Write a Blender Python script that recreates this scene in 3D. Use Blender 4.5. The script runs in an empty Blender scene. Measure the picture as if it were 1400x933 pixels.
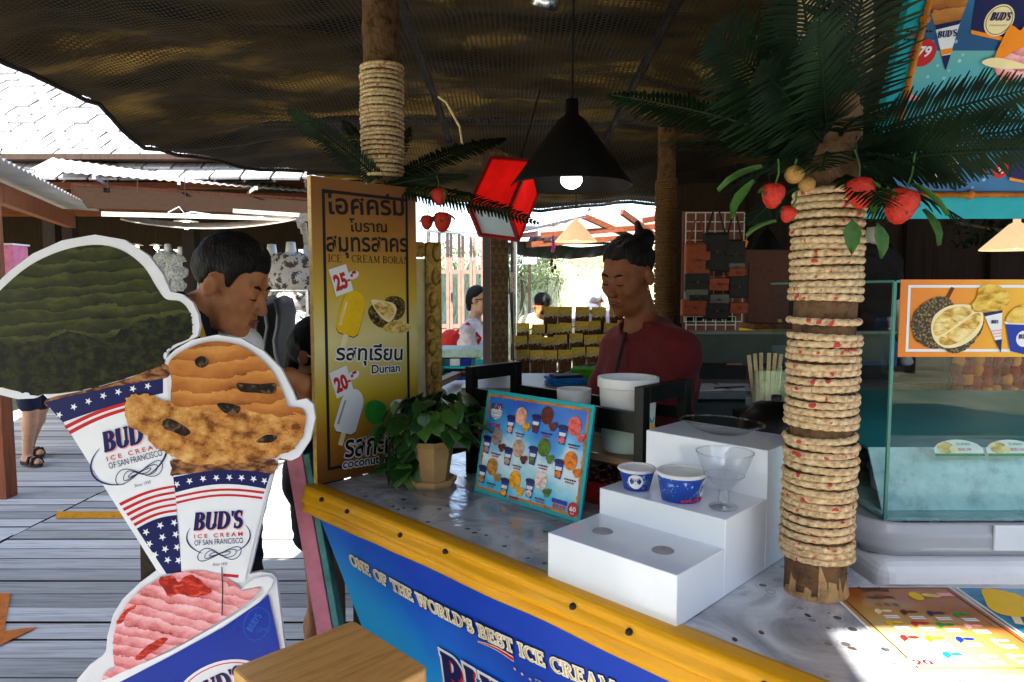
import bpy, bmesh, math, random
import numpy as np
from mathutils import Vector, Matrix, Euler, noise
R = math.radians
PI = math.pi
sc = bpy.context.scene
col = sc.collection
rnd = random.Random(7)

# ------------------------------------------------------------------ camera, world, sun, exposure
CAMH = 1.45
PITCH = math.atan((466.5 - 395) / 933)
cd = bpy.data.cameras.new('camera'); cam = bpy.data.objects.new('camera', cd); col.objects.link(cam)
cd.lens = 24; cd.sensor_width = 36; cd.clip_start = 0.02; cd.clip_end = 600
cam.location = (0, 0, CAMH); cam.rotation_euler = (PI / 2 - PITCH, 0, 0)
sc.camera = cam
SUN_EL, SUN_AZ = R(47), R(-152)            # azimuth measured from +Y towards +X (light comes from there)
w = bpy.data.worlds.new('World'); sc.world = w; w.use_nodes = True
wn = w.node_tree.nodes; wl = w.node_tree.links
sky = wn.new('ShaderNodeTexSky'); sky.sky_type = 'NISHITA'; sky.sun_disc = False
sky.sun_elevation = SUN_EL; sky.sun_rotation = SUN_AZ; sky.dust_density = 1.5; sky.air_density = 1.0
bg = wn['Background']; bg.inputs[1].default_value = 0.15
wl.new(sky.outputs[0], bg.inputs[0])
sd = bpy.data.lights.new('sun', 'SUN'); sd.energy = 5.0; sd.angle = R(0.6); sd.color = (1, 0.95, 0.86)
sun = bpy.data.objects.new('sun', sd); col.objects.link(sun)
_l = Vector((math.sin(SUN_AZ) * math.cos(SUN_EL), math.cos(SUN_AZ) * math.cos(SUN_EL), math.sin(SUN_EL)))
sun.rotation_euler = (-_l).to_track_quat('-Z', 'Y').to_euler(); sun.location = _l * 30
vs = sc.view_settings
sc.display_settings.display_device = 'sRGB'
vs.view_transform = 'Standard'; vs.look = 'None'; vs.gamma = 1; vs.use_curve_mapping = False
vs.exposure = 2.05
sc.cycles.max_bounces = 8; sc.cycles.diffuse_bounces = 4; sc.cycles.transparent_max_bounces = 12
sc.cycles.transmission_bounces = 8; sc.cycles.glossy_bounces = 4
sc.cycles.caustics_reflective = False; sc.cycles.caustics_refractive = False
sc.cycles.sample_clamp_indirect = 6
sc.cycles.use_denoising = True

# ------------------------------------------------------------------ measuring helpers (photo pixel -> place)
_cp, _sp = math.cos(PITCH), math.sin(PITCH)
def ray(u, v):
    a = (u - 700) / 933; b = (466.5 - v) / 933
    return Vector((a, _cp + b * _sp, -_sp + b * _cp))
def P(u, v, y):
    d = ray(u, v); return Vector((0, 0, CAMH)) + d * (y / d.y)
def Z(u, v, z):
    d = ray(u, v); return Vector((0, 0, CAMH)) + d * ((z - CAMH) / d.z)

# ------------------------------------------------------------------ materials
MATS = {}
def rgb(h):
    h = h.lstrip('#'); c = [int(h[i:i + 2], 16) / 255 for i in (0, 2, 4)]
    return tuple(x / 12.92 if x <= .04045 else ((x + .055) / 1.055) ** 2.4 for x in c)
def C4(c): return (c[0], c[1], c[2], 1)
def newmat(name):
    m = bpy.data.materials.new(name); m.use_nodes = True; MATS[name] = m
    nt = m.node_tree; return m, nt, nt.nodes, nt.links, nt.nodes['Principled BSDF']
def nd(N, t, **k):
    n = N.new('ShaderNode' + t)
    for a, b in k.items():
        if a[0] == '_': n.inputs[int(a[1:])].default_value = b
        else: setattr(n, a, b)
    return n
def ramp(N, stops, interp='LINEAR'):
    r = N.new('ShaderNodeValToRGB'); cr = r.color_ramp; cr.interpolation = interp
    while len(cr.elements) < len(stops): cr.elements.new(0.5)
    for e, (p, c) in zip(cr.elements, stops): e.position = p; e.color = C4(c) if len(c) == 3 else c
    return r
def pm(name, c, rough=.6, var=.18, scale=18, bump=.08, metal=0, spec=.28, c2=None, coat=0, stretch=(1, 1, 1), sheen=0, emit=None, es=0, trans=0, ior=1.45, sss=0, bscale=None, space='Object'):
    """plain procedural surface: base colour broken by two scales of noise, roughness variation, fine relief"""
    m, nt, N, L, b = newmat(name)
    tc = nd(N, 'TexCoord'); mp = nd(N, 'Mapping'); mp.inputs[3].default_value = stretch
    L.new(tc.outputs[space], mp.inputs[0])
    n1 = nd(N, 'TexNoise'); n1.inputs['Scale'].default_value = scale; n1.inputs['Detail'].default_value = 6; n1.inputs['Roughness'].default_value = .65
    L.new(mp.outputs[0], n1.inputs[0])
    d = c2 if c2 else tuple(x * (1 - var * 2.2) if x * (1 - var * 2.2) > 0 else 0 for x in c)
    h = tuple(min(1, x * (1 + var)) for x in c)
    rp = ramp(N, [(.28, d), (.5, c), (.75, h)])
    L.new(n1.outputs[0], rp.inputs[0]); L.new(rp.outputs[0], b.inputs['Base Color'])
    mr = nd(N, 'MapRange'); mr.inputs[3].default_value = max(0, rough - .12); mr.inputs[4].default_value = min(1, rough + .12)
    L.new(n1.outputs[0], mr.inputs[0]); L.new(mr.outputs[0], b.inputs['Roughness'])
    b.inputs['Metallic'].default_value = metal; b.inputs['Specular IOR Level'].default_value = spec
    b.inputs['Coat Weight'].default_value = coat; b.inputs['Coat Roughness'].default_value = .12
    b.inputs['Sheen Weight'].default_value = sheen
    b.inputs['Transmission Weight'].default_value = trans; b.inputs['IOR'].default_value = ior
    if sss:
        b.inputs['Subsurface Weight'].default_value = sss; b.inputs['Subsurface Radius'].default_value = (.01, .004, .002); b.inputs['Subsurface Scale'].default_value = 1
    if emit: b.inputs['Emission Color'].default_value = C4(emit); b.inputs['Emission Strength'].default_value = es
    if bump:
        n2 = nd(N, 'TexNoise'); n2.inputs['Scale'].default_value = bscale or scale * 4; n2.inputs['Detail'].default_value = 4
        L.new(mp.outputs[0], n2.inputs[0])
        bp = nd(N, 'Bump'); bp.inputs['Strength'].default_value = bump; bp.inputs['Distance'].default_value = .01
        L.new(n2.outputs[0], bp.inputs['Height']); L.new(bp.outputs[0], b.inputs['Normal'])
    return m
def M(name): return MATS[name]
def wood(name, c, dark, axis=0, scale=6, rough=.6, bump=.25, stretch=14, coat=0):
    """long grain along one local axis"""
    m, nt, N, L, b = newmat(name)
    tc = nd(N, 'TexCoord'); mp = nd(N, 'Mapping')
    s = [stretch] * 3; s[axis] = 1; mp.inputs[3].default_value = s
    oi = nd(N, 'ObjectInfo'); va = nd(N, 'VectorMath', operation='ADD'); sm = nd(N, 'VectorMath', operation='SCALE'); sm.inputs['Scale'].default_value = 37
    cx = nd(N, 'CombineXYZ'); L.new(oi.outputs['Random'], cx.inputs[0]); L.new(oi.outputs['Random'], cx.inputs[1]); L.new(oi.outputs['Random'], cx.inputs[2])
    L.new(cx.outputs[0], sm.inputs[0]); L.new(tc.outputs['Object'], va.inputs[0]); L.new(sm.outputs[0], va.inputs[1]); L.new(va.outputs[0], mp.inputs[0])
    n1 = nd(N, 'TexNoise'); n1.inputs['Scale'].default_value = scale; n1.inputs['Detail'].default_value = 8; n1.inputs['Roughness'].default_value = .7; n1.inputs['Distortion'].default_value = .6
    L.new(mp.outputs[0], n1.inputs[0])
    rp = ramp(N, [(.3, dark), (.52, c), (.8, tuple(min(1, x * 1.25) for x in c))])
    L.new(n1.outputs[0], rp.inputs[0])
    # each board a little lighter or darker than its neighbour
    hs = nd(N, 'HueSaturation'); mr = nd(N, 'MapRange'); mr.inputs[3].default_value = .62; mr.inputs[4].default_value = 1.3
    L.new(oi.outputs['Random'], mr.inputs[0]); L.new(mr.outputs[0], hs.inputs['Value']); L.new(rp.outputs[0], hs.inputs['Color'])
    L.new(hs.outputs[0], b.inputs['Base Color'])
    b.inputs['Roughness'].default_value = rough; b.inputs['Coat Weight'].default_value = coat; b.inputs['Coat Roughness'].default_value = .2; b.inputs['Specular IOR Level'].default_value = .22
    bp = nd(N, 'Bump'); bp.inputs['Strength'].default_value = bump; bp.inputs['Distance'].default_value = .006
    L.new(n1.outputs[0], bp.inputs['Height']); L.new(bp.outputs[0], b.inputs['Normal'])
    return m

# ------------------------------------------------------------------ mesh builder
def T(x, y=None, z=None):
    return Matrix.Translation(Vector(x)) if y is None else Matrix.Translation((x, y, z))
def RX(a): return Matrix.Rotation(R(a), 4, 'X')
def RY(a): return Matrix.Rotation(R(a), 4, 'Y')
def RZ(a): return Matrix.Rotation(R(a), 4, 'Z')
def SC(x, y, z): return Matrix.Diagonal((x, y, z, 1))
def frame(o, ex, ey, ez=None):
    ex = Vector(ex).normalized(); ey = Vector(ey); ey = (ey - ex * ey.dot(ex)).normalized()
    ez = ex.cross(ey)
    m = Matrix((ex, ey, ez)).transposed().to_4x4(); m.translation = Vector(o); return m
def between(a, b):
    """frame at a with Z along b-a"""
    a = Vector(a); z = (Vector(b) - a).normalized(); x = Vector((1, 0, 0)) if abs(z.x) < .9 else Vector((0, 1, 0))
    x = (x - z * x.dot(z)).normalized(); y = z.cross(x)
    m = Matrix((x, y, z)).transposed().to_4x4(); m.translation = a; return m
class MB:
    def __init__(s): s.v = []; s.f = []
    def add(s, vs, fs, X=None):
        o = len(s.v)
        s.v += [tuple(X @ Vector(p)) for p in vs] if X is not None else [tuple(p) for p in vs]
        s.f += [tuple(i + o for i in f) for f in fs]; return s
    def box(s, c, d, X=None):
        x, y, z = c; a, b, h = d[0] / 2, d[1] / 2, d[2] / 2
        vs = [(x + i * a, y + j * b, z + k * h) for k in (-1, 1) for j in (-1, 1) for i in (-1, 1)]
        return s.add(vs, [(0, 2, 3, 1), (4, 5, 7, 6), (0, 1, 5, 4), (2, 6, 7, 3), (0, 4, 6, 2), (1, 3, 7, 5)], X)
    def bar(s, a, b, wd, th, up=(0, 0, 1)):
        """rectangular bar from a to b"""
        a = Vector(a); b = Vector(b); z = (b - a); l = z.length; z.normalize(); u = Vector(up)
        x = z.cross(u)
        if x.length < 1e-4: x = z.cross(Vector((1, 0, 0)))
        x.normalize(); y = z.cross(x)
        m = Matrix((x, y, z)).transposed().to_4x4(); m.translation = a
        return s.box((0, 0, l / 2), (wd, th, l), m)
    def tube(s, pts, r, n=8, cap=True, closed=False, X=None):
        pts = [Vector(p) for p in pts]; k = len(pts); rs = r if isinstance(r, (list, tuple)) else [r] * k
        vs = []; prev = None
        for i, p in enumerate(pts):
            if closed: t = pts[(i + 1) % k] - pts[i - 1]
            else: t = pts[min(i + 1, k - 1)] - pts[max(i - 1, 0)]
            t.normalize()
            if prev is None:
                a = Vector((0, 0, 1)) if abs(t.z) < .9 else Vector((1, 0, 0)); x = (a - t * a.dot(t)).normalized()
            else: x = (prev - t * prev.dot(t)).normalized()
            prev = x; y = t.cross(x)
            vs += [p + (x * math.cos(2 * PI * j / n) + y * math.sin(2 * PI * j / n)) * rs[i] for j in range(n)]
        fs = []
        for i in range(k if closed else k - 1):
            a = i * n; b = ((i + 1) % k) * n
            fs += [(a + j, a + (j + 1) % n, b + (j + 1) % n, b + j) for j in range(n)]
        if cap and not closed: fs += [tuple(range(n - 1, -1, -1)), tuple(range((k - 1) * n, k * n))]
        return s.add(vs, fs, X)
    def lathe(s, prof, n=32, X=None, close=False):
        """profile of (r, z); r=0 ends are closed"""
        vs = []; idx = []
        for r, z in prof:
            if r < 1e-6: idx.append([len(vs)]); vs.append((0, 0, z))
            else:
                idx.append(list(range(len(vs), len(vs) + n)))
                vs += [(r * math.cos(2 * PI * j / n), r * math.sin(2 * PI * j / n), z) for j in range(n)]
        fs = []
        prs = list(zip(idx, idx[1:])) + ([(idx[-1], idx[0])] if close else [])
        for a, b in prs:
            for j in range(n):
                q = (j + 1) % n
                if len(a) == 1 and len(b) == 1: continue
                if len(a) == 1: fs.append((a[0], b[q], b[j]))
                elif len(b) == 1: fs.append((a[j], a[q], b[0]))
                else: fs.append((a[j], a[q], b[q], b[j]))
        return s.add(vs, fs, X)
    def prism(s, out, z0, z1, X=None):
        n = len(out); vs = [(p[0], p[1], z0) for p in out] + [(p[0], p[1], z1) for p in out]
        fs = [tuple(range(n - 1, -1, -1)), tuple(range(n, 2 * n))] + [(i, (i + 1) % n, n + (i + 1) % n, n + i) for i in range(n)]
        return s.add(vs, fs, X)
    def poly(s, out, z=0, X=None):
        return s.add([(p[0], p[1], z) for p in out], [tuple(range(len(out)))], X)
    def ell(s, c, r, nu=16, nv=10, X=None):
        r = r if isinstance(r, (tuple, list)) else (r, r, r)
        m = T(c) @ SC(*r); m = X @ m if X is not None else m
        return s.lathe([(math.sin(PI * i / nv), -math.cos(PI * i / nv)) for i in range(nv + 1)], nu, m)
    def grid(s, fn, nu, nv, X=None):
        vs = [fn(i / nu, j / nv) for j in range(nv + 1) for i in range(nu + 1)]
        fs = [(j * (nu + 1) + i, j * (nu + 1) + i + 1, (j + 1) * (nu + 1) + i + 1, (j + 1) * (nu + 1) + i) for j in range(nv) for i in range(nu)]
        return s.add(vs, fs, X)
    def mesh(s, name, mat, smooth=False):
        me = bpy.data.meshes.new(name); me.from_pydata(s.v, [], s.f)
        if mat: me.materials.append(M(mat) if isinstance(mat, str) else mat)
        if smooth: me.polygons.foreach_set('use_smooth', [True] * len(me.polygons))
        me.update(); return me
    def build(s, name, mat, parent=None, X=None, smooth=False, bevel=0, seg=2, subsurf=0, solid=0, angle=None):
        o = bpy.data.objects.new(name, s.mesh(name, mat, smooth)); return _link(o, parent, X, bevel, seg, subsurf, solid, angle)
def _link(o, parent=None, X=None, bevel=0, seg=2, subsurf=0, solid=0, angle=None):
    col.objects.link(o)
    if parent is not None: o.parent = parent
    if X is not None: o.matrix_basis = X
    if solid: md = o.modifiers.new('thickness', 'SOLIDIFY'); md.thickness = solid; md.offset = -1
    if bevel: md = o.modifiers.new('bevel', 'BEVEL'); md.width = bevel; md.segments = seg; md.limit_method = 'ANGLE'; md.angle_limit = R(35); md.harden_normals = False
    if subsurf: md = o.modifiers.new('subdivision', 'SUBSURF'); md.levels = subsurf; md.render_levels = subsurf
    return o
def inst(name, me, parent=None, X=None):
    o = bpy.data.objects.new(name, me); return _link(o, parent, X)
def tag(o, label, cat, group=None, kind=None):
    if label: o['label'] = label
    if cat: o['category'] = cat
    if group: o['group'] = group
    if kind: o['kind'] = kind
    return o
def thing(name, X, label, cat, group=None):
    o = bpy.data.objects.new(name, None); o.empty_display_size = .05; col.objects.link(o)
    o.matrix_basis = X if isinstance(X, Matrix) else T(X)
    return tag(o, label, cat, group)
def struct(o): o['kind'] = 'structure'; return o
def copy_tree(o, parent=None, X=None):
    c = o.copy(); col.objects.link(c)
    if parent is not None: c.parent = parent
    if X is not None: c.matrix_basis = X
    for ch in list(o.children): copy_tree(ch, c)
    return c
def lerp(a, b, t): return a + (b - a) * t
def smooth_poly(pts, n=6):
    """closed Catmull-Rom through pts"""
    k = len(pts); out = []
    for i in range(k):
        p0, p1, p2, p3 = pts[i - 1], pts[i], pts[(i + 1) % k], pts[(i + 2) % k]
        for j in range(n):
            t = j / n
            out.append(tuple(.5 * (2 * b + (c - a) * t + (2 * a - 5 * b + 4 * c - d) * t * t + (3 * b - a - 3 * c + d) * t ** 3) for a, b, c, d in zip(p0, p1, p2, p3)))
    return out
def spline(pts, n=8):
    k = len(pts); out = []
    for i in range(k - 1):
        p0, p1, p2, p3 = pts[max(i - 1, 0)], pts[i], pts[i + 1], pts[min(i + 2, k - 1)]
        for j in range(n):
            t = j / n
            out.append(tuple(.5 * (2 * b + (c - a) * t + (2 * a - 5 * b + 4 * c - d) * t * t + (3 * b - a - 3 * c + d) * t ** 3) for a, b, c, d in zip(p0, p1, p2, p3)))
    out.append(tuple(pts[-1])); return out
def ellipse(cx, cy, rx, ry, n=28, rot=0, a0=0, a1=360):
    out = []; full = a1 - a0 >= 360
    for i in range(n if full else n + 1):
        a = R(a0 + (a1 - a0) * i / n); x, y = rx * math.cos(a), ry * math.sin(a); c, s = math.cos(R(rot)), math.sin(R(rot))
        out.append((cx + x * c - y * s, cy + x * s + y * c))
    return out
def offset_poly(pts, d):
    """outward offset of a closed outline (roughly)"""
    n = len(pts); A = sum(pts[i][0] * pts[(i + 1) % n][1] - pts[(i + 1) % n][0] * pts[i][1] for i in range(n)); sg = 1 if A > 0 else -1
    out = []
    for i in range(n):
        a = Vector(pts[i - 1]); b = Vector(pts[(i + 1) % n]); t = b - a
        if t.length < 1e-9: out.append(pts[i]); continue
        t.normalize(); out.append((pts[i][0] + sg * t.y * d, pts[i][1] - sg * t.x * d))
    return out
def ribbon(pts, wd):
    """flat stroke outline along a 2-D polyline, width wd (number or list)"""
    k = len(pts); L_, R_ = [], []
    for i in range(k):
        a = Vector(pts[max(i - 1, 0)]); b = Vector(pts[min(i + 1, k - 1)]); t = (b - a)
        if t.length < 1e-9: continue
        t.normalize(); h = (wd[i] if isinstance(wd, (list, tuple)) else wd) / 2; p = pts[i]
        L_.append((p[0] - t.y * h, p[1] + t.x * h)); R_.append((p[0] + t.y * h, p[1] - t.x * h))
    return L_ + R_[::-1]
def ribbon_mesh(mb, pts, wd, z=0, closed=False, X=None):
    k = len(pts); vs = []
    for i in range(k):
        a = Vector(pts[i - 1] if closed else pts[max(i - 1, 0)]); b = Vector(pts[(i + 1) % k] if closed else pts[min(i + 1, k - 1)]); t = (b - a)
        t = t.normalized() if t.length > 1e-9 else Vector((1, 0)); h = (wd[i] if isinstance(wd, (list, tuple)) else wd) / 2; p = pts[i]
        vs += [(p[0] - t.y * h, p[1] + t.x * h, z), (p[0] + t.y * h, p[1] - t.x * h, z)]
    fs = [(2 * i, 2 * i + 1, 2 * i + 3, 2 * i + 2) for i in range(k - 1)]
    if closed: fs.append((2 * k - 2, 2 * k - 1, 1, 0))
    mb.add(vs, fs, X)

# ------------------------------------------------------------------ lettering
_tcache = {}
def text_mesh(body, bold=0, space=1.0):
    key = (body, bold, space)
    if key in _tcache: return _tcache[key]
    cu = bpy.data.curves.new('lettering', 'FONT'); cu.body = body; cu.size = 1; cu.offset = bold; cu.space_character = space; cu.resolution_u = 3
    o = bpy.data.objects.new('lettering', cu); me0 = o.to_mesh()
    v = [tuple(p.co) for p in me0.vertices]; f = [tuple(p.vertices) for p in me0.polygons]
    o.to_mesh_clear(); bpy.data.objects.remove(o); bpy.data.curves.remove(cu)
    _tcache[key] = (v, f); return v, f
def text(mb, body, x, y, size=None, width=None, height=None, z=0, bold=0, rot=0, shear=0, align='C', space=1.0, X=None):
    """adds flat lettering to a mesh builder; (x, y) is the centre (C) or left end (L) of the baseline"""
    v, f = text_mesh(body, bold, space)
    if not v: return
    xs = [p[0] for p in v]; ys = [p[1] for p in v]; x0, x1, y0, y1 = min(xs), max(xs), min(ys), max(ys)
    sx = width / (x1 - x0) if width else size
    sy = height / (y1 - y0) if height else (size if size else sx)
    if size and width is None: sx = size
    ox = (x0 + x1) / 2 if align == 'C' else x0
    c, s = math.cos(R(rot)), math.sin(R(rot)); out = []
    for p in v:
        a = (p[0] - ox) * sx + shear * p[1] * sy; b = p[1] * sy
        out.append((x + a * c - b * s, y + a * s + b * c, z))
    mb.add(out, f, X)
# serif capitals drawn from stems, hairlines, bowls and slab serifs (unit cap height)
def _arc(cx, cy, rx, ry, a0, a1, n=14): return [(cx + rx * math.cos(R(a0 + (a1 - a0) * i / n)), cy + ry * math.sin(R(a0 + (a1 - a0) * i / n))) for i in range(n + 1)]
def serif_glyph(ch):
    """returns (advance, [ (polyline, width or widths) ])"""
    t, h, sf = .17, .07, .06
    st = lambda x, y0=0, y1=1: ([(x, y0), (x, y1)], t)
    def ser(x, y, wd=.32): return ([(x - wd / 2, y + (h / 2 if y < .5 else -h / 2)), (x + wd / 2, y + (h / 2 if y < .5 else -h / 2))], h)
    def bowl(cx, cy, rx, ry, a0, a1, thick=t, n=16):
        p = _arc(cx, cy, rx, ry, a0, a1, n); return (p, [h + (thick - h) * abs(math.cos(math.atan2((q[1] - cy) / ry, (q[0] - cx) / rx))) ** 1.3 for q in p])
    g = {
     'B': (.74, [st(.17), ser(.17, 0), ser(.17, 1), bowl(.3, .755, .25, .21, -90, 90), bowl(.3, .27, .3, .235, -90, 90), ([(.17, .965), (.3, .965)], h), ([(.17, .53), (.3, .53)], h), ([(.17, .035), (.3, .035)], h)]),
     'D': (.84, [st(.17), ser(.17, 0), ser(.17, 1), bowl(.3, .5, .4, .465, -90, 90), ([(.17, .965), (.3, .965)], h), ([(.17, .035), (.3, .035)], h)]),
     'U': (.84, [st(.19, .3, 1), ser(.19, 1), ser(.66, 1, .28), ([(.66, .3), (.66, 1)], .1), bowl(.425, .32, .235, .285, 180, 360)]),
     'S': (.62, [(_arc(.31, .74, .2, .225, 40, 255, 12) + _arc(.31, .27, .22, .235, 75, -145, 12), [h + (t - h) * (1 - abs(i / 25 - .5) * 2) ** .7 for i in range(26)]), ([(.48, .7), (.5, .98)], .06), ([(.1, .02), (.12, .3)], .06)]),
     "'": (.22, [([(.12, 1.0), (.1, .7)], [.14, .05])]),
     'I': (.4, [st(.2), ser(.2, 0), ser(.2, 1)]),
     'C': (.76, [bowl(.44, .5, .34, .47, 48, 312), ([(.7, .66), (.7, .98)], .06)]),
     'G': (.8, [bowl(.44, .5, .34, .47, 48, 320), ([(.7, .66), (.7, .98)], .06), ([(.7, .05), (.7, .45)], .13), ser(.68, .45, .26)]),
     'E': (.7, [st(.18), ser(.18, 0), ser(.18, 1), ([(.18, .965), (.62, .965)], h), ([(.18, .035), (.64, .035)], h), ([(.18, .52), (.48, .52)], h), ([(.6, .8), (.6, 1)], .06), ([(.62, 0), (.62, .22)], .06), ([(.47, .42), (.47, .62)], .05)]),
     'F': (.66, [st(.18), ser(.18, 0), ser(.18, 1), ([(.18, .965), (.6, .965)], h), ([(.18, .52), (.46, .52)], h), ([(.58, .78), (.58, 1)], .06), ([(.46, .42), (.46, .62)], .05)]),
     'R': (.8, [st(.17), ser(.17, 0), ser(.17, 1), bowl(.3, .735, .26, .23, -90, 90), ([(.17, .965), (.3, .965)], h), ([(.17, .505), (.32, .505)], h), ([(.36, .5), (.64, .03)], t * .95), ser(.68, 0, .22)]),
     'A': (.82, [([(.4, .98), (.16, .02)], h * 1.1), ([(.4, .98), (.66, .02)], t), ser(.14, 0, .26), ser(.66, 0, .3), ([(.24, .35), (.56, .35)], h)]),
     'M': (1.02, [([(.18, 0), (.2, 1)], h), ([(.2, 1), (.5, .1)], t), ([(.5, .1), (.8, 1)], h), st(.82), ser(.17, 0, .26), ser(.17, 1, .2), ser(.82, 0, .3), ser(.85, 1, .2)]),
     'O': (.86, [bowl(.43, .5, .345, .465, 0, 360, n=30)]),
     'N': (.86, [([(.17, 0), (.17, 1)], h), ([(.17, 1), (.69, .02)], t), ([(.69, 0), (.69, 1)], h), ser(.17, 0, .26), ser(.15, 1, .22), ser(.69, 1, .26)]),
     'H': (.86, [st(.18), st(.68), ser(.18, 0), ser(.18, 1), ser(.68, 0), ser(.68, 1), ([(.18, .5), (.68, .5)], h)]),
     'W': (1.16, [([(.14, 1), (.34, .02)], t), ([(.34, .02), (.56, 1)], h), ([(.56, 1), (.78, .02)], t), ([(.78, .02), (1.02, 1)], h), ser(.14, 1, .28), ser(.56, 1, .24), ser(1.02, 1, .24)]),
     'L': (.66, [st(.18), ser(.18, 0), ser(.18, 1), ([(.18, .035), (.6, .035)], h), ([(.6, 0), (.6, .26)], .06)]),
     'T': (.72, [st(.36), ser(.36, 0), ([(.04, .965), (.68, .965)], h), ([(.07, .76), (.07, 1)], .06), ([(.65, .76), (.65, 1)], .06)]),
    }
    return g.get(ch, (.34, []))
def serif(mb, body, x, y, height, z=0, fat=1.0, rot=0, shear=0, track=0, width=None, small=None, dz=2e-5, align='L', path=None, X=None, grow=0):
    adv = 0; items = []
    for ch in body:
        low = ch.islower(); a, ss = serif_glyph(ch.upper()); k = .78 if low else 1
        items.append((adv, k, ss)); adv += (a + track) * k
    kx = width / adv if width else height
    ox = -adv * kx / 2 if align == 'C' else 0
    c, s = math.cos(R(rot)), math.sin(R(rot)); n = 0
    for o, k, ss in items:
        for pl, wd in ss:
            pts = [(ox + (o + p[0] * k) * kx + shear * p[1] * k * height, p[1] * k * height) for p in pl]
            ww = [(q * fat * k) * height + grow for q in wd] if isinstance(wd, (list, tuple)) else wd * fat * k * height + grow
            if grow and len(pts) == 2:
                d = Vector(pts[1]) - Vector(pts[0])
                if d.length > 0: d = d.normalized() * grow / 2; pts = [(pts[0][0] - d.x, pts[0][1] - d.y), (pts[1][0] + d.x, pts[1][1] + d.y)]
            q2 = [(x + a * c - b * s, y + a * s + b * c) for a, b in pts]
            if path: q2 = [path(a, b) for a, b in q2]
            ribbon_mesh(mb, q2, ww, z + dz * (n % 7), X=X); n += 1
    return adv * kx
def PL(u, v, X):
    """photo pixel -> 2-D coordinates on the plane of frame X"""
    d = ray(u, v); o = Vector((0, 0, CAMH)); n = X.col[2].to_3d(); t = (X.translation - o).dot(n) / d.dot(n)
    p = X.inverted() @ (o + d * t); return (p.x, p.y)
def PX(X, pts): return [PL(u, v, X) for u, v in pts]

# ================================================================== materials used all over
wood('deck_wood', (.66, .65, .64), (.36, .33, .30), axis=0, scale=2.2, rough=.75, bump=.35, stretch=22)
pm('plank_edge', (.035, .028, .022), .95, spec=.05, bump=0)
pm('under_deck', (.02, .018, .015), .9, bump=0)
wood('brown_beam', (.16, .045, .018), (.05, .014, .006), axis=0, scale=4, rough=.6)
wood('dark_wood', (.035, .02, .014), (.012, .007, .005), axis=2, scale=5, rough=.6)
wood('grey_plank', (.42, .38, .35), (.2, .16, .13), axis=0, scale=5, rough=.8)
pm('tarp_gold', (.30, .19, .055), .7, var=.3, scale=2.5, bump=.2, bscale=30)
pm('net_black', (.012, .010, .008), .8, bump=0)
pm('white_acrylic', (.74, .78, .84), .1, var=.02, scale=6, bump=.01, spec=.6)
pm('white_plastic', (.78, .77, .74), .35, var=.05, scale=10, bump=.03)
pm('white_paint', (.75, .74, .72), .5, var=.08, scale=8, bump=.08)
pm('print_white', (.80, .80, .81), .35, var=.03, scale=8, bump=.02)
pm('print_navy', rgb('#141a52'), .35, var=.05, bump=.01)
pm('print_red', rgb('#c22229'), .35, var=.05, bump=.01)
pm('print_pink', rgb('#e8a0a0'), .35, var=.05, bump=.01)
pm('print_black', (.012, .01, .01), .4, var=.1, bump=.01)
pm('print_blue', rgb('#12319a'), .3, var=.06, scale=5, bump=.01)
pm('print_yellow', rgb('#f0c010'), .35, var=.06, scale=12, bump=.01)
pm('print_cream', rgb('#f2dfa8'), .35, var=.08, scale=14, bump=.01)
pm('print_orange', rgb('#f08a1d'), .35, var=.1, scale=14, bump=.01)
pm('print_gold', rgb('#d9b46a'), .35, var=.2, scale=40, bump=.01)
pm('print_green', rgb('#2f8a35'), .35, var=.15, scale=30, bump=.01)
pm('print_teal', rgb('#12a0a8'), .35, var=.08, scale=10, bump=.01)
pm('print_grey', rgb('#9a98a0'), .35, var=.08, scale=10, bump=.01)
pm('print_brown', rgb('#5a2c18'), .35, var=.25, scale=30, bump=.01)
pm('bamboo_print', rgb('#c8761d'), .35, var=.25, scale=25, bump=.01)
pm('black_wood', (.004, .0035, .0035), .4, var=.3, scale=20, bump=.06)
pm('steel', (.55, .56, .57), .28, var=.05, scale=30, bump=.02, metal=1)
pm('black_metal', (.015, .015, .016), .45, var=.2, scale=20, bump=.05)
def glassmat(name, c=(1, 1, 1), rough=.0, mixt=.88):
    """thin pane: mostly clear, with mirror-like reflection at the surface"""
    m, nt, N, L, b = newmat(name); out = N['Material Output']
    tr = nd(N, 'BsdfTransparent'); tr.inputs[0].default_value = C4(c)
    gl = nd(N, 'BsdfGlossy'); gl.inputs['Roughness'].default_value = rough
    lw_ = nd(N, 'LayerWeight'); fr = nd(N, 'Math', operation='POWER'); fr.inputs[1].default_value = 4.5; L.new(lw_.outputs['Facing'], fr.inputs[0])
    ad = nd(N, 'MapRange'); ad.inputs[3].default_value = 1 - mixt + .025; ad.inputs[4].default_value = .7
    L.new(fr.outputs[0], ad.inputs[0])
    mx = nd(N, 'MixShader'); L.new(ad.outputs[0], mx.inputs[0]); L.new(tr.outputs[0], mx.inputs[1]); L.new(gl.outputs[0], mx.inputs[2]); L.new(mx.outputs[0], out.inputs[0])
    return m
glassmat('pane', (.92, .97, .95), 0, .99)
glassmat('pane_green', (.80, .92, .88), 0, .985)
glassmat('clear_plastic', (.94, .955, .965), .05, .965)

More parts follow.
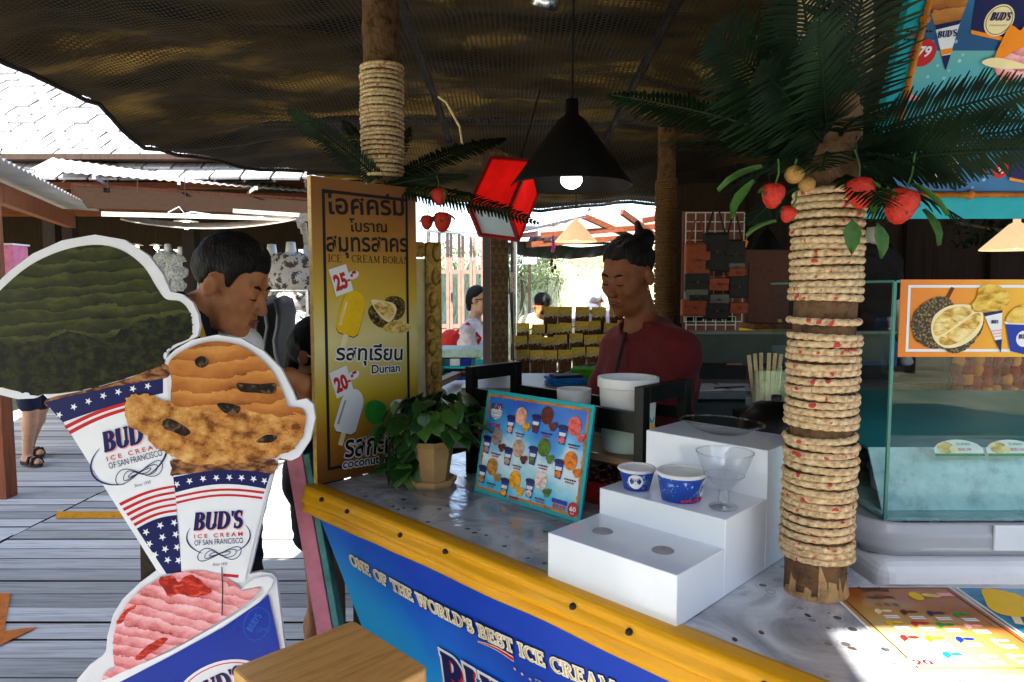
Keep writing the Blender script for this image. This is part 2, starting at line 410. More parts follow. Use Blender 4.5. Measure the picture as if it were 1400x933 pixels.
# printed pictures of ice cream: ridged noise in the board's own plane
def scoop_print(name, stops, scale=10, stretch=(1, 2.2, 1), rot=0, fine=60, mixf=.35, patch=None, pscale=6, pth=.62, kind='noise', shade=0):
    """kind: noise (plain mottling), layer (scraped ridges with thin dark creases), crumb (rough lumps)"""
    m, nt, N, L, b = newmat(name)
    tc = nd(N, 'TexCoord'); mp = nd(N, 'Mapping'); mp.inputs[2].default_value = (0, 0, R(rot)); mp.inputs[3].default_value = stretch
    L.new(tc.outputs['Object'], mp.inputs[0])
    f = nd(N, 'TexNoise'); f.inputs['Scale'].default_value = fine; f.inputs['Detail'].default_value = 7; f.inputs['Roughness'].default_value = .68; L.new(mp.outputs[0], f.inputs[0])
    if kind == 'layer':
        a = nd(N, 'TexWave'); a.wave_type = 'BANDS'; a.bands_direction = 'Y'; a.wave_profile = 'SAW'; a.inputs['Scale'].default_value = scale; a.inputs['Distortion'].default_value = 5.5; a.inputs['Detail'].default_value = 5; a.inputs['Detail Scale'].default_value = 2.0; a.inputs['Detail Roughness'].default_value = .62; src = a.outputs['Fac']
    elif kind == 'crumb':
        a = nd(N, 'TexVoronoi'); a.feature = 'SMOOTH_F1'; a.inputs['Scale'].default_value = scale; a.inputs['Smoothness'].default_value = .35; a.inputs['Detail'].default_value = 3; a.inputs['Roughness'].default_value = .6
        iv_ = nd(N, 'MapRange'); iv_.inputs[1].default_value = .12; iv_.inputs[2].default_value = .62; iv_.inputs[3].default_value = 1; iv_.inputs[4].default_value = 0
        wv = nd(N, 'Mix', data_type='VECTOR'); wv.inputs[0].default_value = .05; L.new(mp.outputs[0], wv.inputs[4]); L.new(f.outputs['Color'], wv.inputs[5]); L.new(wv.outputs[1], a.inputs[0]); L.new(a.outputs['Distance'], iv_.inputs[0]); src = iv_.outputs[0]
    else:
        a = nd(N, 'TexNoise'); a.inputs['Scale'].default_value = scale; a.inputs['Detail'].default_value = 6; a.inputs['Distortion'].default_value = .9; src0 = nd(N, 'MapRange'); src0.inputs[1].default_value = .36; src0.inputs[2].default_value = .64; L.new(a.outputs[0], src0.inputs[0]); src = src0.outputs[0]
    if kind != 'crumb': L.new(mp.outputs[0], a.inputs[0])
    fm_ = nd(N, 'MapRange'); fm_.inputs[1].default_value = .33; fm_.inputs[2].default_value = .67; L.new(f.outputs[0], fm_.inputs[0])
    mx = nd(N, 'Mix', data_type='FLOAT'); mx.inputs[0].default_value = mixf; L.new(src, mx.inputs[2]); L.new(fm_.outputs[0], mx.inputs[3])
    rp = ramp(N, stops); L.new(mx.outputs[0], rp.inputs[0]); last = rp.outputs[0]
    if patch:
        p = nd(N, 'TexNoise'); p.inputs['Scale'].default_value = pscale; p.inputs['Detail'].default_value = 5; L.new(tc.outputs['Object'], p.inputs[0])
        pr = ramp(N, [(pth, (0, 0, 0)), (pth + .06, (1, 1, 1))]); L.new(p.outputs[0], pr.inputs[0])
        mm = nd(N, 'Mix', data_type='RGBA'); L.new(pr.outputs[0], mm.inputs[0]); L.new(last, mm.inputs[6]); mm.inputs[7].default_value = C4(patch); last = mm.outputs[2]
    L.new(last, b.inputs['Base Color']); b.inputs['Roughness'].default_value = .42; b.inputs['Specular IOR Level'].default_value = .2
    return m
scoop_print('scoop_matcha', [(.05, (.002, .003, .001)), (.2, (.012, .015, .003)), (.55, (.030, .034, .006)), (.9, (.075, .078, .017))], 13, (.5, 1, 1), -8, 30, .46, kind='layer')
scoop_print('scoop_matcha_crumb', [(.15, (.002, .003, .001)), (.35, (.020, .025, .004)), (.58, (.055, .06, .011)), (.82, (.14, .14, .04))], 26, (1, 1.25, 1), 0, 40, .45, kind='crumb')
scoop_print('scoop_caramel', [(.05, (.06, .016, .003)), (.2, (.30, .09, .016)), (.55, (.46, .165, .032)), (.9, (.60, .27, .07))], 10, (.45, 1, 1), -6, 26, .42, kind='layer')
scoop_print('scoop_caramel_crumb', [(.06, (.16, .045, .008)), (.2, (.48, .20, .042)), (.36, (.68, .38, .12)), (.55, (.80, .56, .25)), (.8, (.92, .78, .52))], 13, (1, 1.3, 1), 0, 24, .40, kind='crumb')
scoop_print('scoop_pink', [(.05, (.22, .02, .02)), (.22, (.56, .13, .13)), (.55, (.78, .30, .30)), (.9, (.88, .52, .52))], 15, (.55, 1, 1), 28, 40, .46, kind='layer')
scoop_print('choc_bit', [(.3, (.004, .002, .001)), (.6, (.03, .015, .008)), (.9, (.14, .08, .04))], 60, (1, 1, 1))
scoop_print('cone_wafer', [(.3, (.06, .02, .008)), (.6, (.25, .10, .035)), (.9, (.42, .2, .08))], 30, (1, 2, 1))

def star(cx, cy, r, rot=90):
    return [(cx + (r if i % 2 == 0 else r * .4) * math.cos(R(rot + 36 * i)), cy + (r if i % 2 == 0 else r * .4) * math.sin(R(rot + 36 * i))) for i in range(10)]
LV = 5e-4
def decal(name, mat, pts, lvl, parent, X=None):
    b = MB(); b.poly(pts, lvl * LV); return b.build(name, mat, parent, X)
def bands(name, mat, polys, lvl, parent, X=None):
    for p in polys: decal(name, mat, p, lvl, parent, X)
def flourish(mb, cx, cy, wd, ht, th, z, X=None):
    for k, (a, f, ph) in enumerate(((1, 1, 0), (.72, .8, .5), (.45, .55, .2))):
        pts = []
        for i in range(61):
            t = 2 * PI * i / 60
            pts.append((cx + wd * .5 * a * math.cos(t) + wd * .06 * math.sin(2 * t + ph), cy + ht * .5 * f * math.sin(2 * t) * (1 - .25 * k) ))
        ribbon_mesh(mb, pts, th, z, X=X)
def logo(parent, cx, cy, w_, rot=0, lvl=4, navy='print_navy', red='print_red', pink='print_pink', swirl=True, oval=True, fat=1.45, shear=.16, X=None, small=True):
    """the ice cream maker's mark: serif name, two lines, oval ring, flourish; w_ = width of the name"""
    Q = T(cx, cy, 0) @ RZ(rot); Q = X @ Q if X is not None else Q
    k = w_; z = lvl * LV; h = .36 * k
    if pink:
        m = MB(); serif(m, "BUD'S", -.49 * k, -.025 * k, h, z, fat, shear=shear, width=.98 * k, X=Q); m.build('name_shadow', pink, parent)
    m = MB(); serif(m, "BUD'S", -.5 * k, 0, h, z + LV, fat, shear=shear, width=.98 * k, X=Q); m.build('name_lettering', navy, parent)
    if not small: return
    m = MB(); text(m, 'I C E   C R E A M', 0, -.17 * k, width=.98 * k, height=.085 * k, z=z + LV, bold=.015, X=Q); m.build('lettering', red, parent)
    m = MB(); text(m, 'OF SAN FRANCISCO', 0, -.32 * k, width=.98 * k, height=.115 * k, z=z + LV, X=Q)
    if swirl:
        flourish(m, 0, -.52 * k, .86 * k, .26 * k, .014 * k, z + LV * .5, X=Q)
        text(m, 'Since 1932', 0, -.76 * k, width=.3 * k, height=.055 * k, z=z + LV, shear=.2, X=Q)
    if oval:
        for a0, a1 in ((150, 238), (-58, 30)):
            p = [(.64 * k * math.cos(R(a0 + (a1 - a0) * i / 20)), -.15 * k + .40 * k * math.sin(R(a0 + (a1 - a0) * i / 20))) for i in range(21)]
            ribbon_mesh(m, p, [.006 * k + .024 * k * math.sin(PI * i / 20) for i in range(21)], z, X=Q)
    m.build('small_lettering', navy, parent)
# ================================================================== the boat-shaped counter
_K = Z(425, 668, .9); _E = Z(1078, 933, .9); E1 = (_E - _K).normalized(); E2 = Vector((-E1.y, E1.x, 0))
CF = frame((_K.x, _K.y, 0), E1, E2)
def S_(s, t, z=.904): return CF @ Vector((s, t, z))
CT = .904
counter = thing('boat_counter', CF, 'boat-shaped stall counter with yellow vinyl edge and blue printed banner', 'counter')
CFi = CF.inverted()
def tocf(x, y): p = CFi @ Vector((x, y, 0)); return (p.x, p.y)
top_out = [(0, 0), (2.35, 0), tocf(2.3, .45), tocf(2.3, 1.235), tocf(.66, 1.235), (1.12, .60), (-.02, .60)]
pm('counter_top', (.33, .33, .34), .3, bump=.03)
MB().prism(top_out, .862, .9).build('top_board', 'counter_top', counter)
# hull: flared front with raked end
def hull(s, z, off=0):  # off = distance outwards
    d = .86 - z; return (s + .28 * d * max(0, 1 - s / 1.2), .012 + .23 * d - off, z)
pm('hull_paint', (.03, .06, .12), .6)
h = MB(); h.grid(lambda a, b: hull(2.35 * a, .06 + .80 * b), 12, 6); h.build('hull', 'hull_paint', counter)
h = MB(); h.grid(lambda a, b: (.28 * (.80 - .8 * b) , .012 + .23 * (.8 - .8 * b) + (.58 - .23 * (.8 - .8 * b)) * a, .06 + .8 * b), 2, 4); h.build('end_panel', 'hull_paint', counter)
h = MB()
for s in (.25, 1.0, 1.7): h.box((s, .52, .46), (.05, .05, .8))
h.build('support_leg', 'dark_wood', counter)
# banner: printed blue sheet stretched over the hull
BX = frame(CF @ Vector((0, .012, .86)) , E1, CF.to_3x3() @ Vector((0, -.23, 1)))
m, nt, N, L, b = newmat('banner_print')
tc = nd(N, 'TexCoord'); sp = nd(N, 'SeparateXYZ'); L.new(tc.outputs['Object'], sp.inputs[0])
n1 = nd(N, 'TexNoise'); n1.inputs['Scale'].default_value = 3.2; n1.inputs['Detail'].default_value = 3; L.new(tc.outputs['Object'], n1.inputs[0])
ma = nd(N, 'Math', operation='MULTIPLY_ADD'); ma.inputs[1].default_value = .95; ma.inputs[2].default_value = .22; L.new(sp.outputs[0], ma.inputs[0])
mb_ = nd(N, 'Math', operation='MULTIPLY_ADD'); mb_.inputs[1].default_value = 2.0; L.new(sp.outputs[1], mb_.inputs[0]); L.new(ma.outputs[0], mb_.inputs[2])
mc = nd(N, 'Math', operation='MULTIPLY_ADD'); mc.inputs[1].default_value = .5; L.new(n1.outputs[0], mc.inputs[0]); L.new(mb_.outputs[0], mc.inputs[2])
rp = ramp(N, [(.05, rgb('#0fa8e6')), (.26, rgb('#0a90e0')), (.5, rgb('#0f62d0')), (.78, rgb('#0b3cae'))])
L.new(mc.outputs[0], rp.inputs[0]); L.new(rp.outputs[0], b.inputs['Base Color']); b.inputs['Roughness'].default_value = .38
n2 = nd(N, 'TexNoise'); n2.inputs['Scale'].default_value = 5; L.new(tc.outputs['Object'], n2.inputs[0]); bp = nd(N, 'Bump'); bp.inputs['Strength'].default_value = .25; bp.inputs['Distance'].default_value = .03; L.new(n2.outputs[0], bp.inputs['Height']); L.new(bp.outputs[0], b.inputs['Normal'])
BXl = CFi @ BX
bn = MB()
def ban(a, c):
    yy = -.78 * (1 - c); ss = -.28 * yy * 1.0 + .006 + a * (2.3 + .28 * yy)
    return (ss, yy, .006 + .002 * math.sin(ss * 9 + yy * 5))
bn.grid(ban, 40, 16); banner = bn.build('banner', 'banner_print', counter, BXl, smooth=True)
# arched line of serif letters
_pa = [PL(484, 769, BX), PL(658, 866, BX), PL(806, 932, BX)]
def _quad(x):
    (x0, y0), (x1, y1), (x2, y2) = _pa
    return y0 * (x - x1) * (x - x2) / ((x0 - x1) * (x0 - x2)) + y1 * (x - x0) * (x - x2) / ((x1 - x0) * (x1 - x2)) + y2 * (x - x0) * (x - x1) / ((x2 - x0) * (x2 - x1))
wl_ = _pa[2][0] - _pa[0][0]
line = "One of the World's Best Ice Cre".upper()
pm('letter_gold', rgb('#c9b184'), .35, var=.3, scale=60, bump=.01); pm('letter_dark', rgb('#11143a'), .4, bump=.01); pm('letter_cream', rgb('#efe6cf'), .35, bump=.01)
for nm, mt, gr, zz in (('letter_shadow', 'letter_dark', .010, .0090), ('letter_rim', 'letter_cream', .0055, .0096), ('letter_face', 'letter_gold', -.001, .0102)):
    q = MB(); serif(q, line + "AM", _pa[0][0], 0, .032, zz, 1.0, width=wl_ * 1.09, path=lambda a, b_: (a, b_ + _quad(a)), grow=gr, track=.03); q.build(nm, mt, banner)
u0 = PL(657, 872, BX); u1 = PL(706, 896, BX)
sw = [(lerp(u0[0], u1[0], i / 10), lerp(u0[1], u1[1], i / 10) + .006 * math.sin(PI * i / 10) - .004) for i in range(11)]
q = MB(); ribbon_mesh(q, sw, [.004 + .010 * i / 10 for i in range(11)], .0092); q.build('underline_rim', 'letter_cream', banner)
q = MB(); ribbon_mesh(q, sw, [.001 + .008 * i / 10 for i in range(11)], .0098); q.build('underline', 'print_red', banner)
q = MB()
for uu, vv in ((708, 911), (718, 918), (729, 925)): q.poly(ellipse(*PL(uu, vv, BX), .0035, .0035, 12), .0095)
q.build('print_dot', 'letter_gold', banner)
tl_ = PL(738, 940, BX); q = MB(); serif(q, 'THE BEST', tl_[0], tl_[1], .03, .0098, 1.0, width=.22); q.build('letter_face', 'letter_gold', banner)
# big mark on the banner
lc = PL(655, 925, BX); ld = PL(600, 872, BX); le = PL(715, 933, BX)
cxb, cyb = ld[0] + .17, ld[1] - .145
decal('mark_ground', 'print_white', ellipse(cxb, cyb - .05, .178, .125, 40), 18, banner); 
decal('mark_ring', 'print_navy', ellipse(cxb, cyb - .05, .166, .114, 40), 19, banner); decal('mark_field', 'print_white', ellipse(cxb, cyb - .05, .157, .106, 40), 20, banner)
q = MB(); serif(q, "BUD'S", cxb - .175, cyb, .12, .0108, 1.35, width=.36, shear=.12, grow=.016); q.build('name_rim', 'print_white', banner)
q = MB(); serif(q, "BUD'S", cxb - .172, cyb - .006, .12, .0113, 1.35, width=.36, shear=.12, grow=.003); q.build('name_shadow', 'print_red', banner)
q = MB(); serif(q, "BUD'S", cxb - .175, cyb, .12, .0118, 1.35, width=.36, shear=.12); q.build('name_lettering', 'print_navy', banner)
# yellow vinyl edge with long folds and tacks
pm('yellow_vinyl', rgb('#d99a12'), .42, var=.12, scale=7, bump=.15, bscale=60, stretch=(.35, 1, 1))
prof = [(.030, .0455), (.006, .0470), (-.010, .0455), (-.016, .0380), (-.0145, .0290), (-.0185, .0210), (-.0225, .0130), (-.0185, .0060), (-.0135, .0010), (-.0165, -.0060), (-.0195, -.0130), (-.0170, -.0205), (-.0105, -.0255), (-.004, -.0265)]
def trimf(a, c):
    s = -.012 + 2.36 * a; k = c * (len(prof) - 1); i = min(int(k), len(prof) - 2); f = k - i
    t = lerp(prof[i][0], prof[i + 1][0], f); z = lerp(prof[i][1], prof[i + 1][1], f)
    wv = noise.noise(Vector((s * 2.2, c * 3, 3))) * .008 + noise.noise(Vector((s * 9, c * 5, 8))) * .004
    return (s, t + wv * min(1, c * 3), .860 + z + (noise.noise(Vector((s * 3.1, 1, c * 2))) * .005 if c > .55 else 0))
tr = MB(); tr.grid(trimf, 130, 39); trim = tr.build('vinyl_edge', 'yellow_vinyl', counter, smooth=True, solid=.002)
tack = MB(); tack.lathe([(0, .003), (.0035, .0022), (.005, 0), (.005, -.003)], 10); tkm = tack.mesh('tack', 'black_metal', True)
for i, s in enumerate((.09, .215, .44, .60, .95, 1.07, 1.30, 1.52)):
    inst('tack', tkm, counter, T(s, -.0205, .893 - .003 * (i % 3)) @ RX(90) @ SC(1.2, 1.2, 1.6))
# patterned plastic tablecloth
m, nt, N, L, b = newmat('lace_plastic')
tc = nd(N, 'TexCoord')
n1 = nd(N, 'TexNoise'); n1.inputs['Scale'].default_value = 6; n1.inputs['Detail'].default_value = 8; n1.inputs['Distortion'].default_value = 1.2; L.new(tc.outputs['Object'], n1.inputs[0])
rp = ramp(N, [(.35, (.20, .20, .22)), (.5, (.36, .37, .40)), (.62, (.56, .58, .61))]); L.new(n1.outputs[0], rp.inputs[0])
v1 = nd(N, 'TexVoronoi'); v1.inputs['Scale'].default_value = 26; L.new(tc.outputs['Object'], v1.inputs[0])
r2 = ramp(N, [(.16, (1, 1, 1)), (.20, (0, 0, 0)), (.30, (0, 0, 0)), (.34, (.5, .5, .5)), (.36, (0, 0, 0))]); L.new(v1.outputs['Distance'], r2.inputs[0])
n3 = nd(N, 'TexNoise'); n3.inputs['Scale'].default_value = 2.6; L.new(tc.outputs['Object'], n3.inputs[0]); r3 = ramp(N, [(.46, (0, 0, 0)), (.56, (1, 1, 1))]); L.new(n3.outputs[0], r3.inputs[0])
mm = nd(N, 'Math', operation='MULTIPLY'); L.new(r2.outputs[0], mm.inputs[0]); L.new(r3.outputs[0], mm.inputs[1])
mx = nd(N, 'Mix', data_type='RGBA'); L.new(mm.outputs[0], mx.inputs[0]); L.new(rp.outputs[0], mx.inputs[6]); mx.inputs[7].default_value = (.07, .07, .075, 1)
L.new(mx.outputs[2], b.inputs['Base Color']); b.inputs['Roughness'].default_value = .14; b.inputs['Coat Weight'].default_value = .6; b.inputs['Coat Roughness'].default_value = .05
bn2 = nd(N, 'TexNoise'); bn2.inputs['Scale'].default_value = 7; bn2.inputs['Detail'].default_value = 5; bn2.inputs['Distortion'].default_value = 1.5; L.new(tc.outputs['Object'], bn2.inputs[0])
bp = nd(N, 'Bump'); bp.inputs['Strength'].default_value = .22; bp.inputs['Distance'].default_value = .02; L.new(bn2.outputs[0], bp.inputs['Height']); L.new(bp.outputs[0], b.inputs['Normal']); L.new(bp.outputs[0], b.inputs['Coat Normal'])
cl_out = [(.004, .031), (2.33, .031), tocf(2.29, .47), tocf(2.29, 1.225), tocf(.67, 1.225), (1.115, .585), (-.005, .585)]
cl = MB(); cl.prism(cl_out, .9005, .904); cloth = cl.build('plastic_tablecloth', 'lace_plastic', None, CF)
tag(cloth, 'grey flower-patterned clear plastic cloth covering the boat counter', 'tablecloth')
pm('brown_dot', (.07, .035, .02), .4)
dotm = MB().lathe([(0, .0012), (.0055, .0010), (.007, 0)], 14).mesh('printed_petal', 'brown_dot', True)
for s, t in ((.555, .085), (.585, .079), (.30, .06), (.33, .055), (1.27, .21), (1.24, .10), (1.36, .15), (1.47, .055), (.18, .06), (1.22, .05)):
    inst('printed_petal', dotm, cloth, T(s, t, .9042) @ RZ(s * 400) @ SC(1, .6, 1))

# ------------------------------------------------------------------ white acrylic stepped stand
stand = thing('acrylic_steps', CF @ T(0, 0, 0), 'white glossy acrylic three-step display stand with round cup holes', 'display stand')
s0, s1 = .862, 1.138
for nm, t0, t1, z1 in (('low_step', .014, .172, .993), ('middle_step', .1725, .338, 1.045), ('high_step', .3385, .50, 1.140)):
    MB().box(((s0 + s1) / 2, (t0 + t1) / 2, (CT + .001 + z1) / 2), (s1 - s0, t1 - t0, z1 - CT - .001)).build(nm, 'white_acrylic', stand, bevel=.0015)
pm('hole_grey', (.35, .35, .36), .5, bump=.02)
hl = MB().lathe([(0, .0004), (.0155, .0004), (.0185, .0012), (.0195, .0002)], 24).mesh('cup_hole', 'hole_grey', True)
for s, t, z in ((.933, .09, .993), (1.065, .088, .993), (1.1, .226, 1.045)): inst('cup_hole', hl, stand, T(s, t, z + .0006))
# paper cups
m, nt, N, L, b = newmat('cup_blue')
tc = nd(N, 'TexCoord'); br = nd(N, 'TexBrick'); br.inputs['Scale'].default_value = 90; br.inputs['Mortar Size'].default_value = .032; br.inputs['Color1'].default_value = (1, 1, 1, 1); br.inputs['Color2'].default_value = (0, 0, 0, 1); br.inputs['Mortar'].default_value = (0, 0, 0, 1); br.inputs['Bias'].default_value = -.62
mp = nd(N, 'Mapping'); L.new(tc.outputs['UV'], mp.inputs[0]); 
nn = nd(N, 'TexNoise'); nn.inputs['Scale'].default_value = 220; L.new(tc.outputs['Object'], nn.inputs[0])
n3 = nd(N, 'TexNoise'); n3.inputs['Scale'].default_value = 45; L.new(tc.outputs['Object'], n3.inputs[0])
mu = nd(N, 'Math', operation='MULTIPLY'); r1 = ramp(N, [(.54, (0, 0, 0)), (.6, (1, 1, 1))]); r2 = ramp(N, [(.54, (0, 0, 0)), (.58, (1, 1, 1))]); L.new(nn.outputs[0], r1.inputs[0]); L.new(n3.outputs[0], r2.inputs[0]); L.new(r1.outputs[0], mu.inputs[0]); L.new(r2.outputs[0], mu.inputs[1])
mx = nd(N, 'Mix', data_type='RGBA'); L.new(mu.outputs[0], mx.inputs[0]); mx.inputs[6].default_value = C4(rgb('#1646a8')); mx.inputs[7].default_value = C4(rgb('#9fc0e6')); L.new(mx.outputs[2], b.inputs['Base Color']); b.inputs['Roughness'].default_value = .4
pm('cup_inside', (.62, .60, .55), .6, var=.04, bump=.02)
def cone_patch(r0, r1, h, z0, z1, a0, a1, off, n=10):
    b_ = MB(); b_.grid(lambda a, c: ((lerp(r0, r1, lerp(z0, z1, c) / h) + off) * math.cos(R(lerp(a0, a1, a))), (lerp(r0, r1, lerp(z0, z1, c) / h) + off) * math.sin(R(lerp(a0, a1, a))), lerp(z0, z1, c)), n, 6); return b_
def paper_cup(pos, r0, r1, h, face, label, cat='cup', bits=False):
    c = thing('paper_cup', T(pos), label, cat, 'paper cups on the steps')
    MB().lathe([(0, .001), (r0, .001), (r1, h)], 36).build('wall', 'cup_blue', c, smooth=True)
    MB().lathe([(0, .004), (r0 - .002, .004), (r1 - .002, h)], 36).build('inside', 'cup_inside', c, smooth=True)
    MB().tube([(r1 * math.cos(2 * PI * i / 36), r1 * math.sin(2 * PI * i / 36), h) for i in range(36)], .0028, 8, closed=True).build('rolled_rim', 'white_plastic', c, smooth=True)
    MB().lathe([(r1 * .988, h * .90), (r1 * .999 + .0004, h * .985)], 36).build('white_band', 'white_plastic', c, smooth=True)
    # round mark wrapped on the wall
    rm = lerp(r0, r1, .5); hh = h * .36; da = math.degrees(hh / rm)
    def disc(k, off, mt, nm):
        b_ = MB(); vs = [(0, 0)] + [(math.cos(2 * PI * i / 24), math.sin(2 * PI * i / 24)) for i in range(24)]
        P3 = []
        for x, y in vs:
            zz = h * .5 + y * hh * k; rr = lerp(r0, r1, zz / h) + off; a = R(face + x * da * k); P3.append((rr * math.cos(a), rr * math.sin(a), zz))
        b_.add(P3, [(0, i + 1, (i + 1) % 24 + 1) for i in range(24)]); b_.build(nm, mt, c, smooth=True)
    disc(1, .0004, 'print_white', 'round_mark'); 
    Q = RZ(face) @ T(lerp(r0, r1, .55) + .0012, 0, h * .52) @ frame((0, 0, 0), (0, 1, 0), (0, 0, 1))
    q = MB(); serif(q, "BUD'S", 0, hh * .05, hh * .42, 0, 1.0, width=hh * 1.35, align='C', X=Q); text(q, 'OF SAN FRANCISCO', 0, -hh * .3, width=hh * 1.1, X=Q); q.build('name_lettering', 'print_navy', c)
    if bits:
        b_ = MB(); rr = random.Random(3)
        for i in range(15):
            a = face - 75 + 150 * i / 14 ; zz = h * (.10 + .05 * rr.random()); r_ = lerp(r0, r1, zz / h) + .0005
            b_.box((0, 0, 0), (.0006, .004 + .003 * rr.random(), .005), RZ(a) @ T(r_, 0, zz))
        b_.build('red_print', 'print_red', c)
    return c
paper_cup(S_(.918, .222, 1.0455), .026, .0365, .042, -105, 'small blue paper cup on the middle step, nearest the menu board')
paper_cup(S_(1.018, .225, 1.0455), .037, .0465, .053, -25, 'larger blue paper cup with red print on the middle step', bits=True)
# clear plastic sundae glass and oval dish
gl = thing('plastic_sundae_glass', T(S_(1.105, .228, 1.0465)), 'clear plastic footed sundae glass on the middle step', 'glass')
MB().lathe([(0, .001), (.026, .001), (.027, .003), (.010, .010), (.009, .030), (.018, .042), (.036, .062), (.048, .095), (.051, .105)], 32).build('bowl', 'clear_plastic', gl, smooth=True)
MB().tube([(.051 * math.cos(2 * PI * i / 36), .051 * math.sin(2 * PI * i / 36), .105) for i in range(36)], .0016, 6, closed=True).build('rim', 'clear_plastic', gl, smooth=True)
MB().tube([(.036 * math.cos(2 * PI * i / 36), .036 * math.sin(2 * PI * i / 36), .062) for i in range(36)], .0012, 6, closed=True).build('ridge', 'clear_plastic', gl, smooth=True)
ds = thing('clear_oval_dish', T(S_(.995, .425, 1.141)), 'clear plastic oval dish lying on the highest white step', 'dish')
MB().lathe([(0, .001), (.045, .001), (.06, .006), (.085, .022), (.092, .023)], 40, RZ(-44) @ SC(1, .72, 1)).build('dish_bowl', 'clear_plastic', ds, smooth=True)
MB().tube([(.092 * math.cos(2 * PI * i / 48), .092 * .72 * math.sin(2 * PI * i / 48), .0235) for i in range(48)], .0022, 6, closed=True, X=RZ(-44)).build('dish_rim', 'clear_plastic', ds, smooth=True)

# ------------------------------------------------------------------ leaning menu board
_bl = S_(.350, .290, .905); _ex = E1; _lean = 11
MX = frame(_bl, _ex, Vector((0, 0, 1)) * math.cos(R(_lean)) + E2 * math.sin(R(_lean)))
menu = thing('ice_cream_menu_board', MX, 'blue ice cream menu board in bamboo print border leaning on the rack', 'menu board')
MW, MH = .366, .277
MB().box((MW / 2, MH / 2, -.004), (MW, MH, .008)).build('board', 'print_teal', menu, bevel=.001)
m, nt, N, L, b = newmat('menu_sky')
tc = nd(N, 'TexCoord'); sp = nd(N, 'SeparateXYZ'); L.new(tc.outputs['Object'], sp.inputs[0]); n1 = nd(N, 'TexNoise'); n1.inputs['Scale'].default_value = 9; n1.inputs['Detail'].default_value = 5; L.new(tc.outputs['Object'], n1.inputs[0])
a1 = nd(N, 'Math', operation='MULTIPLY_ADD'); a1.inputs[1].default_value = 3.2; L.new(sp.outputs[1], a1.inputs[0])
a2 = nd(N, 'Math', operation='MULTIPLY_ADD'); a2.inputs[1].default_value = .8; a2.inputs[2].default_value = -.4; L.new(n1.outputs[0], a2.inputs[0]); L.new(a2.outputs[0], a1.inputs[2])
rp = ramp(N, [(.06, rgb('#1fb2dd')), (.2, rgb('#9fd8ee')), (.34, rgb('#d8eaf4')), (.5, rgb('#4fb0e6')), (.68, rgb('#1478d2')), (.9, rgb('#1246b4'))]); L.new(a1.outputs[0], rp.inputs[0]); L.new(rp.outputs[0], b.inputs['Base Color']); b.inputs['Roughness'].default_value = .3
MB().poly([(.012, .012), (MW - .016, .012), (MW - .016, MH - .012), (.012, MH - .012)], LV).build('sky_print', 'menu_sky', menu)
q = MB(); e = .014
for a, c in (((e, e), (MW - e, e)), ((MW - e, e), (MW - e, MH - e)), ((MW - e, MH - e), (e, MH - e)), ((e, MH - e), (e, e))): ribbon_mesh(q, [a, c], .0058, 2 * LV)
for i in range(8):
    for yy in (e, MH - e): q.poly(ellipse(e + (MW - 2 * e) * i / 7, yy, .0052, .0052, 10), 3 * LV)
for i in range(1, 6):
    for xx in (e, MW - e): q.poly(ellipse(xx, e + (MH - 2 * e) * i / 6, .0052, .0052, 10), 3 * LV)
q.build('bamboo_border', 'bamboo_print', menu)
def mpx(x, y):  # zoomed crop of the photo (640..820, 520..720)
    return PL(640 + x * 180 / 840, 520 + y * 200 / 933, MX)
for i, (nm, c) in enumerate((('a', '#e8a890'), ('b', '#6a2a1c'), ('c', '#e8655a'), ('d', '#a08a80'), ('e', '#caa58c'), ('f', '#5e7a28'), ('g', '#f08020'), ('h', '#c88a3c'), ('i', '#f0a81c'), ('j', '#f0d2cc'))):
    cc = rgb(c); scoop_print('tiny_scoop_' + nm, [(.25, tuple(x * .6 for x in cc)), (.5, cc), (.9, tuple(min(1, x * 1.25) for x in cc))], 45, (1, 1.6, 1), -30)
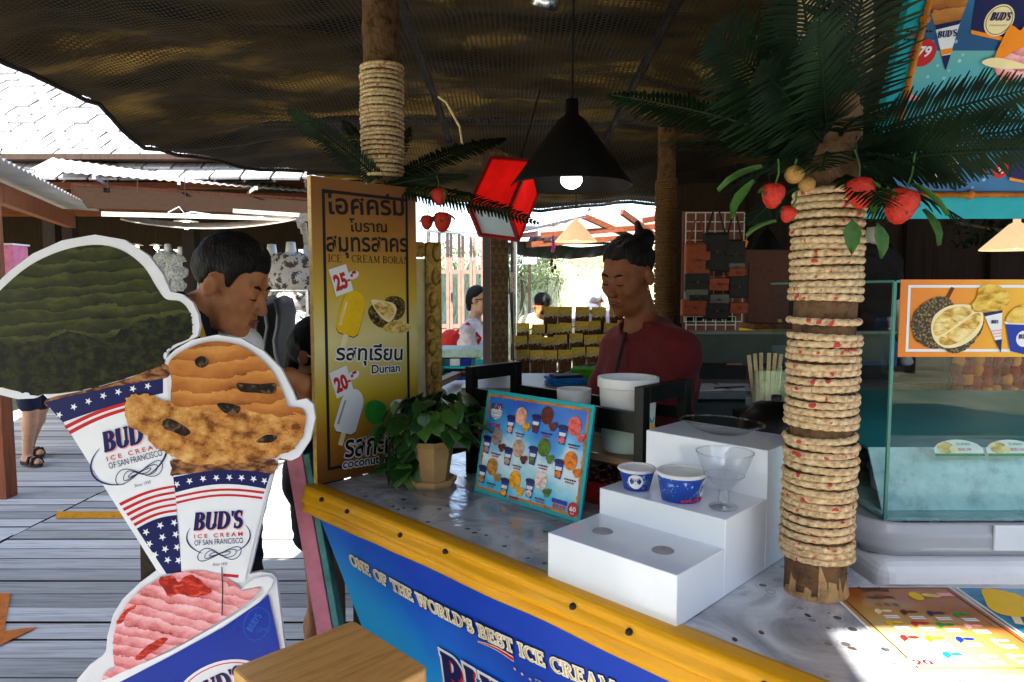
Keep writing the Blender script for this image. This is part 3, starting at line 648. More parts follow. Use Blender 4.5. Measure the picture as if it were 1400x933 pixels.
def flavour(x, y, sm, k=1.0, bits=None):
    cx, cy = mpx(x, y); r = .019 * k
    decal('scoop_print', 'tiny_scoop_' + sm, smooth_poly([(cx + r * 1.05 * math.cos(R(a)) * (1 + .06 * ((a // 45) % 2)), cy + .006 + r * 1.2 * math.sin(R(a))) for a in range(0, 360, 45)], 4), 4, menu)
    cu = (cx - r * 1.75, cy - r * 1.1)
    decal('cup_print', 'print_blue', [(cu[0] - r * .72, cu[1] + r), (cu[0] - r * .5, cu[1] - r * 1.1), (cu[0] + r * .5, cu[1] - r * 1.2), (cu[0] + r * .75, cu[1] + r)], 5, menu)
    decal('cup_label', 'print_white', [(cu[0] - r * .55, cu[1] + r * .35), (cu[0] - r * .5, cu[1] - r * .1), (cu[0] + r * .5, cu[1] - r * .1), (cu[0] + r * .58, cu[1] + r * .35)], 6, menu)
    decal('cup_picture', 'tiny_scoop_' + sm, ellipse(cu[0] + .0005, cu[1] - r * .6, r * .5, r * .45, 14), 7, menu)
    decal('cup_lid', 'print_navy', ellipse(cu[0], cu[1] + r * 1.0, r * .85, r * .34, 20), 7, menu)
    q_ = MB(); bx = cx + r * 1.0
    for dx, dy in ((0, -.9), (.55, -.75), (.3, -1.25)): q_.poly(ellipse(bx + dx * r, cy + dy * r, r * .42, r * .36, 12), (8 + dx) * LV)
    q_.build('fruit_print', 'tiny_scoop_' + (bits or sm), menu)
    for mt_, yy_, ww_ in (('print_navy', -2.15, 1.7), ('print_red', -2.5, 1.3)):   # lines of print too small to read
        q_ = MB(); xx_ = cx + r * .2 - ww_ * r / 2
        while xx_ < cx + r * .2 + ww_ * r / 2:
            l_ = r * rr_m.uniform(.1, .3); q_.poly([(xx_, cy + yy_ * r), (xx_ + l_, cy + yy_ * r), (xx_ + l_, cy + (yy_ + .2) * r), (xx_, cy + (yy_ + .2) * r)], 4.5 * LV); xx_ += l_ + r * .08
        q_.build('fine_print', mt_, menu)
rr_m = random.Random(4)
for x, y, s, bt in ((340, 245, 'a', 'i'), (505, 240, 'b', 'b'), (680, 310, 'c', 'c'), (185, 375, 'd', 'b'), (322, 450, 'e', 'b'), (485, 445, 'f', 'f'), (655, 530, 'g', 'g'), (155, 565, 'h', 'h'), (300, 650, 'i', 'i'), (465, 655, 'j', 'f')):
    flavour(x, y, s, 1.0, bt)
c0 = mpx(185, 200); decal('mark_ground', 'print_white', ellipse(c0[0], c0[1], .021, .021, 24), 3, menu)
logo(menu, c0[0], c0[1] + .006, .042, 0, 5, oval=False)
q = MB(); c0 = mpx(172, 300); text(q, '冰淇淋杯', c0[0], c0[1], width=.042, height=.013, z=4 * LV, bold=.02, rot=0); c1 = mpx(580, 820); text(q, '迷你冰杯', c1[0], c1[1], width=.042, height=.013, z=5 * LV, bold=.02); q.build('lettering', 'print_red', menu)
c1 = mpx(585, 775); decal('blue_strip', 'print_blue', [(c1[0] - .024, c1[1] - .005), (c1[0] + .024, c1[1] - .005), (c1[0] + .024, c1[1] + .005), (c1[0] - .024, c1[1] + .005)], 4, menu)
c1 = mpx(672, 826); decal('price_disc', 'print_red', ellipse(c1[0], c1[1], .0165, .0175, 28), 5, menu)
q = MB(); text(q, '60', c1[0], c1[1] - .004, width=.019, height=.012, z=7 * LV, bold=.03); text(q, 'Baht', c1[0], c1[1] - .011, width=.011, z=7 * LV); q.build('lettering', 'print_white', menu)

# ------------------------------------------------------------------ black wooden rack with two end frames
rack = thing('black_rack', CF, 'low black wooden rack with two open end frames behind the menu board', 'rack')
ra, rb, rt0, rt1, rz = .205, .800, .400, .615, 1.222
for nm, s in (('end_frame', ra), ('end_frame', rb)):
    f = MB(); f.box((s, rt0 + .014, (CT + rz) / 2), (.026, .028, rz - CT)); f.box((s, rt1 - .014, (CT + rz) / 2), (.026, .028, rz - CT)); f.box((s, (rt0 + rt1) / 2, rz - .02), (.0255, rt1 - rt0 - .056, .04))
    f.build(nm, 'black_wood', rack, bevel=.0015)
MB().box(((ra + rb) / 2, rt0 + .012, 1.135), (rb - ra - .026, .016, .05)).build('front_rail', 'black_wood', rack)
MB().box(((ra + rb) / 2, rt1 - .012, 1.135), (rb - ra - .026, .016, .03)).build('back_rail', 'black_wood', rack)
wood('shelf_wood', (.33, .19, .10), (.16, .08, .04), axis=0, scale=4, rough=.5)
MB().box(((ra + rb) / 2, (rt0 + rt1) / 2, 1.035), (rb - ra - .026, rt1 - rt0 - .01, .016)).build('shelf', 'shelf_wood', rack)
MB().box(((ra + rb) / 2, rt0 + .006, 1.09), (rb - ra - .03, .003, .09)).build('glass_front', 'pane', rack)
# tacks/letters left on the rail
q = MB()
for i in range(5): q.box((.30 + .02 * i, rt0 + .003, 1.14), (.004, .001, .012))
q.build('scuff', 'print_gold', rack)
# white tub, bowl, napkins
def tub(pos, r0, r1, h, label):
    t_ = thing('plastic_tub', T(pos), label, 'tub')
    MB().lathe([(0, 0), (r0, 0), (r0 + .002, .006), (r1, h * .86), (r1 + .005, h * .87), (r1 + .005, h), (r1 - .001, h), (r1 - .003, h * .88), (r0 - .003, .01), (0, .01)], 48).build('wall', 'white_plastic', t_, smooth=True, bevel=.001)
    rr = random.Random(5)
    for i, (a, zz, mt, k) in enumerate(((-50, .35, 'print_yellow', .022), (-62, .24, 'print_teal', .024), (-30, .3, 'print_pink', .02), (-44, .18, 'print_orange', .016), (-20, .16, 'print_yellow', .02), (-70, .42, 'print_pink', .014), (-38, .46, 'print_teal', .013))):
        z_ = h * zz; r_ = lerp(r0, r1, z_ / h) + .0012
        MB().poly(ellipse(0, 0, k, k * .8, 16), 0, RZ(a) @ T(r_, 0, z_) @ frame((0, 0, 0), (0, 1, 0), (0, 0, 1))).build('sticker', mt, t_)
    return t_
tub(S_(.70, .50, 1.0435), .062, .072, .185, 'tall white plastic tub with bright stickers beside the vendor')
bw = thing('white_bowl', T(S_(.52, .505, 1.044)), 'small white bowl behind the menu board', 'bowl')
MB().lathe([(0, .0), (.03, .0), (.046, .10), (.047, .135), (.043, .135), (.041, .10), (0, .01)], 32).build('bowl_wall', 'white_plastic', bw, smooth=True)
pm('napkin_blue', rgb('#1673b8'), .8, bump=.2); pm('napkin_green', rgb('#4e9a1e'), .8, bump=.2); pm('napkin_black', (.02, .02, .025), .6, bump=.3)
jar = thing('biscuit_jar', T(S_(.265, .48, 1.044)), 'small jar of pale wafer bits at the left end of the rack', 'jar')
pm('wafer_bits', (.55, .42, .2), .8, var=.4, scale=120, bump=.6)
MB().lathe([(0, 0), (.03, 0), (.031, .075), (0, .078)], 20).build('wafer_fill', 'wafer_bits', jar, smooth=True)
MB().lathe([(.033, 0), (.0335, .09)], 24).build('jar_wall', 'clear_plastic', jar, smooth=True)
# red mesh basket under the rack
bk = thing('red_basket', T(S_(.60, .50, CT)) @ RZ(-44.6), 'red basket of dark wrapped sweets under the black rack', 'basket')
pm('basket_red', (.35, .02, .015), .4, var=.3, scale=60, bump=.3)
MB().prism([(-.19, -.075), (.19, -.075), (.19, .075), (-.19, .075)], .002, .055).build('basket_tray', 'basket_red', bk, bevel=.006)
rr = random.Random(9); pm('sweet_dark', (.06, .015, .012), .25, var=.5, scale=60)
swm = MB().ell((0, 0, 0), (.013, .010, .008), 8, 6).mesh('sweet', 'sweet_dark', True)
for i in range(60): inst('sweet', swm, bk, T(rr.uniform(-.17, .17), rr.uniform(-.065, .065), .060 + rr.random() * .008) @ RZ(rr.random() * 360))

# ------------------------------------------------------------------ potted money plant
pl = thing('potted_plant', T(S_(.215, .255, CT)), 'green leafy plant in a tan octagonal pot on the counter', 'potted plant')
pm('pot_tan', (.55, .33, .13), .55, var=.12, scale=8, bump=.08)
MB().lathe([(0, 0), (.062, 0), (.068, .008), (.070, .02), (.064, .02), (.062, .012), (0, .012)], 8, RZ(12)).build('saucer', 'pot_tan', pl)
MB().lathe([(0, .013), (.046, .013), (.062, .115), (.066, .117), (.066, .128), (.058, .128), (.054, .11), (0, .108)], 8, RZ(12)).build('pot', 'pot_tan', pl)
m, nt, N, L, b = newmat('plant_leaf')
oi = nd(N, 'ObjectInfo'); tc = nd(N, 'TexCoord'); n1 = nd(N, 'TexNoise'); n1.inputs['Scale'].default_value = 25; L.new(tc.outputs['Object'], n1.inputs[0])
ad = nd(N, 'Math', operation='MULTIPLY_ADD'); ad.inputs[1].default_value = .6; L.new(oi.outputs['Random'], ad.inputs[0]); mu = nd(N, 'Math', operation='MULTIPLY'); mu.inputs[1].default_value = .5; L.new(n1.outputs[0], mu.inputs[0]); L.new(mu.outputs[0], ad.inputs[2])
rp = ramp(N, [(.2, (.010, .035, .008)), (.5, (.022, .085, .014)), (.75, (.05, .15, .022)), (.95, (.13, .22, .04))]); L.new(ad.outputs[0], rp.inputs[0]); L.new(rp.outputs[0], b.inputs['Base Color']); b.inputs['Roughness'].default_value = .32; b.inputs['Specular IOR Level'].default_value = .5
def heart_leaf(l, w_):
    b_ = MB(); prof_ = [(0, .0), (.06, .55), (.2, .95), (.38, 1), (.6, .78), (.8, .42), (.93, .14), (1, 0)]
    vs = []; fs = []
    for i, (x, y) in enumerate(prof_):
        z = -.22 * x * x * l
        for j, k in enumerate((-1, -.5, 0, .5, 1)): vs.append((x * l - (.10 * l if abs(k) == 1 and i in (1, 2) else .03 * l if abs(k) == .5 and i == 1 else 0), y * k * w_ / 2, z + abs(k) * .16 * w_ * (1 if y else 0) - abs(k) ** 2 * .12 * w_))
    for i in range(len(prof_) - 1):
        for j in range(4): a = i * 5 + j; fs.append((a, a + 5, a + 6, a + 1))
    b_.add(vs, fs); return b_.mesh('leaf', 'plant_leaf', True)
lms = [heart_leaf(.075, .062), heart_leaf(.058, .046), heart_leaf(.045, .036)]
rr = random.Random(21); stems = MB()
for i in range(120):
    a = rr.random() * 2 * PI; el = rr.uniform(-.02, 1.35); rd = rr.uniform(.35, 1) ** .6
    rx = .148 if math.cos(a) * .7 - math.sin(a) * .7 < 2 else .1
    d = Vector((math.cos(a) * math.cos(el) * .150, math.sin(a) * math.cos(el) * .13, math.sin(el) * .115)) * rd
    p = Vector((0, 0, .150)) + d
    if el < .12: p.z -= rr.random() * .02; p.x += d.x * .1; p.y += d.y * .1
    # leaves also trail to the left end of the counter, in front of the sign
    if i < 16:
        k = rr.random(); p = Vector((-.03 - .13 * k * .71, -.01 - .06 * k, .12 + .06 * rr.uniform(-1, .6) - .03 * k)); a = rr.uniform(2.6, 4.4)
    yaw = a + rr.uniform(-.7, .7); pit = rr.uniform(.1, 1.1) if el > .1 else rr.uniform(.5, 1.2)
    Xl = T(p) @ Matrix.Rotation(yaw, 4, 'Z') @ Matrix.Rotation(pit, 4, 'Y') @ Matrix.Rotation(rr.uniform(-.6, .6), 4, 'X')
    inst('leaf', lms[0 if rr.random() < .45 else rr.choice((1, 2))], pl, Xl)
    if i % 2 == 0: stems.tube([(rr.uniform(-.02, .02), rr.uniform(-.02, .02), .105), (p.x * .5, p.y * .5, p.z * .6 + .06), tuple(p)], [.002, .0016, .001], 5)
pm('stem_green', (.05, .12, .03), .5, bump=0); stems.build('stems', 'stem_green', pl, smooth=True)

# ------------------------------------------------------------------ tall yellow sign with lollies
_sx0 = S_(-.004, .022, .905); _sx1 = S_(-.006, .376, .905)
GX = frame(_sx0, _sx1 - _sx0, (0, 0, 1)); GW, GH = .356, .85
sign = thing('lolly_price_sign', GX, 'tall yellow-brown ice cream lolly price sign with Thai lettering standing on the counter', 'sign')
MB().box((GW / 2, GH / 2, -.010), (GW, GH, .018)).build('board_edge', 'print_gold', sign, bevel=.001)
m, nt, N, L, b = newmat('sign_print')
tc = nd(N, 'TexCoord'); sp = nd(N, 'SeparateXYZ'); L.new(tc.outputs['Object'], sp.inputs[0]); dv = nd(N, 'Math', operation='DIVIDE'); dv.inputs[1].default_value = GH; L.new(sp.outputs[1], dv.inputs[0])
n1 = nd(N, 'TexNoise'); n1.inputs['Scale'].default_value = 4; L.new(tc.outputs['Object'], n1.inputs[0]); a1 = nd(N, 'Math', operation='MULTIPLY_ADD'); a1.inputs[1].default_value = .1; L.new(n1.outputs[0], a1.inputs[0]); L.new(dv.outputs[0], a1.inputs[2])
rp = ramp(N, [(.08, rgb('#7a4a12')), (.2, rgb('#a8701c')), (.34, rgb('#c8a82a')), (.52, rgb('#e0d090')), (.66, rgb('#d0ac2c')), (.82, rgb('#b07a24')), (1, rgb('#8a5420'))]); L.new(a1.outputs[0], rp.inputs[0]); L.new(rp.outputs[0], b.inputs['Base Color']); b.inputs['Roughness'].default_value = .32
MB().poly([(.001, .001), (GW - .001, .001), (GW - .001, GH - .001), (.001, GH - .001)], LV * .5).build('printed_face', 'sign_print', sign)
q = MB(); ii, tt = .033, .009
for x0, y0, x1, y1 in ((ii, ii, GW - ii, ii + tt), (ii, GH - ii - tt, GW - ii, GH - ii), (ii, ii + tt, ii + tt, GH - ii - tt), (GW - ii - tt, ii + tt, GW - ii, GH - ii - tt)): q.poly([(x0, y0), (x1, y0), (x1, y1), (x0, y1)], 2 * LV)
q.build('black_border', 'print_black', sign)
def gp(x, y): return PL(420 + x * 160 / 679, 240 + y * 220 / 933, GX)
def gq(x, y): return PL(420 + x * 160 / 679, 440 + y * 220 / 933, GX)
def thai(body, p0, p1, h_, mat='print_black', halo=None, bold=.03, lvl=4):
    a = Vector(p0); c = Vector(p1); rot = math.degrees(math.atan2(c.y - a.y, c.x - a.x)); mid = (a + c) / 2
    if halo:
        q_ = MB()
        for dx, dy, dzz in ((.003, 0, 0), (-.003, 0, .1), (0, .003, .2), (0, -.003, .3), (.0022, .0022, .4), (-.0022, -.0022, .5)): text(q_, body, mid.x + dx, mid.y + dy, width=(c - a).length, height=h_, z=(lvl - 1 + dzz) * LV, rot=rot, bold=bold * 1.6)
        q_.build('lettering_halo', halo, sign)
    q_ = MB(); text(q_, body, mid.x, mid.y, width=(c - a).length, height=h_, z=lvl * LV, rot=rot, bold=bold); q_.build('lettering', mat, sign)
thai('ไอศครีม', gp(105, 222), gp(562, 232), .066, bold=.02)
thai('โบราณ', gp(245, 325), gp(462, 330), .038, bold=.018)
thai('สมุทรสาคร', gp(110, 440), gp(582, 442), .062, bold=.02)
q = MB(); a = gp(118, 502); c = gp(200, 503); serif(q, 'ICE', a[0], a[1], .021, 3 * LV, .85, width=c[0] - a[0]); q.build('lettering', 'print_black', sign); q = MB(); a = gp(255, 504); c = gp(590, 506); serif(q, 'CREAM BORAN', a[0], a[1], .021, 3 * LV, .85, width=c[0] - a[0]); q.build('lettering', 'print_black', sign)
def lolly(c_, ang, mat, stick, hl):
    cx, cy = c_; Q = T(cx, cy, 0) @ RZ(ang)
    w2, h2 = .038, .063; o = [(-w2, -h2 + .012), (-w2 + .012, -h2), (w2 - .012, -h2), (w2, -h2 + .012), (w2, .02)] + _arc(0, .02, w2, .046, 0, 180, 12)[1:]
    b_ = MB(); b_.prism(o, 4 * LV, 5 * LV, Q @ T(.0015, -.0025, -LV)); b_.build('lolly_shadow', 'print_black', sign)
    b_ = MB(); b_.poly([(-.008, -h2 - .036), (.008, -h2 - .036), (.008, -h2 + .004), (-.008, -h2 + .004)], 5.2 * LV, Q); b_.build('stick_print', 'print_cream', sign)
    b_ = MB(); b_.poly(o, 5.6 * LV, Q); b_.build('lolly_print', mat, sign)
    b_ = MB(); b_.poly([(-w2 + .008, -h2 + .02), (-w2 + .015, -h2 + .02), (-w2 + .016, .03), (-w2 + .010, .025)], 6.2 * LV, Q); b_.build('lolly_gloss', hl, sign)
lolly(gp(255, 800), -18, 'print_yellow', None, 'print_cream')
lolly(gq(245, 520), -20, 'print_white', None, 'print_grey')
def price(c_, ang, txt, x0):
    Q = T(c_[0], c_[1], 0) @ RZ(ang)
    b_ = MB(); b_.prism([(-.030, -.038), (.028, -.038), (.028, .040), (-.030, .040)], 7 * LV, 8.4 * LV, Q); b_.build('price_card', 'print_white', sign)
    b_ = MB(); b_.prism(ellipse(.042, .004, .020, .012, 16), 3 * LV, 4 * LV, Q); b_.build('price_cloud', 'print_white', sign)
    b_ = MB(); text(b_, txt, -.004, -.022, width=.042, height=.047, z=9 * LV, bold=.05, X=Q); text(b_, '-', .022, -.012, width=.010, z=9 * LV, bold=.06, X=Q); text(b_, '.-', .043, .002, width=.022, z=5.5 * LV, bold=.06, X=Q); b_.build('price_lettering', 'print_red', sign)
price(gp(195, 610), 17, '25', 0); price(gq(198, 350), 17, '20', 0)
scoop_print('durian_skin', [(.3, (.02, .012, .003)), (.55, (.13, .075, .015)), (.85, (.35, .24, .08))], 90, (1, 1, 1)); scoop_print('durian_flesh', [(.2, (.45, .24, .04)), (.5, (.75, .5, .12)), (.85, (.9, .74, .35))], 40, (1, 1.6, 1), 30)
def gpoly(nm, mt, pts, lvl, f=gp): decal(nm, mt, smooth_poly([f(*p) for p in pts], 4), lvl, sign)
gpoly('durian_print', 'durian_skin', [(450, 720), (500, 700), (550, 715), (568, 760), (550, 820), (500, 840), (460, 800)], 3)
gpoly('durian_print', 'durian_skin', [(352, 780), (400, 740), (470, 740), (500, 800), (485, 870), (430, 885), (375, 850)], 4)
gpoly('durian_flesh_print', 'print_cream', [(368, 725), (430, 725), (500, 745), (515, 790), (480, 850), (440, 835), (400, 790)], 5)
gpoly('durian_flesh_print', 'durian_flesh', [(385, 752), (430, 735), (490, 755), (500, 800), (470, 835), (420, 800)], 6)
gpoly('durian_flesh_print', 'durian_flesh', [(440, 880), (480, 850), (560, 850), (597, 875), (590, 900), (520, 915), (455, 905)], 7)
thai('รสทุเรียน', gq(165, 222), gq(550, 222), .066, halo='print_white', bold=.02)
thai('Durian', gq(372, 300), gq(536, 288), .026, halo='print_white', bold=.02)
thai('รสกะทิ', gq(215, 785), gq(500, 755), .066, halo='print_white', bold=.02)
thai('coconut milk', gq(205, 850), gq(535, 800), .026, halo='print_white', bold=.02)
gpoly('coconut_print', 'print_green', [(330, 520), (350, 470), (400, 455), (450, 480), (460, 540), (420, 590), (360, 585)], 3, gq)
gpoly('coconut_print', 'print_white', [(480, 480), (520, 450), (570, 460), (590, 500), (560, 530), (500, 530)], 4, gq)
MB().lathe([(0, .003), (.004, .002), (.004, 0)], 10, T(gp(345, 48)[0], gp(345, 48)[1], LV)).build('screw_head', 'steel', sign, smooth=True)
# ================================================================== ice cream cut-out figure
UX = frame(P(215, 620, 1.42), (1, .06, 0), (0, .05, 1))
cut = thing('ice_cream_cutout', UX, 'big cut-out board of ice cream cones and a cup with white edge', 'cutout sign')
out_px = [(-60, 470), (-40, 425), (-12, 395), (12, 372), (45, 347), (85, 329), (130, 321), (170, 328), (203, 349), (222, 374), (233, 399), (250, 403), (263, 413), (271, 430), (273, 446), (270, 460), (258, 466), (240, 474), (229, 481), (227, 490), (240, 478), (262, 465), (296, 458), (330, 463), (360, 480), (384, 504), (400, 535), (405, 548), (419, 545), (428, 553), (431, 572), (424, 602), (409, 625), (398, 630), (381, 626), (374, 648), (358, 712), (345, 770), (341, 785), (356, 782), (372, 784), (378, 790), (381, 817), (388, 874), (396, 920), (408, 1000), (416, 1100), (420, 1180), (330, 1230), (240, 1200), (205, 1110), (160, 1010), (120, 990), (98, 960), (106, 929), (123, 909), (140, 897), (145, 891), (147, 870), (155, 840), (168, 819), (191, 797), (214, 780), (206, 765), (160, 692), (110, 612), (68, 548), (58, 538), (46, 545), (24, 546), (0, 540), (-30, 530), (-58, 505)]
up = PX(UX, out_px)
pm('cut_white', (.74, .73, .75), .45, var=.05, scale=6, bump=.05)
MB().prism(up, -.012, 0).build('white_board', 'cut_white', cut)
def zz3(x, y): return (x * 440 / 994, 520 + y * 440 / 994)
def zz7(x, y): return (100 + x * 300 / 1166, 560 + y * 240 / 933)
def zz1(x, y): return (100 + x * 320 / 1400, 760 + y * 173 / 757)
def upoly(nm, mt, pts, lvl, sm=4, par=None):
    p = PX(UX, pts); p = smooth_poly(p, sm) if sm else p
    return decal(nm, mt, p, lvl, par or cut)
def rough_edge(pts, amp, n=6, seed=1):
    p = smooth_poly(pts, n); r_ = random.Random(seed); return [(x + r_.uniform(-amp, amp), y + r_.uniform(-amp, amp)) for x, y in p]
upoly('scoop_print', 'scoop_matcha', [(-48, 470), (-30, 430), (0, 398), (40, 364), (85, 343), (130, 335), (166, 342), (196, 364), (214, 392), (227, 409), (246, 412), (258, 424), (263, 442), (260, 462), (238, 472), (224, 484), (222, 500), (180, 515), (120, 532), (70, 539), (30, 536), (0, 529), (-35, 515)], 1)
m_ = PX(UX, rough_edge([(-46, 478), (-10, 468), (40, 470), (90, 455), (140, 462), (190, 440), (240, 432), (260, 430), (263, 444), (259, 462), (238, 472), (224, 484), (222, 500), (180, 515), (120, 532), (70, 539), (30, 536), (0, 529), (-35, 515)], 3, 6, 3))
decal('scoop_crumb_print', 'scoop_matcha_crumb', m_, 2, cut)
# left cone
upoly('cone_print', 'cone_wafer', [(64, 546), (120, 533), (180, 516), (226, 498), (230, 516), (150, 536), (76, 558)], 2, 3)
upoly('cone_print', 'print_white', [(75, 558), (150, 534), (228, 512), (236, 640), (242, 700), (248, 781), (221, 786), (213, 777)], 1.5, 0)
def arcband(l0, r0, l1, r1, bow0, bow1, n=10):
    """band between two bowed lines given in photo pixels"""
    a = [(lerp(l0[0], r0[0], i / n), lerp(l0[1], r0[1], i / n) - bow0 * math.sin(PI * i / n)) for i in range(n + 1)]
    c = [(lerp(l1[0], r1[0], i / n), lerp(l1[1], r1[1], i / n) - bow1 * math.sin(PI * i / n)) for i in range(n + 1)]
    return PX(UX, a + c[::-1])
bands('flag_band', 'print_navy', [arcband(zz3(140, 68), zz3(505, -5), zz3(196, 130), zz3(505, 40), 2, 3)], 3, cut)
bands('star_print', 'print_white', [PX(UX, star(*zz3(x, y), 5.2, 75)) for x, y in ((185, 107), (230, 82), (275, 65), (321, 48), (367, 36), (412, 26), (458, 18))], 4, cut)
bands('stripe_print', 'print_red', [arcband(zz3(200, 141), zz3(390, 66), zz3(206, 151), zz3(390, 77), 3, 3), arcband(zz3(213, 157), zz3(390, 84), zz3(219, 167), zz3(390, 95), 3, 3)] +
      [arcband(zz7(246 + 19 * k, 498 + 27 * k), zz7(540 + 3 * k, 402 + 32 * k), zz7(256 + 19 * k, 512 + 27 * k), zz7(541 + 3 * k, 414 + 32 * k), 4, 4) for k in range(5)], 3, cut)
bands('flag_field', 'print_navy', [arcband(zz7(340, 632), zz7(553, 560), zz7(498, 872), zz7(580, 868), 4, 0)], 3, cut)
bands('star_print', 'print_white', [PX(UX, star(*zz7(x, y), 5.4, 80)) for x, y in ((390, 650), (466, 615), (540, 600), (408, 712), (477, 677), (548, 662), (492, 740), (555, 730), (505, 798), (563, 800), (438, 770))], 4, cut)
a = PL(*zz7(150, 232), UX); c = PL(*zz7(400, 155), UX); wL = .105
lg = PL(*zz7(315, 190), UX); logo(cut, lg[0], lg[1], .115, 14, 5, oval=False)
q = MB(); cL = PL(*zz7(300, 255), UX)
for a0, a1 in ((140, 262), (-60, 25)):
    p_ = [(cL[0] + .078 * math.cos(R(a0 + (a1 - a0) * i / 20)), cL[1] + .054 * math.sin(R(a0 + (a1 - a0) * i / 20)) + .25 * .078 * math.cos(R(a0 + (a1 - a0) * i / 20))) for i in range(21)]
    ribbon_mesh(q, p_, [.001 + .003 * math.sin(PI * i / 20) for i in range(21)], 4.2 * LV)
q.build('mark_ring', 'print_navy', cut)
# right cone
upoly('cone_print', 'cone_wafer', [(238, 628), (236, 640), (239, 652), (300, 648), (366, 652), (376, 628), (300, 630)], 6, 3)
upoly('cone_print', 'print_white', [(238, 650), (300, 643), (371, 650), (352, 722), (335, 795), (250, 800), (246, 720)], 6.2, 0)
bands('flag_band', 'print_navy', [arcband(zz7(536, 358), zz7(1052, 338), zz7(547, 440), zz7(1026, 420), 7, 9)], 7, cut)
bands('star_print', 'print_white', [PX(UX, star(*zz7(x, y), 5, 90)) for x, y in ((556, 395), (623, 378), (695, 366), (765, 361), (834, 359), (899, 361), (962, 367), (1020, 377))], 8, cut)
bands('stripe_print', 'print_red', [arcband(zz7(548, 458), zz7(1020, 434), zz7(550, 470), zz7(1016, 447), 7, 7), arcband(zz7(552, 488), zz7(1010, 463), zz7(554, 500), zz7(1007, 475), 7, 7), arcband(zz7(800, 868), zz7(884, 876), zz7(800, 884), zz7(880, 892), 0, 0)], 7, cut)
lg = PL(*zz7(775, 632), UX); logo(cut, lg[0], lg[1], .103, 2, 8)
# caramel scoop
upoly('scoop_print', 'scoop_caramel', [(236, 520), (232, 497), (248, 482), (275, 470), (300, 467), (330, 473), (356, 490), (376, 512), (390, 542), (396, 556), (412, 558), (419, 570), (415, 592), (403, 612), (385, 612), (300, 600), (240, 560)], 9)
m_ = PX(UX, rough_edge([(172, 552), (182, 540), (205, 540), (222, 545), (248, 556), (290, 562), (330, 560), (372, 566), (405, 575), (416, 585), (408, 606), (385, 622), (340, 630), (300, 634), (262, 632), (236, 622), (215, 612), (200, 595), (180, 582)], 2.2, 6, 5))
decal('scoop_crumb_print', 'scoop_caramel_crumb', m_, 10, cut)
for pts in ([(268, 492), (276, 487), (285, 490), (286, 498), (278, 503), (270, 500)], [(325, 524), (340, 524), (360, 525), (378, 524), (376, 538), (352, 537), (330, 535)], [(224, 576), (234, 572), (250, 580), (262, 590), (254, 596), (238, 590), (226, 586)], [(298, 552), (312, 551), (330, 556), (325, 566), (308, 564)], [(352, 602), (366, 594), (380, 596), (374, 604), (356, 605)]): upoly('chocolate_piece', 'choc_bit', pts, 11, 3)
# cup at the foot
upoly('cup_rim', 'print_white', [zz1(170, 757), zz1(180, 735), zz1(300, 690), zz1(600, 560), zz1(850, 420), zz1(1050, 300), zz1(1150, 215), zz1(1130, 175), zz1(1000, 200), zz1(1090, 130), zz1(1170, 118), zz1(1205, 135), zz1(1190, 180), zz1(1120, 270), zz1(900, 420), zz1(600, 585), zz1(270, 757)], 9, 0)
m_ = PX(UX, rough_edge([zz1(190, 735), zz1(205, 690), zz1(255, 660), zz1(246, 560), zz1(255, 450), zz1(300, 330), zz1(380, 230), zz1(500, 145), zz1(640, 95), zz1(780, 85), zz1(900, 115), zz1(980, 170), zz1(1020, 205), zz1(1125, 185), zz1(1060, 265), zz1(850, 405), zz1(600, 545), zz1(300, 690)], .8, 5, 8))
decal('scoop_print', 'scoop_pink', m_, 10, cut)
scoop_print('berry_sauce', [(.3, (.30, .012, .006)), (.6, (.55, .03, .012)), (.9, (.72, .12, .06))], 40)
for pts in ([(520, 130), (600, 115), (640, 150), (690, 110), (740, 120), (800, 170), (835, 210), (760, 235), (700, 240), (640, 220), (580, 240), (540, 180)], [(265, 400), (310, 330), (385, 280), (380, 305), (330, 340), (300, 390)], [(380, 600), (430, 550), (500, 500), (575, 485), (540, 530), (470, 570), (430, 605), (390, 615)]):
    decal('sauce_print', 'berry_sauce', PX(UX, rough_edge([zz1(*p) for p in pts], .9, 4, 2)), 11, cut)
cup = upoly('cup_print', 'print_blue', [zz1(270, 757), zz1(600, 588), zz1(900, 424), zz1(1120, 272), zz1(1172, 225), zz1(1236, 520), (386, 905), (398, 1000), (405, 1090), (330, 1130), (250, 1110), (205, 1010)], 9, 0)
lgc = PL(*zz1(860, 740), UX)
decal('mark_ground', 'print_white', ellipse(lgc[0] + .012, lgc[1] - .035, .108, .075, 40, 22), 11, cut)
q = MB(); ribbon_mesh(q, ellipse(lgc[0] + .012, lgc[1] - .035, .101, .068, 40, 22), .0022, 12 * LV, closed=True); q.build('mark_ring', 'print_red', cut)
logo(cut, lgc[0] + .012, lgc[1] - .028, .115, 24, 12)
pm('print_blue2', rgb('#2c66c8'), .3, bump=.01)
lg2 = PL(*zz1(1105, 400), UX); q = MB(); ribbon_mesh(q, ellipse(lg2[0], lg2[1], .027, .036, 30, -18), .0012, 11 * LV, closed=True); serif(q, "BUD'S", 0, 0, .014, 12 * LV, 1.3, width=.042, align='C', X=T(lg2[0], lg2[1], 0) @ RZ(58)); flourish(q, lg2[0] + .014, lg2[1] - .012, .03, .012, .0008, 12 * LV); q.build('side_mark', 'print_blue2', cut)
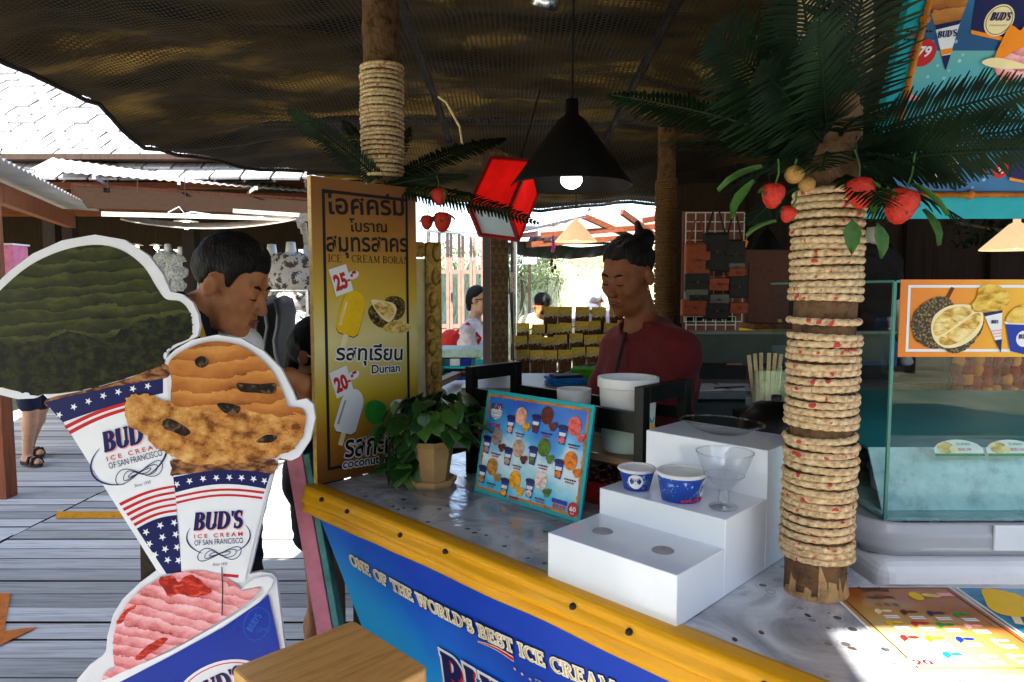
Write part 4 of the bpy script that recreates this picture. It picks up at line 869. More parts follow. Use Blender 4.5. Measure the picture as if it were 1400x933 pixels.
# scratch on the print and the wooden stand behind
q = MB(); ribbon_mesh(q, PX(UX, [zz1(897, 60), zz1(902, 200), zz1(898, 350)]), .0022, 14 * LV); q.build('scratch', 'print_black', cut)
q = MB(); q.box((.10, -.55, -.032), (.05, .9, .035)); q.box((-.02, -.55, -.032), (.05, .9, .035)); q.box((.04, -.775, -.10), (.30, .03, .3)); q.build('back_stand', 'dark_wood', cut)
# floor distance of the frame: foot goes down to the deck
q = MB(); zf = -UX.translation.z + .002; q.box((.05, zf / 2 - .36, -.06), (.16, abs(zf) - .72, .03)); q.build('foot_board', 'cut_white', cut)

# ================================================================== stool
wood('stool_wood', (.70, .38, .11), (.46, .20, .045), axis=0, scale=3.2, rough=.42, bump=.12, stretch=12, coat=.15)
_z = .75; c0, c1, c2 = Z(483, 847, _z), Z(578, 912, _z), Z(335, 905, _z)
SX = frame((c0.x, c0.y, 0), c1 - c0, c2 - c0)
if SX.col[2].z < 0: SX = frame((c0.x, c0.y, 0), c2 - c0, c1 - c0)
stool = thing('wooden_stool', SX, 'honey-brown square wooden bar stool in front of the blue banner', 'stool')
sl = (c1 - c0).length
MB().prism([(.008, 0), (.252, 0), (.26, .008), (.26, .252), (.252, .26), (.008, .26), (0, .252), (0, .008)], _z - .034, _z).build('seat', 'stool_wood', stool, bevel=.006)
for x, y in ((.03, .03), (.23, .03), (.03, .23), (.23, .23)):
    sx, sy = (x - .13) * .35, (y - .13) * .35
    q = MB(); q.bar((x + sx, y + sy, .002), (x, y, _z - .034), .034, .034, (0, 1, 0)); q.build('leg', 'stool_wood', stool, bevel=.003)
for z_ in (.22, .45):
    for a, c in (((.03, .03), (.23, .03)), ((.03, .23), (.23, .23)), ((.03, .03), (.03, .23)), ((.23, .03), (.23, .23))):
        k = 1 + .35 * (1 - z_ / _z) * 1.0; pa = [(v_ - .13) * k + .13 for v_ in a]; pc = [(v_ - .13) * k + .13 for v_ in c]; zq = z_ + (.05 if a[0] != c[0] else 0)
        q = MB(); q.bar((pa[0], pa[1], zq), (pc[0], pc[1], zq), .018, .028); q.build('rung', 'stool_wood', stool)
# ================================================================== leaning pink and green plank at the bow
pm('pink_paint', (.72, .24, .30), .6, var=.2, scale=14, bump=.3, c2=(.45, .2, .2)); pm('teal_paint', (.10, .30, .27), .6, var=.3, scale=14, bump=.3)
pa = P(403, 622, 1.92); pb = P(452, 905, 1.86); pb2 = pa + (pb - pa) * ((pa.z) / (pa.z - pb.z)) ; pb2.z = .004
plank = thing('painted_bow_plank', T((0, 0, 0)), 'narrow pink and green painted plank leaning at the end of the counter', 'plank')
q = MB(); q.bar(pa, pb2, .045, .018, (0, 1, 0)); q.build('pink_face', 'pink_paint', plank, bevel=.002)
off = Vector((.034, .02, 0)); q = MB(); q.bar(pa + off, pb2 + off, .018, .05, (0, 1, 0)); q.build('green_edge', 'teal_paint', plank, bevel=.002)

# ================================================================== rope-wrapped palm posts
m, nt, N, L, b = newmat('rope')
tc = nd(N, 'TexCoord'); n1 = nd(N, 'TexNoise'); n1.inputs['Scale'].default_value = 120; n1.inputs['Detail'].default_value = 4; L.new(tc.outputs['Object'], n1.inputs[0])
oi = nd(N, 'ObjectInfo')
rp = ramp(N, [(.3, (.27, .16, .07)), (.5, (.54, .38, .20)), (.75, (.74, .60, .38))]); L.new(n1.outputs[0], rp.inputs[0])
sx_ = nd(N, 'SeparateXYZ'); L.new(tc.outputs['UV'], sx_.inputs[0])
va = nd(N, 'VectorMath', operation='ADD'); L.new(tc.outputs['Object'], va.inputs[0]); cm = nd(N, 'CombineXYZ'); mu = nd(N, 'Math', operation='MULTIPLY'); mu.inputs[1].default_value = 9; L.new(oi.outputs['Random'], mu.inputs[0]); L.new(mu.outputs[0], cm.inputs[2]); L.new(cm.outputs[0], va.inputs[1])
n2 = nd(N, 'TexNoise'); n2.inputs['Scale'].default_value = 75; n2.inputs['Detail'].default_value = 0; L.new(va.outputs[0], n2.inputs[0]); r2 = ramp(N, [(.725, (0, 0, 0)), (.75, (1, 1, 1))]); L.new(n2.outputs[0], r2.inputs[0])
mx = nd(N, 'Mix', data_type='RGBA'); L.new(r2.outputs[0], mx.inputs[0]); L.new(rp.outputs[0], mx.inputs[6]); mx.inputs[7].default_value = (.42, .035, .03, 1)
L.new(mx.outputs[2], b.inputs['Base Color']); b.inputs['Roughness'].default_value = .85
bp = nd(N, 'Bump'); bp.inputs['Strength'].default_value = .5; bp.inputs['Distance'].default_value = .002; L.new(n1.outputs[0], bp.inputs['Height']); L.new(bp.outputs[0], b.inputs['Normal'])
pm('palm_trunk', (.12, .065, .03), .85, var=.45, scale=30, bump=.8, bscale=60)
pm('palm_husk', (.38, .23, .10), .85, var=.3, scale=30, bump=.5)
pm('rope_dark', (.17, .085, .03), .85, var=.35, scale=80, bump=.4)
def rope_turn(rad, rr_, tw=30, seg=210, n=9, mat='rope'):
    """one turn of three-strand rope; strands show as lobes that wind round"""
    vs = []; fs = []
    for i in range(seg):
        a = 2 * PI * i / seg
        for j in range(n):
            f = 2 * PI * j / n; r_ = rr_ * (1.06 - .30 * (1 - abs(math.cos((3 * f - tw * a) / 2))))
            rr2 = rad + r_ * math.cos(f); vs.append((rr2 * math.cos(a), rr2 * math.sin(a), r_ * math.sin(f) * 1.0))
    for i in range(seg):
        for j in range(n): fs.append((i * n + j, ((i + 1) % seg) * n + j, ((i + 1) % seg) * n + (j + 1) % n, i * n + (j + 1) % n))
    b_ = MB(); b_.add(vs, fs); return b_.mesh('rope_turn', mat, True)
def palm_post(pos, ztop, r0, r1, turns, label, mat='rope', rope_r=.0062, seed=1):
    """turns: list of (z0, z1) wrapped stretches"""
    p = thing('rope_wrapped_palm_post', T(pos), label, 'post')
    h = ztop - pos[2]; rr_ = random.Random(seed); vs = []
    b_ = MB(); b_.grid(lambda a, c: ((lerp(r0, r1, c) * (1 + .07 * noise.noise(Vector((math.cos(2 * PI * a) * 2, math.sin(2 * PI * a) * 2, c * h * 14))))) * math.cos(2 * PI * a), (lerp(r0, r1, c) * (1 + .07 * noise.noise(Vector((math.cos(2 * PI * a) * 2, math.sin(2 * PI * a) * 2, c * h * 14))))) * math.sin(2 * PI * a), h * c), 24, 60)
    b_.build('trunk', 'palm_trunk', p, smooth=True)
    cache = {}
    for z0, z1 in turns:
        z = z0
        while z < z1:
            rad = round(lerp(r0, r1, (z - pos[2]) / h) + rope_r * .8, 3)
            if rad not in cache: cache[rad] = rope_turn(rad, rope_r, tw=20, mat=mat)
            inst('rope_turn', cache[rad], p, T(rr_.uniform(-.002, .002), rr_.uniform(-.002, .002), z - pos[2]) @ RZ(rr_.random() * 360) @ RX(rr_.uniform(-2.2, 2.2)) @ RY(rr_.uniform(-2.2, 2.2)))
            z += rope_r * 1.98 * (1 + (.18 * rr_.random() ** 3)) + (.004 if rr_.random() < .08 else 0)
    return p
pp = S_(1.241, .318, CT)
post1 = palm_post(pp, 2.45, .053, .046, [(CT + .070, CT + .118), (CT + .128, CT + .30), (CT + .309, CT + .475), (CT + .49, CT + .50), (CT + .53, CT + .72), (1.80, 2.0), (2.2, 2.4)], 'tan rope-wrapped palm post standing on the counter right of the white steps', seed=2)
# torn husk strips at the foot
rr = random.Random(12)
for i in range(16):
    a = R(-170 + i * 13 + rr.uniform(-5, 5)); r_ = .056; q = MB(); w2 = rr.uniform(.006, .012)
    q.add([(-w2, 0, 0), (w2, 0, 0), (w2 * .7, .004, rr.uniform(.03, .075)), (-w2 * .8, .003, rr.uniform(.03, .07))], [(0, 1, 2, 3)], T(r_ * math.cos(a), r_ * math.sin(a), .001) @ Matrix.Rotation(a + PI / 2, 4, 'Z') @ RX(rr.uniform(-14, 2)))
    q.build('husk_strip', 'palm_husk', post1, solid=.002)
p2 = S_(-.11, .33, 0); p2 = Vector((p2.x, p2.y, .004))
post2 = palm_post(p2, 2.5, .060, .056, [(1.80, 2.14)], 'rope-wrapped palm post rising behind the tall yellow sign', seed=4)
p3 = P(905, 600, 4.1); p3.z = .004
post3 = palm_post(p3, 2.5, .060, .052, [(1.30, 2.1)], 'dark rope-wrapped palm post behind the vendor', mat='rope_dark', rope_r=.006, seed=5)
# palm fronds (artificial): midrib with two rows of narrow leaflets
m, nt, N, L, b = newmat('frond_green')
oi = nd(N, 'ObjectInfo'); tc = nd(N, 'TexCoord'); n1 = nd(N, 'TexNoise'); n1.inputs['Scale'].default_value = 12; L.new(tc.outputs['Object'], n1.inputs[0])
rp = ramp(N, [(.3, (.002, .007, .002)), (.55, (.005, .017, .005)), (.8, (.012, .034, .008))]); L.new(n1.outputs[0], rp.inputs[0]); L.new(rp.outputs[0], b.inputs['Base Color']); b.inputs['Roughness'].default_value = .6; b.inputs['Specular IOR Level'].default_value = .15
def frond(start, d, length, wd, droop=.3, seed=1, n=46, yaw=0):
    """start, unit direction; returns list of leaflets + rib"""
    rr_ = random.Random(seed); d = Vector(d).normalized(); b_ = MB(); pts = []
    for i in range(n + 1):
        t = i / n; pts.append(Vector(start) + d * length * t + Vector((0, 0, -droop * length * t * t)))
    b_.tube(pts[::4] + [pts[-1]], [.0045 * (1 - .75 * i / (len(pts[::4]))) for i in range(len(pts[::4]) + 1)], 5)
    side = d.cross(Vector((0, 0, 1))); s2 = d.cross(Vector((0, 1, 0)))
    if side.dot(s2) < 0: s2 = -s2
    side = lerp(side, s2, yaw / 90); side.normalize()
    for i in range(3, n + 1):
        t = i / n; p = pts[i]; tg = (pts[min(i + 1, n)] - pts[i - 1]).normalized(); nr = side.cross(tg).normalized()
        l = wd * (math.sin(PI * min(1, t * .86 + .13)) ** .6) * rr_.uniform(.88, 1.06); hw = length / n * .46
        for sg in (-1, 1):
            ld = (side * sg * .86 + tg * .55 - nr * .12 * sg * 0 + nr * rr_.uniform(-.10, .06)).normalized(); w_ = (tg * .9 - side * sg * .2).normalized() * hw
            q0 = p; q1 = p + ld * l * .5 - Vector((0, 0, l * .03)); q2 = p + ld * l - Vector((0, 0, l * rr_.uniform(.08, .22)))
            b_.add([q0 - w_ * .6, q0 + w_ * .6, q1 + w_, q1 - w_, q2 + w_ * .35, q2 - w_ * .35], [(0, 1, 2, 3), (3, 2, 4, 5)])
    return b_
crown = pp + Vector((0, 0, 1.66 - pp.z)); inv = T(-pp)
def add_frond(post, origin, base, tip_px, tip_y, wd, droop, seed, yaw=0):
    tip = P(tip_px[0], tip_px[1], tip_y); d = tip + Vector((0, 0, 0)) - base; L_ = d.length; d = d + Vector((0, 0, droop * L_)); 
    f = frond(base - origin, d, d.length, wd, droop * L_ / d.length, seed, yaw=yaw); f.build('frond', 'frond_green', post)
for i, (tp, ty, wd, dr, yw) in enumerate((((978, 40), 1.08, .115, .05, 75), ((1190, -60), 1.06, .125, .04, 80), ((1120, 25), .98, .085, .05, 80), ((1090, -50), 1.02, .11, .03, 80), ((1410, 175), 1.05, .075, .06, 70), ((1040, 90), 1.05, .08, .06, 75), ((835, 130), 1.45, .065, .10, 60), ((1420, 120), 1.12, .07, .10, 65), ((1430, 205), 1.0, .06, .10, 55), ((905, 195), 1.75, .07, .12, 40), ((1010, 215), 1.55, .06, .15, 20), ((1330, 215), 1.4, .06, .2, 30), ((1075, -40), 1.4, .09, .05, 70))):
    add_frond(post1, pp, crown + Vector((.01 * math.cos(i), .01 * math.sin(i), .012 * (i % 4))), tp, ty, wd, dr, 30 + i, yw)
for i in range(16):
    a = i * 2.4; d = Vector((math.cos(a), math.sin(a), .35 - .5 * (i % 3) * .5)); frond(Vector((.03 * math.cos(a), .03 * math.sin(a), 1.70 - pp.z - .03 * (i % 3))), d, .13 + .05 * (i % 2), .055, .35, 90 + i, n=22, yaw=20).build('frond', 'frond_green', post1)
cr2 = p2 + Vector((0, 0, 1.76 - p2.z))
for i, (tp, ty, wd, dr, yw) in enumerate((((395, 150), 2.05, .055, .12, 60), ((735, 305), 1.95, .05, .16, 50), ((690, 190), 2.4, .05, .12, 60), ((470, 165), 2.5, .05, .1, 40), ((640, 240), 2.0, .045, .1, 30), ((560, 175), 2.35, .05, .05, 30))):
    add_frond(post2, p2, cr2 + Vector((.02 * math.cos(i * 2), .02 * math.sin(i * 2) - .05, 0)), tp, ty, wd, dr, 50 + i, yw)
# artificial fruit
m, nt, N, L, b = newmat('strawberry_red')
tc = nd(N, 'TexCoord'); v1 = nd(N, 'TexVoronoi'); v1.inputs['Scale'].default_value = 150; L.new(tc.outputs['Object'], v1.inputs[0]); rp = ramp(N, [(.08, (.34, .16, .04)), (.16, (.36, .016, .011)), (.6, (.50, .030, .015))]); L.new(v1.outputs['Distance'], rp.inputs[0]); L.new(rp.outputs[0], b.inputs['Base Color']); b.inputs['Roughness'].default_value = .45; b.inputs['Specular IOR Level'].default_value = .2
bp = nd(N, 'Bump'); bp.inputs['Strength'].default_value = .5; bp.inputs['Distance'].default_value = .003; L.new(v1.outputs['Distance'], bp.inputs['Height']); L.new(bp.outputs[0], b.inputs['Normal'])
pm('fruit_orange', (.36, .20, .05), .5, var=.15, scale=40, bump=.3); pm('fruit_leaf', (.05, .13, .025), .5, var=.3, scale=30)
def small_leaf(l, w_):
    b_ = MB(); vs = []; fs = []
    pf = [(0, .0), (.15, .6), (.4, 1), (.7, .75), (1, 0)]
    for x, y in pf:
        for k in (-1, 0, 1): vs.append((x * l, y * k * w_ / 2, -abs(k) * .0 + .12 * l * math.sin(x * 2.5) - (0 if k else .006)))
    for i in range(4):
        for j in range(2): a = i * 3 + j; fs.append((a, a + 3, a + 4, a + 1))
    b_.add(vs, fs); return b_.mesh('leaf', 'fruit_leaf', True)
slm = small_leaf(.065, .03)
def strawberry(u, v, y, k, label, tilt=0, seed=1):
    p = P(u, v, y); o = thing('artificial_strawberry', T(p) @ RX(tilt) @ RY(tilt * .7), label, 'artificial fruit', 'artificial strawberries')
    MB().lathe([(0, -.036), (.010, -.033), (.021, -.020), (.027, -.002), (.028, .010), (.023, .021), (.012, .026), (0, .026)], 24, SC(k, k, k)).build('berry', 'strawberry_red', o, smooth=True)
    r_ = random.Random(seed)
    for i in range(4): inst('leaf', slm, o, T(0, 0, .024 * k) @ RZ(i * 90 + r_.random() * 60) @ RY(r_.uniform(20, 70)) @ SC(.7 * k, .8 * k, k))
    MB().tube([(0, 0, .022 * k), (.004, .002, .05 * k), (.0, .004, .085 * k)], .0016, 5).build('stalk', 'fruit_leaf', o)
strawberry(1057, 266, 1.13, .66, 'red artificial strawberry leftmost in the bunch on the right palm post', 8, 1)
strawberry(1176, 262, 1.10, .80, 'red artificial strawberry just right of the right palm post top', -6, 2)
strawberry(1232, 279, 1.10, .92, 'large red artificial strawberry farthest right under the palm fronds', 12, 3)
strawberry(1078, 292, 1.14, .45, 'small red artificial strawberry below the leftmost one on the palm post', 20, 4)
for u, v, y, r_, lb in ((1086, 239, 1.13, .0155, 'upper tan artificial fruit on the right palm post'), (1103, 252, 1.13, .0135, 'lower tan artificial fruit on the right palm post')):
    o = thing('artificial_orange', T(P(u, v, y)), lb, 'artificial fruit', 'tan artificial fruits'); MB().ell((0, 0, 0), (r_, r_, r_ * .95), 18, 12).build('fruit_skin', 'fruit_orange', o, smooth=True); MB().tube([(0, 0, r_ * .9), (.003, 0, r_ * 1.6)], .0018, 5).build('stalk', 'fruit_leaf', o)
for i, (u, v, y, yaw, pit, k) in enumerate(((1040, 225, 1.14, 150, 30, 1.2), (1030, 245, 1.14, 200, 60, 1.2), (1165, 300, 1.1, 250, 80, .9), (1200, 305, 1.1, 280, 80, .9), (1060, 300, 1.13, 190, 30, .9), (1250, 250, 1.1, -30, 50, 1.1), (1265, 285, 1.1, -60, 70, 1.0), (1215, 255, 1.09, 200, 60, .9))):
    inst('loose_leaf', slm, post1, inv @ T(P(u, v, y)) @ RZ(yaw) @ RY(pit) @ SC(k, k, k))
strawberry(605, 302, 2.0, .95, 'red artificial strawberry hanging beside the tall yellow sign, lower one', 5, 7)
strawberry(600, 268, 2.02, .8, 'red artificial strawberry hanging beside the tall yellow sign, upper one', -10, 8)
strawberry(584, 303, 2.05, .7, 'red artificial strawberry half hidden behind the tall yellow sign', 5, 9)
# ================================================================== gelato freezer behind the right end of the counter
fz = thing('ice_cream_freezer', T(0, 0, 0), 'white and grey ice cream display freezer with tall glass front', 'freezer')
FY = 1.30; GY = 1.40
pm('freezer_white', (.72, .73, .75), .3, var=.04, scale=6, bump=.02, coat=.3); pm('freezer_grey', (.36, .37, .40), .3, var=.05, scale=6, bump=.02, coat=.4); pm('freezer_strip', (.66, .69, .72), .25, var=.03, bump=.01, coat=.3)
g0 = P(1210, 716, GY); gz = g0.z; gx = g0.x                      # lower left corner of the glass
MB().box((gx + .75, 1.70, .46), (1.62, .80, .905)).build('cabinet', 'freezer_white', fz, bevel=.03, seg=4)
# rounded grey sill running round the front and the left side
def sill(a, c):
    prof_ = [(-.06, .912), (-.078, .930), (-.080, .960), (-.070, .985), (-.045, gz - .006), (0, gz - .001), (.03, gz - .001)]
    k = c * (len(prof_) - 1); i = min(int(k), len(prof_) - 2); f = k - i; o = lerp(prof_[i][0], prof_[i + 1][0], f); z = lerp(prof_[i][1], prof_[i + 1][1], f)
    s = a * 3.2
    if s < 2.0: return (gx + 1.6 - .8 * s if False else gx + 1.6 - s * .8, GY + o, z)
    ang = min(1, (s - 2.0) / .25) * PI / 2; 
    if s < 2.25: return (gx + o * math.sin(ang) , GY + o * math.cos(ang), z)
    return (gx + o, GY + (s - 2.25) * .7, z)
sl_ = MB(); sl_.grid(sill, 64, 24); sl_.build('sill', 'freezer_grey', fz, smooth=True, solid=-.004)
MB().box((gx + .17 + .7, GY - .0815, .958), (1.4, .006, .052)).build('sill_strip', 'freezer_strip', fz, bevel=.002)
pm('freezer_inside', (.03, .28, .31), .4, var=.12, scale=4, bump=.05); pm('frost', (.50, .68, .72), .7, var=.2, scale=16, bump=.4)
MB().box((gx + .8, 2.06, gz + .09), (1.6, .01, .18)).build('back_panel', 'freezer_inside', fz)
MB().box((gx + .8, GY + .34, gz + .006), (1.58, .66, .008)).build('tray_floor', 'frost', fz)
b_ = MB(); b_.add([(gx + .02, GY + .12, gz + .135), (gx + 1.6, GY + .12, gz + .135), (gx + 1.6, GY + .62, gz + .19), (gx + .02, GY + .62, gz + .19)], [(0, 1, 2, 3)]); b_.build('sloped_lid', 'freezer_inside', fz, solid=.006)
b_ = MB(); b_.add([(gx + .02, GY + .05, gz + .012), (gx + 1.6, GY + .05, gz + .012), (gx + 1.6, GY + .118, gz + .135), (gx + .02, GY + .118, gz + .135)], [(0, 1, 2, 3)]); b_.build('frosted_front', 'frost', fz, solid=.004)
# round tubs under the front
tubm = MB().lathe([(.085, 0), (.09, .045), (.096, .047), (.096, .05), (.084, .05), (.08, .03), (0, .028)], 32).mesh('tub_rim', 'white_plastic', True)
for i in range(5): inst('tub_rim', tubm, fz, T(gx + .17 + .27 * i, GY + .20, gz + .013))
# glass case
gt = P(1210, 385, GY).z
for nm, q4 in (('front_glass', [(gx, GY, gz), (gx + 1.6, GY, gz), (gx + 1.6, GY, gt), (gx, GY, gt)]), ('side_glass', [(gx, GY, gz), (gx, GY + .65, gz), (gx, GY + .65, gt), (gx, GY, gt)]), ('top_glass', [(gx, GY, gt), (gx + 1.6, GY, gt), (gx + 1.6, GY + .66, gt), (gx, GY + .66, gt)])):
    MB().add(q4, [(0, 1, 2, 3)]).build(nm, 'pane_green', fz)
pm('glass_edge', (.10, .28, .22), .15, bump=0, var=.05)
q = MB(); q.box((gx - .003, GY - .003, (gz + gt) / 2), (.006, .006, gt - gz)); q.box((gx + .8, GY - .004, gt), (1.6, .005, .005)); q.box((gx - .004, GY + .33, gt), (.005, .66, .005)); q.build('glass_seam', 'glass_edge', fz)
MB().box((gx + .8, GY - .004, gz + .004), (1.6, .008, .010)).build('bottom_channel', 'steel', fz)
# flavour cards inside
LX = frame(P(1278, 625, GY + .06), (1, 0, 0), (0, .5, 1))
def cardpx(u, v): return PL(u, v, LX)
for i, du in enumerate((0, 72)):
    cd_ = thing('flavour_card', LX, ('pale green flavour card with a durian picture, left one in the freezer', 'pale green flavour card, right one in the freezer at the frame edge')[i], 'card', 'flavour cards in the freezer')
    w0, w1 = cardpx(1279 + du, 624), cardpx(1347 + du, 626)
    top = [(lerp(w0[0], w1[0], k / 10), w0[1] + .018 + .019 * math.sin(PI * k / 10) ** .6) for k in range(11)]
    b_ = MB(); b_.prism([(w0[0], w0[1]), (w1[0], w0[1])] + top[::-1], -.002, 0); b_.build('card', 'print_white', cd_)
    decal('green_strip', 'print_green', [(w0[0], w0[1]), (w1[0], w0[1]), (w1[0], w0[1] + .006), (w0[0], w0[1] + .006)], 1, cd_)
    decal('picture', 'durian_flesh', ellipse(w0[0] + .026, w0[1] + .019, .018, .013, 20), 2, cd_)
    decal('picture', 'print_cream', ellipse(w0[0] + .042, w0[1] + .015, .010, .008, 16), 3, cd_)
    q = MB(); text(q, ('DURIAN', 'Durian')[0], w0[0] + .066, w0[1] + .024, width=.03, height=.006, z=2 * LV); q.build('lettering', 'print_green', cd_)
    q = MB(); text(q, '榴莲口味', w0[0] + .066, w0[1] + .012, width=.03, height=.007, z=2 * LV); q.build('lettering', 'print_red', cd_)
# ------------------------------------------------------------------ durian poster on the glass
DX = frame((gx, GY - .006, CAMH), (1, 0, 0), (0, 0, 1))
def dp(x, y): return PL(1180 + x * 220 / 1026, 360 + y * 200 / 933, DX)
poster = thing('durian_poster', DX, 'orange durian ice cream poster stuck on the freezer glass', 'poster')
a, c = dp(240, 105), dp(240, 598); xr = a[0] + .42
m, nt, N, L, b = newmat('poster_orange')
tc = nd(N, 'TexCoord'); sp = nd(N, 'SeparateXYZ'); L.new(tc.outputs['Object'], sp.inputs[0]); rp = ramp(N, [(.0, rgb('#e07a10')), (.12, rgb('#e88a12')), (.3, rgb('#e8b820')), (.5, rgb('#dcae1c'))]); L.new(sp.outputs[0], rp.inputs[0]); L.new(rp.outputs[0], b.inputs['Base Color']); b.inputs['Roughness'].default_value = .35
MB().prism([(a[0], c[1]), (xr, c[1]), (xr, a[1]), (a[0], a[1])], -.001, .001).build('sheet', 'poster_orange', poster)
b_ = MB(); i0, i1 = dp(285, 140), dp(285, 565); wv = .0055
for x0, y0, x1, y1 in ((i0[0], i0[1] - wv, xr, i0[1]), (i0[0], i1[1], xr, i1[1] + wv), (i0[0], i1[1] + wv, i0[0] + wv, i0[1] - wv)): b_.poly([(x0, y0), (x1, y0), (x1, y1), (x0, y1)], .0015)
b_.build('white_frame', 'print_white', poster)
def dpoly(nm, mt, pts, lvl, sm=5, rough=0):
    p = [dp(*q_) for q_ in pts]; p = smooth_poly(p, sm) if sm else p
    if rough:
        r_ = random.Random(4); p = [(x + r_.uniform(-rough, rough), y + r_.uniform(-rough, rough)) for x, y in p]
    b_ = MB(); b_.poly(p, .001 + lvl * LV); b_.build(nm, mt, poster)
m, nt, N, L, b = newmat('durian_spikes')
tc = nd(N, 'TexCoord'); v1 = nd(N, 'TexVoronoi'); v1.inputs['Scale'].default_value = 190; L.new(tc.outputs['Object'], v1.inputs[0]); rp = ramp(N, [(.1, (.42, .28, .06)), (.35, (.16, .09, .015)), (.6, (.012, .006, .002))]); L.new(v1.outputs['Distance'], rp.inputs[0]); L.new(rp.outputs[0], b.inputs['Base Color']); b.inputs['Roughness'].default_value = .4
dpoly('stem_print', 'print_brown', [(520, 225), (540, 232), (578, 158), (556, 152)], 3, 0)
dpoly('durian_print', 'durian_spikes', [(300, 400), (320, 320), (380, 255), (450, 220), (520, 215), (570, 260), (590, 330), (560, 420), (520, 500), (460, 545), (390, 530), (325, 480)], 4, 6, .0012)
dpoly('durian_print', 'durian_spikes', [(430, 480), (500, 545), (560, 572), (640, 555), (710, 490), (760, 400), (755, 340), (700, 330), (600, 430)], 5, 6, .0012)
dpoly('husk_print', 'print_cream', [(425, 400), (450, 330), (520, 280), (600, 262), (680, 270), (700, 310), (750, 315), (755, 380), (720, 450), (650, 510), (560, 540), (490, 530), (440, 480)], 6)
dpoly('flesh_print', 'durian_flesh', [(438, 405), (470, 340), (540, 290), (640, 280), (690, 300), (650, 345), (580, 395), (500, 450), (450, 460)], 7)
dpoly('flesh_print', 'durian_flesh', [(475, 480), (540, 440), (620, 385), (690, 330), (735, 320), (735, 380), (690, 440), (620, 495), (540, 522), (490, 515)], 7)
scoop_print('scoop_yellow', [(.25, (.42, .20, .02)), (.5, (.70, .42, .05)), (.9, (.85, .62, .15))], 30, (1, 1.5, 1))
dpoly('cone_print', 'print_white', [(760, 320), (880, 300), (875, 480), (870, 575)], 4, 0)
dpoly('cone_tip', 'print_navy', [(832, 492), (877, 484), (870, 572)], 5, 0); dpoly('cone_band', 'print_navy', [(758, 318), (880, 298), (878, 316), (768, 340)], 5, 0)
for k in range(3): dpoly('cone_stripe', 'print_pink', [(808 + 8 * k, 430 + 18 * k), (876, 422 + 18 * k), (876, 430 + 18 * k), (812 + 8 * k, 438 + 18 * k)], 5, 0)
q = MB(); c1 = dp(830, 385); serif(q, "BUD'S", c1[0], c1[1], .007, .001 + 6 * LV, 1.4, width=.014, align='C'); q.build('lettering', 'print_navy', poster)
dpoly('scoop_print', 'scoop_yellow', [(680, 270), (715, 220), (730, 160), (790, 135), (860, 145), (915, 195), (920, 250), (870, 300), (790, 305), (700, 300)], 6)
dpoly('cup_print', 'print_blue', [(900, 385), (1026 + 130, 400), (1130, 570), (1060, 590), (930, 560)], 4, 0); dpoly('cup_rim', 'print_white', [(888, 375), (940, 362), (1170, 370), (1165, 395), (1000, 392), (900, 388)], 5, 0)
dpoly('scoop_print', 'scoop_yellow', [(905, 372), (930, 310), (990, 272), (1060, 275), (1130, 320), (1150, 375), (1000, 385)], 6)
c1 = dp(1015, 482); b_ = MB(); b_.poly(ellipse(c1[0], c1[1], .0155, .0165, 24), .001 + 5 * LV); b_.build('round_mark', 'print_white', poster)
q = MB(); serif(q, "BUD'S", c1[0], c1[1], .009, .001 + 6 * LV, 1.4, width=.022, align='C'); q.build('lettering', 'print_navy', poster)
# ------------------------------------------------------------------ big header sign above the freezer
o_ = P(1172, 300, 1.42); HX = frame(o_, (1, 0, 0), (0, -.42, 1))
head = thing('header_menu_sign', HX, 'large tilted blue menu sign of cones and cups with bamboo border above the freezer', 'sign')
HW, HH = 1.3, .80
m, nt, N, L, b = newmat('header_print')
tc = nd(N, 'TexCoord'); sp = nd(N, 'SeparateXYZ'); L.new(tc.outputs['Object'], sp.inputs[0]); n1 = nd(N, 'TexNoise'); n1.inputs['Scale'].default_value = 5; n1.inputs['Detail'].default_value = 3; L.new(tc.outputs['Object'], n1.inputs[0])
md = nd(N, 'Math', operation='MODULO'); md.inputs[1].default_value = .32; L.new(sp.outputs[1], md.inputs[0]); a1 = nd(N, 'Math', operation='MULTIPLY_ADD'); a1.inputs[1].default_value = 2.4; L.new(md.outputs[0], a1.inputs[0]); a2 = nd(N, 'Math', operation='MULTIPLY_ADD'); a2.inputs[1].default_value = .5; a2.inputs[2].default_value = -.2; L.new(n1.outputs[0], a2.inputs[0]); L.new(a2.outputs[0], a1.inputs[2])
rp = ramp(N, [(.1, rgb('#0a4a7c')), (.35, rgb('#1276a4')), (.6, rgb('#2c98ac')), (.9, rgb('#74b4a8'))]); L.new(a1.outputs[0], rp.inputs[0])
v1 = nd(N, 'TexVoronoi'); v1.inputs['Scale'].default_value = 42; L.new(tc.outputs['Object'], v1.inputs[0]); r2 = ramp(N, [(.08, (.5, .5, .5)), (.18, (0, 0, 0))]); L.new(v1.outputs['Distance'], r2.inputs[0]); mx = nd(N, 'Mix', data_type='RGBA'); L.new(r2.outputs[0], mx.inputs[0]); L.new(rp.outputs[0], mx.inputs[6]); mx.inputs[7].default_value = (.7, .85, .9, 1)
L.new(mx.outputs[2], b.inputs['Base Color']); b.inputs['Roughness'].default_value = .35
MB().box((HW / 2, HH / 2, -.012), (HW, HH, .024)).build('board', 'print_teal', head, bevel=.002)
MB().poly([(.028, .05), (HW - .03, .05), (HW - .03, HH - .03), (.028, HH - .03)], LV).build('printed_face', 'header_print', head)
q = MB(); bx0, by0 = .034, .052
q.tube([(bx0, by0, .004), (bx0, HH - .03, .004)], .0055, 8); q.tube([(bx0, by0, .004), (HW - .03, by0, .004)], .0055, 8)
q.build('bamboo_border', 'bamboo_print', head, smooth=True)
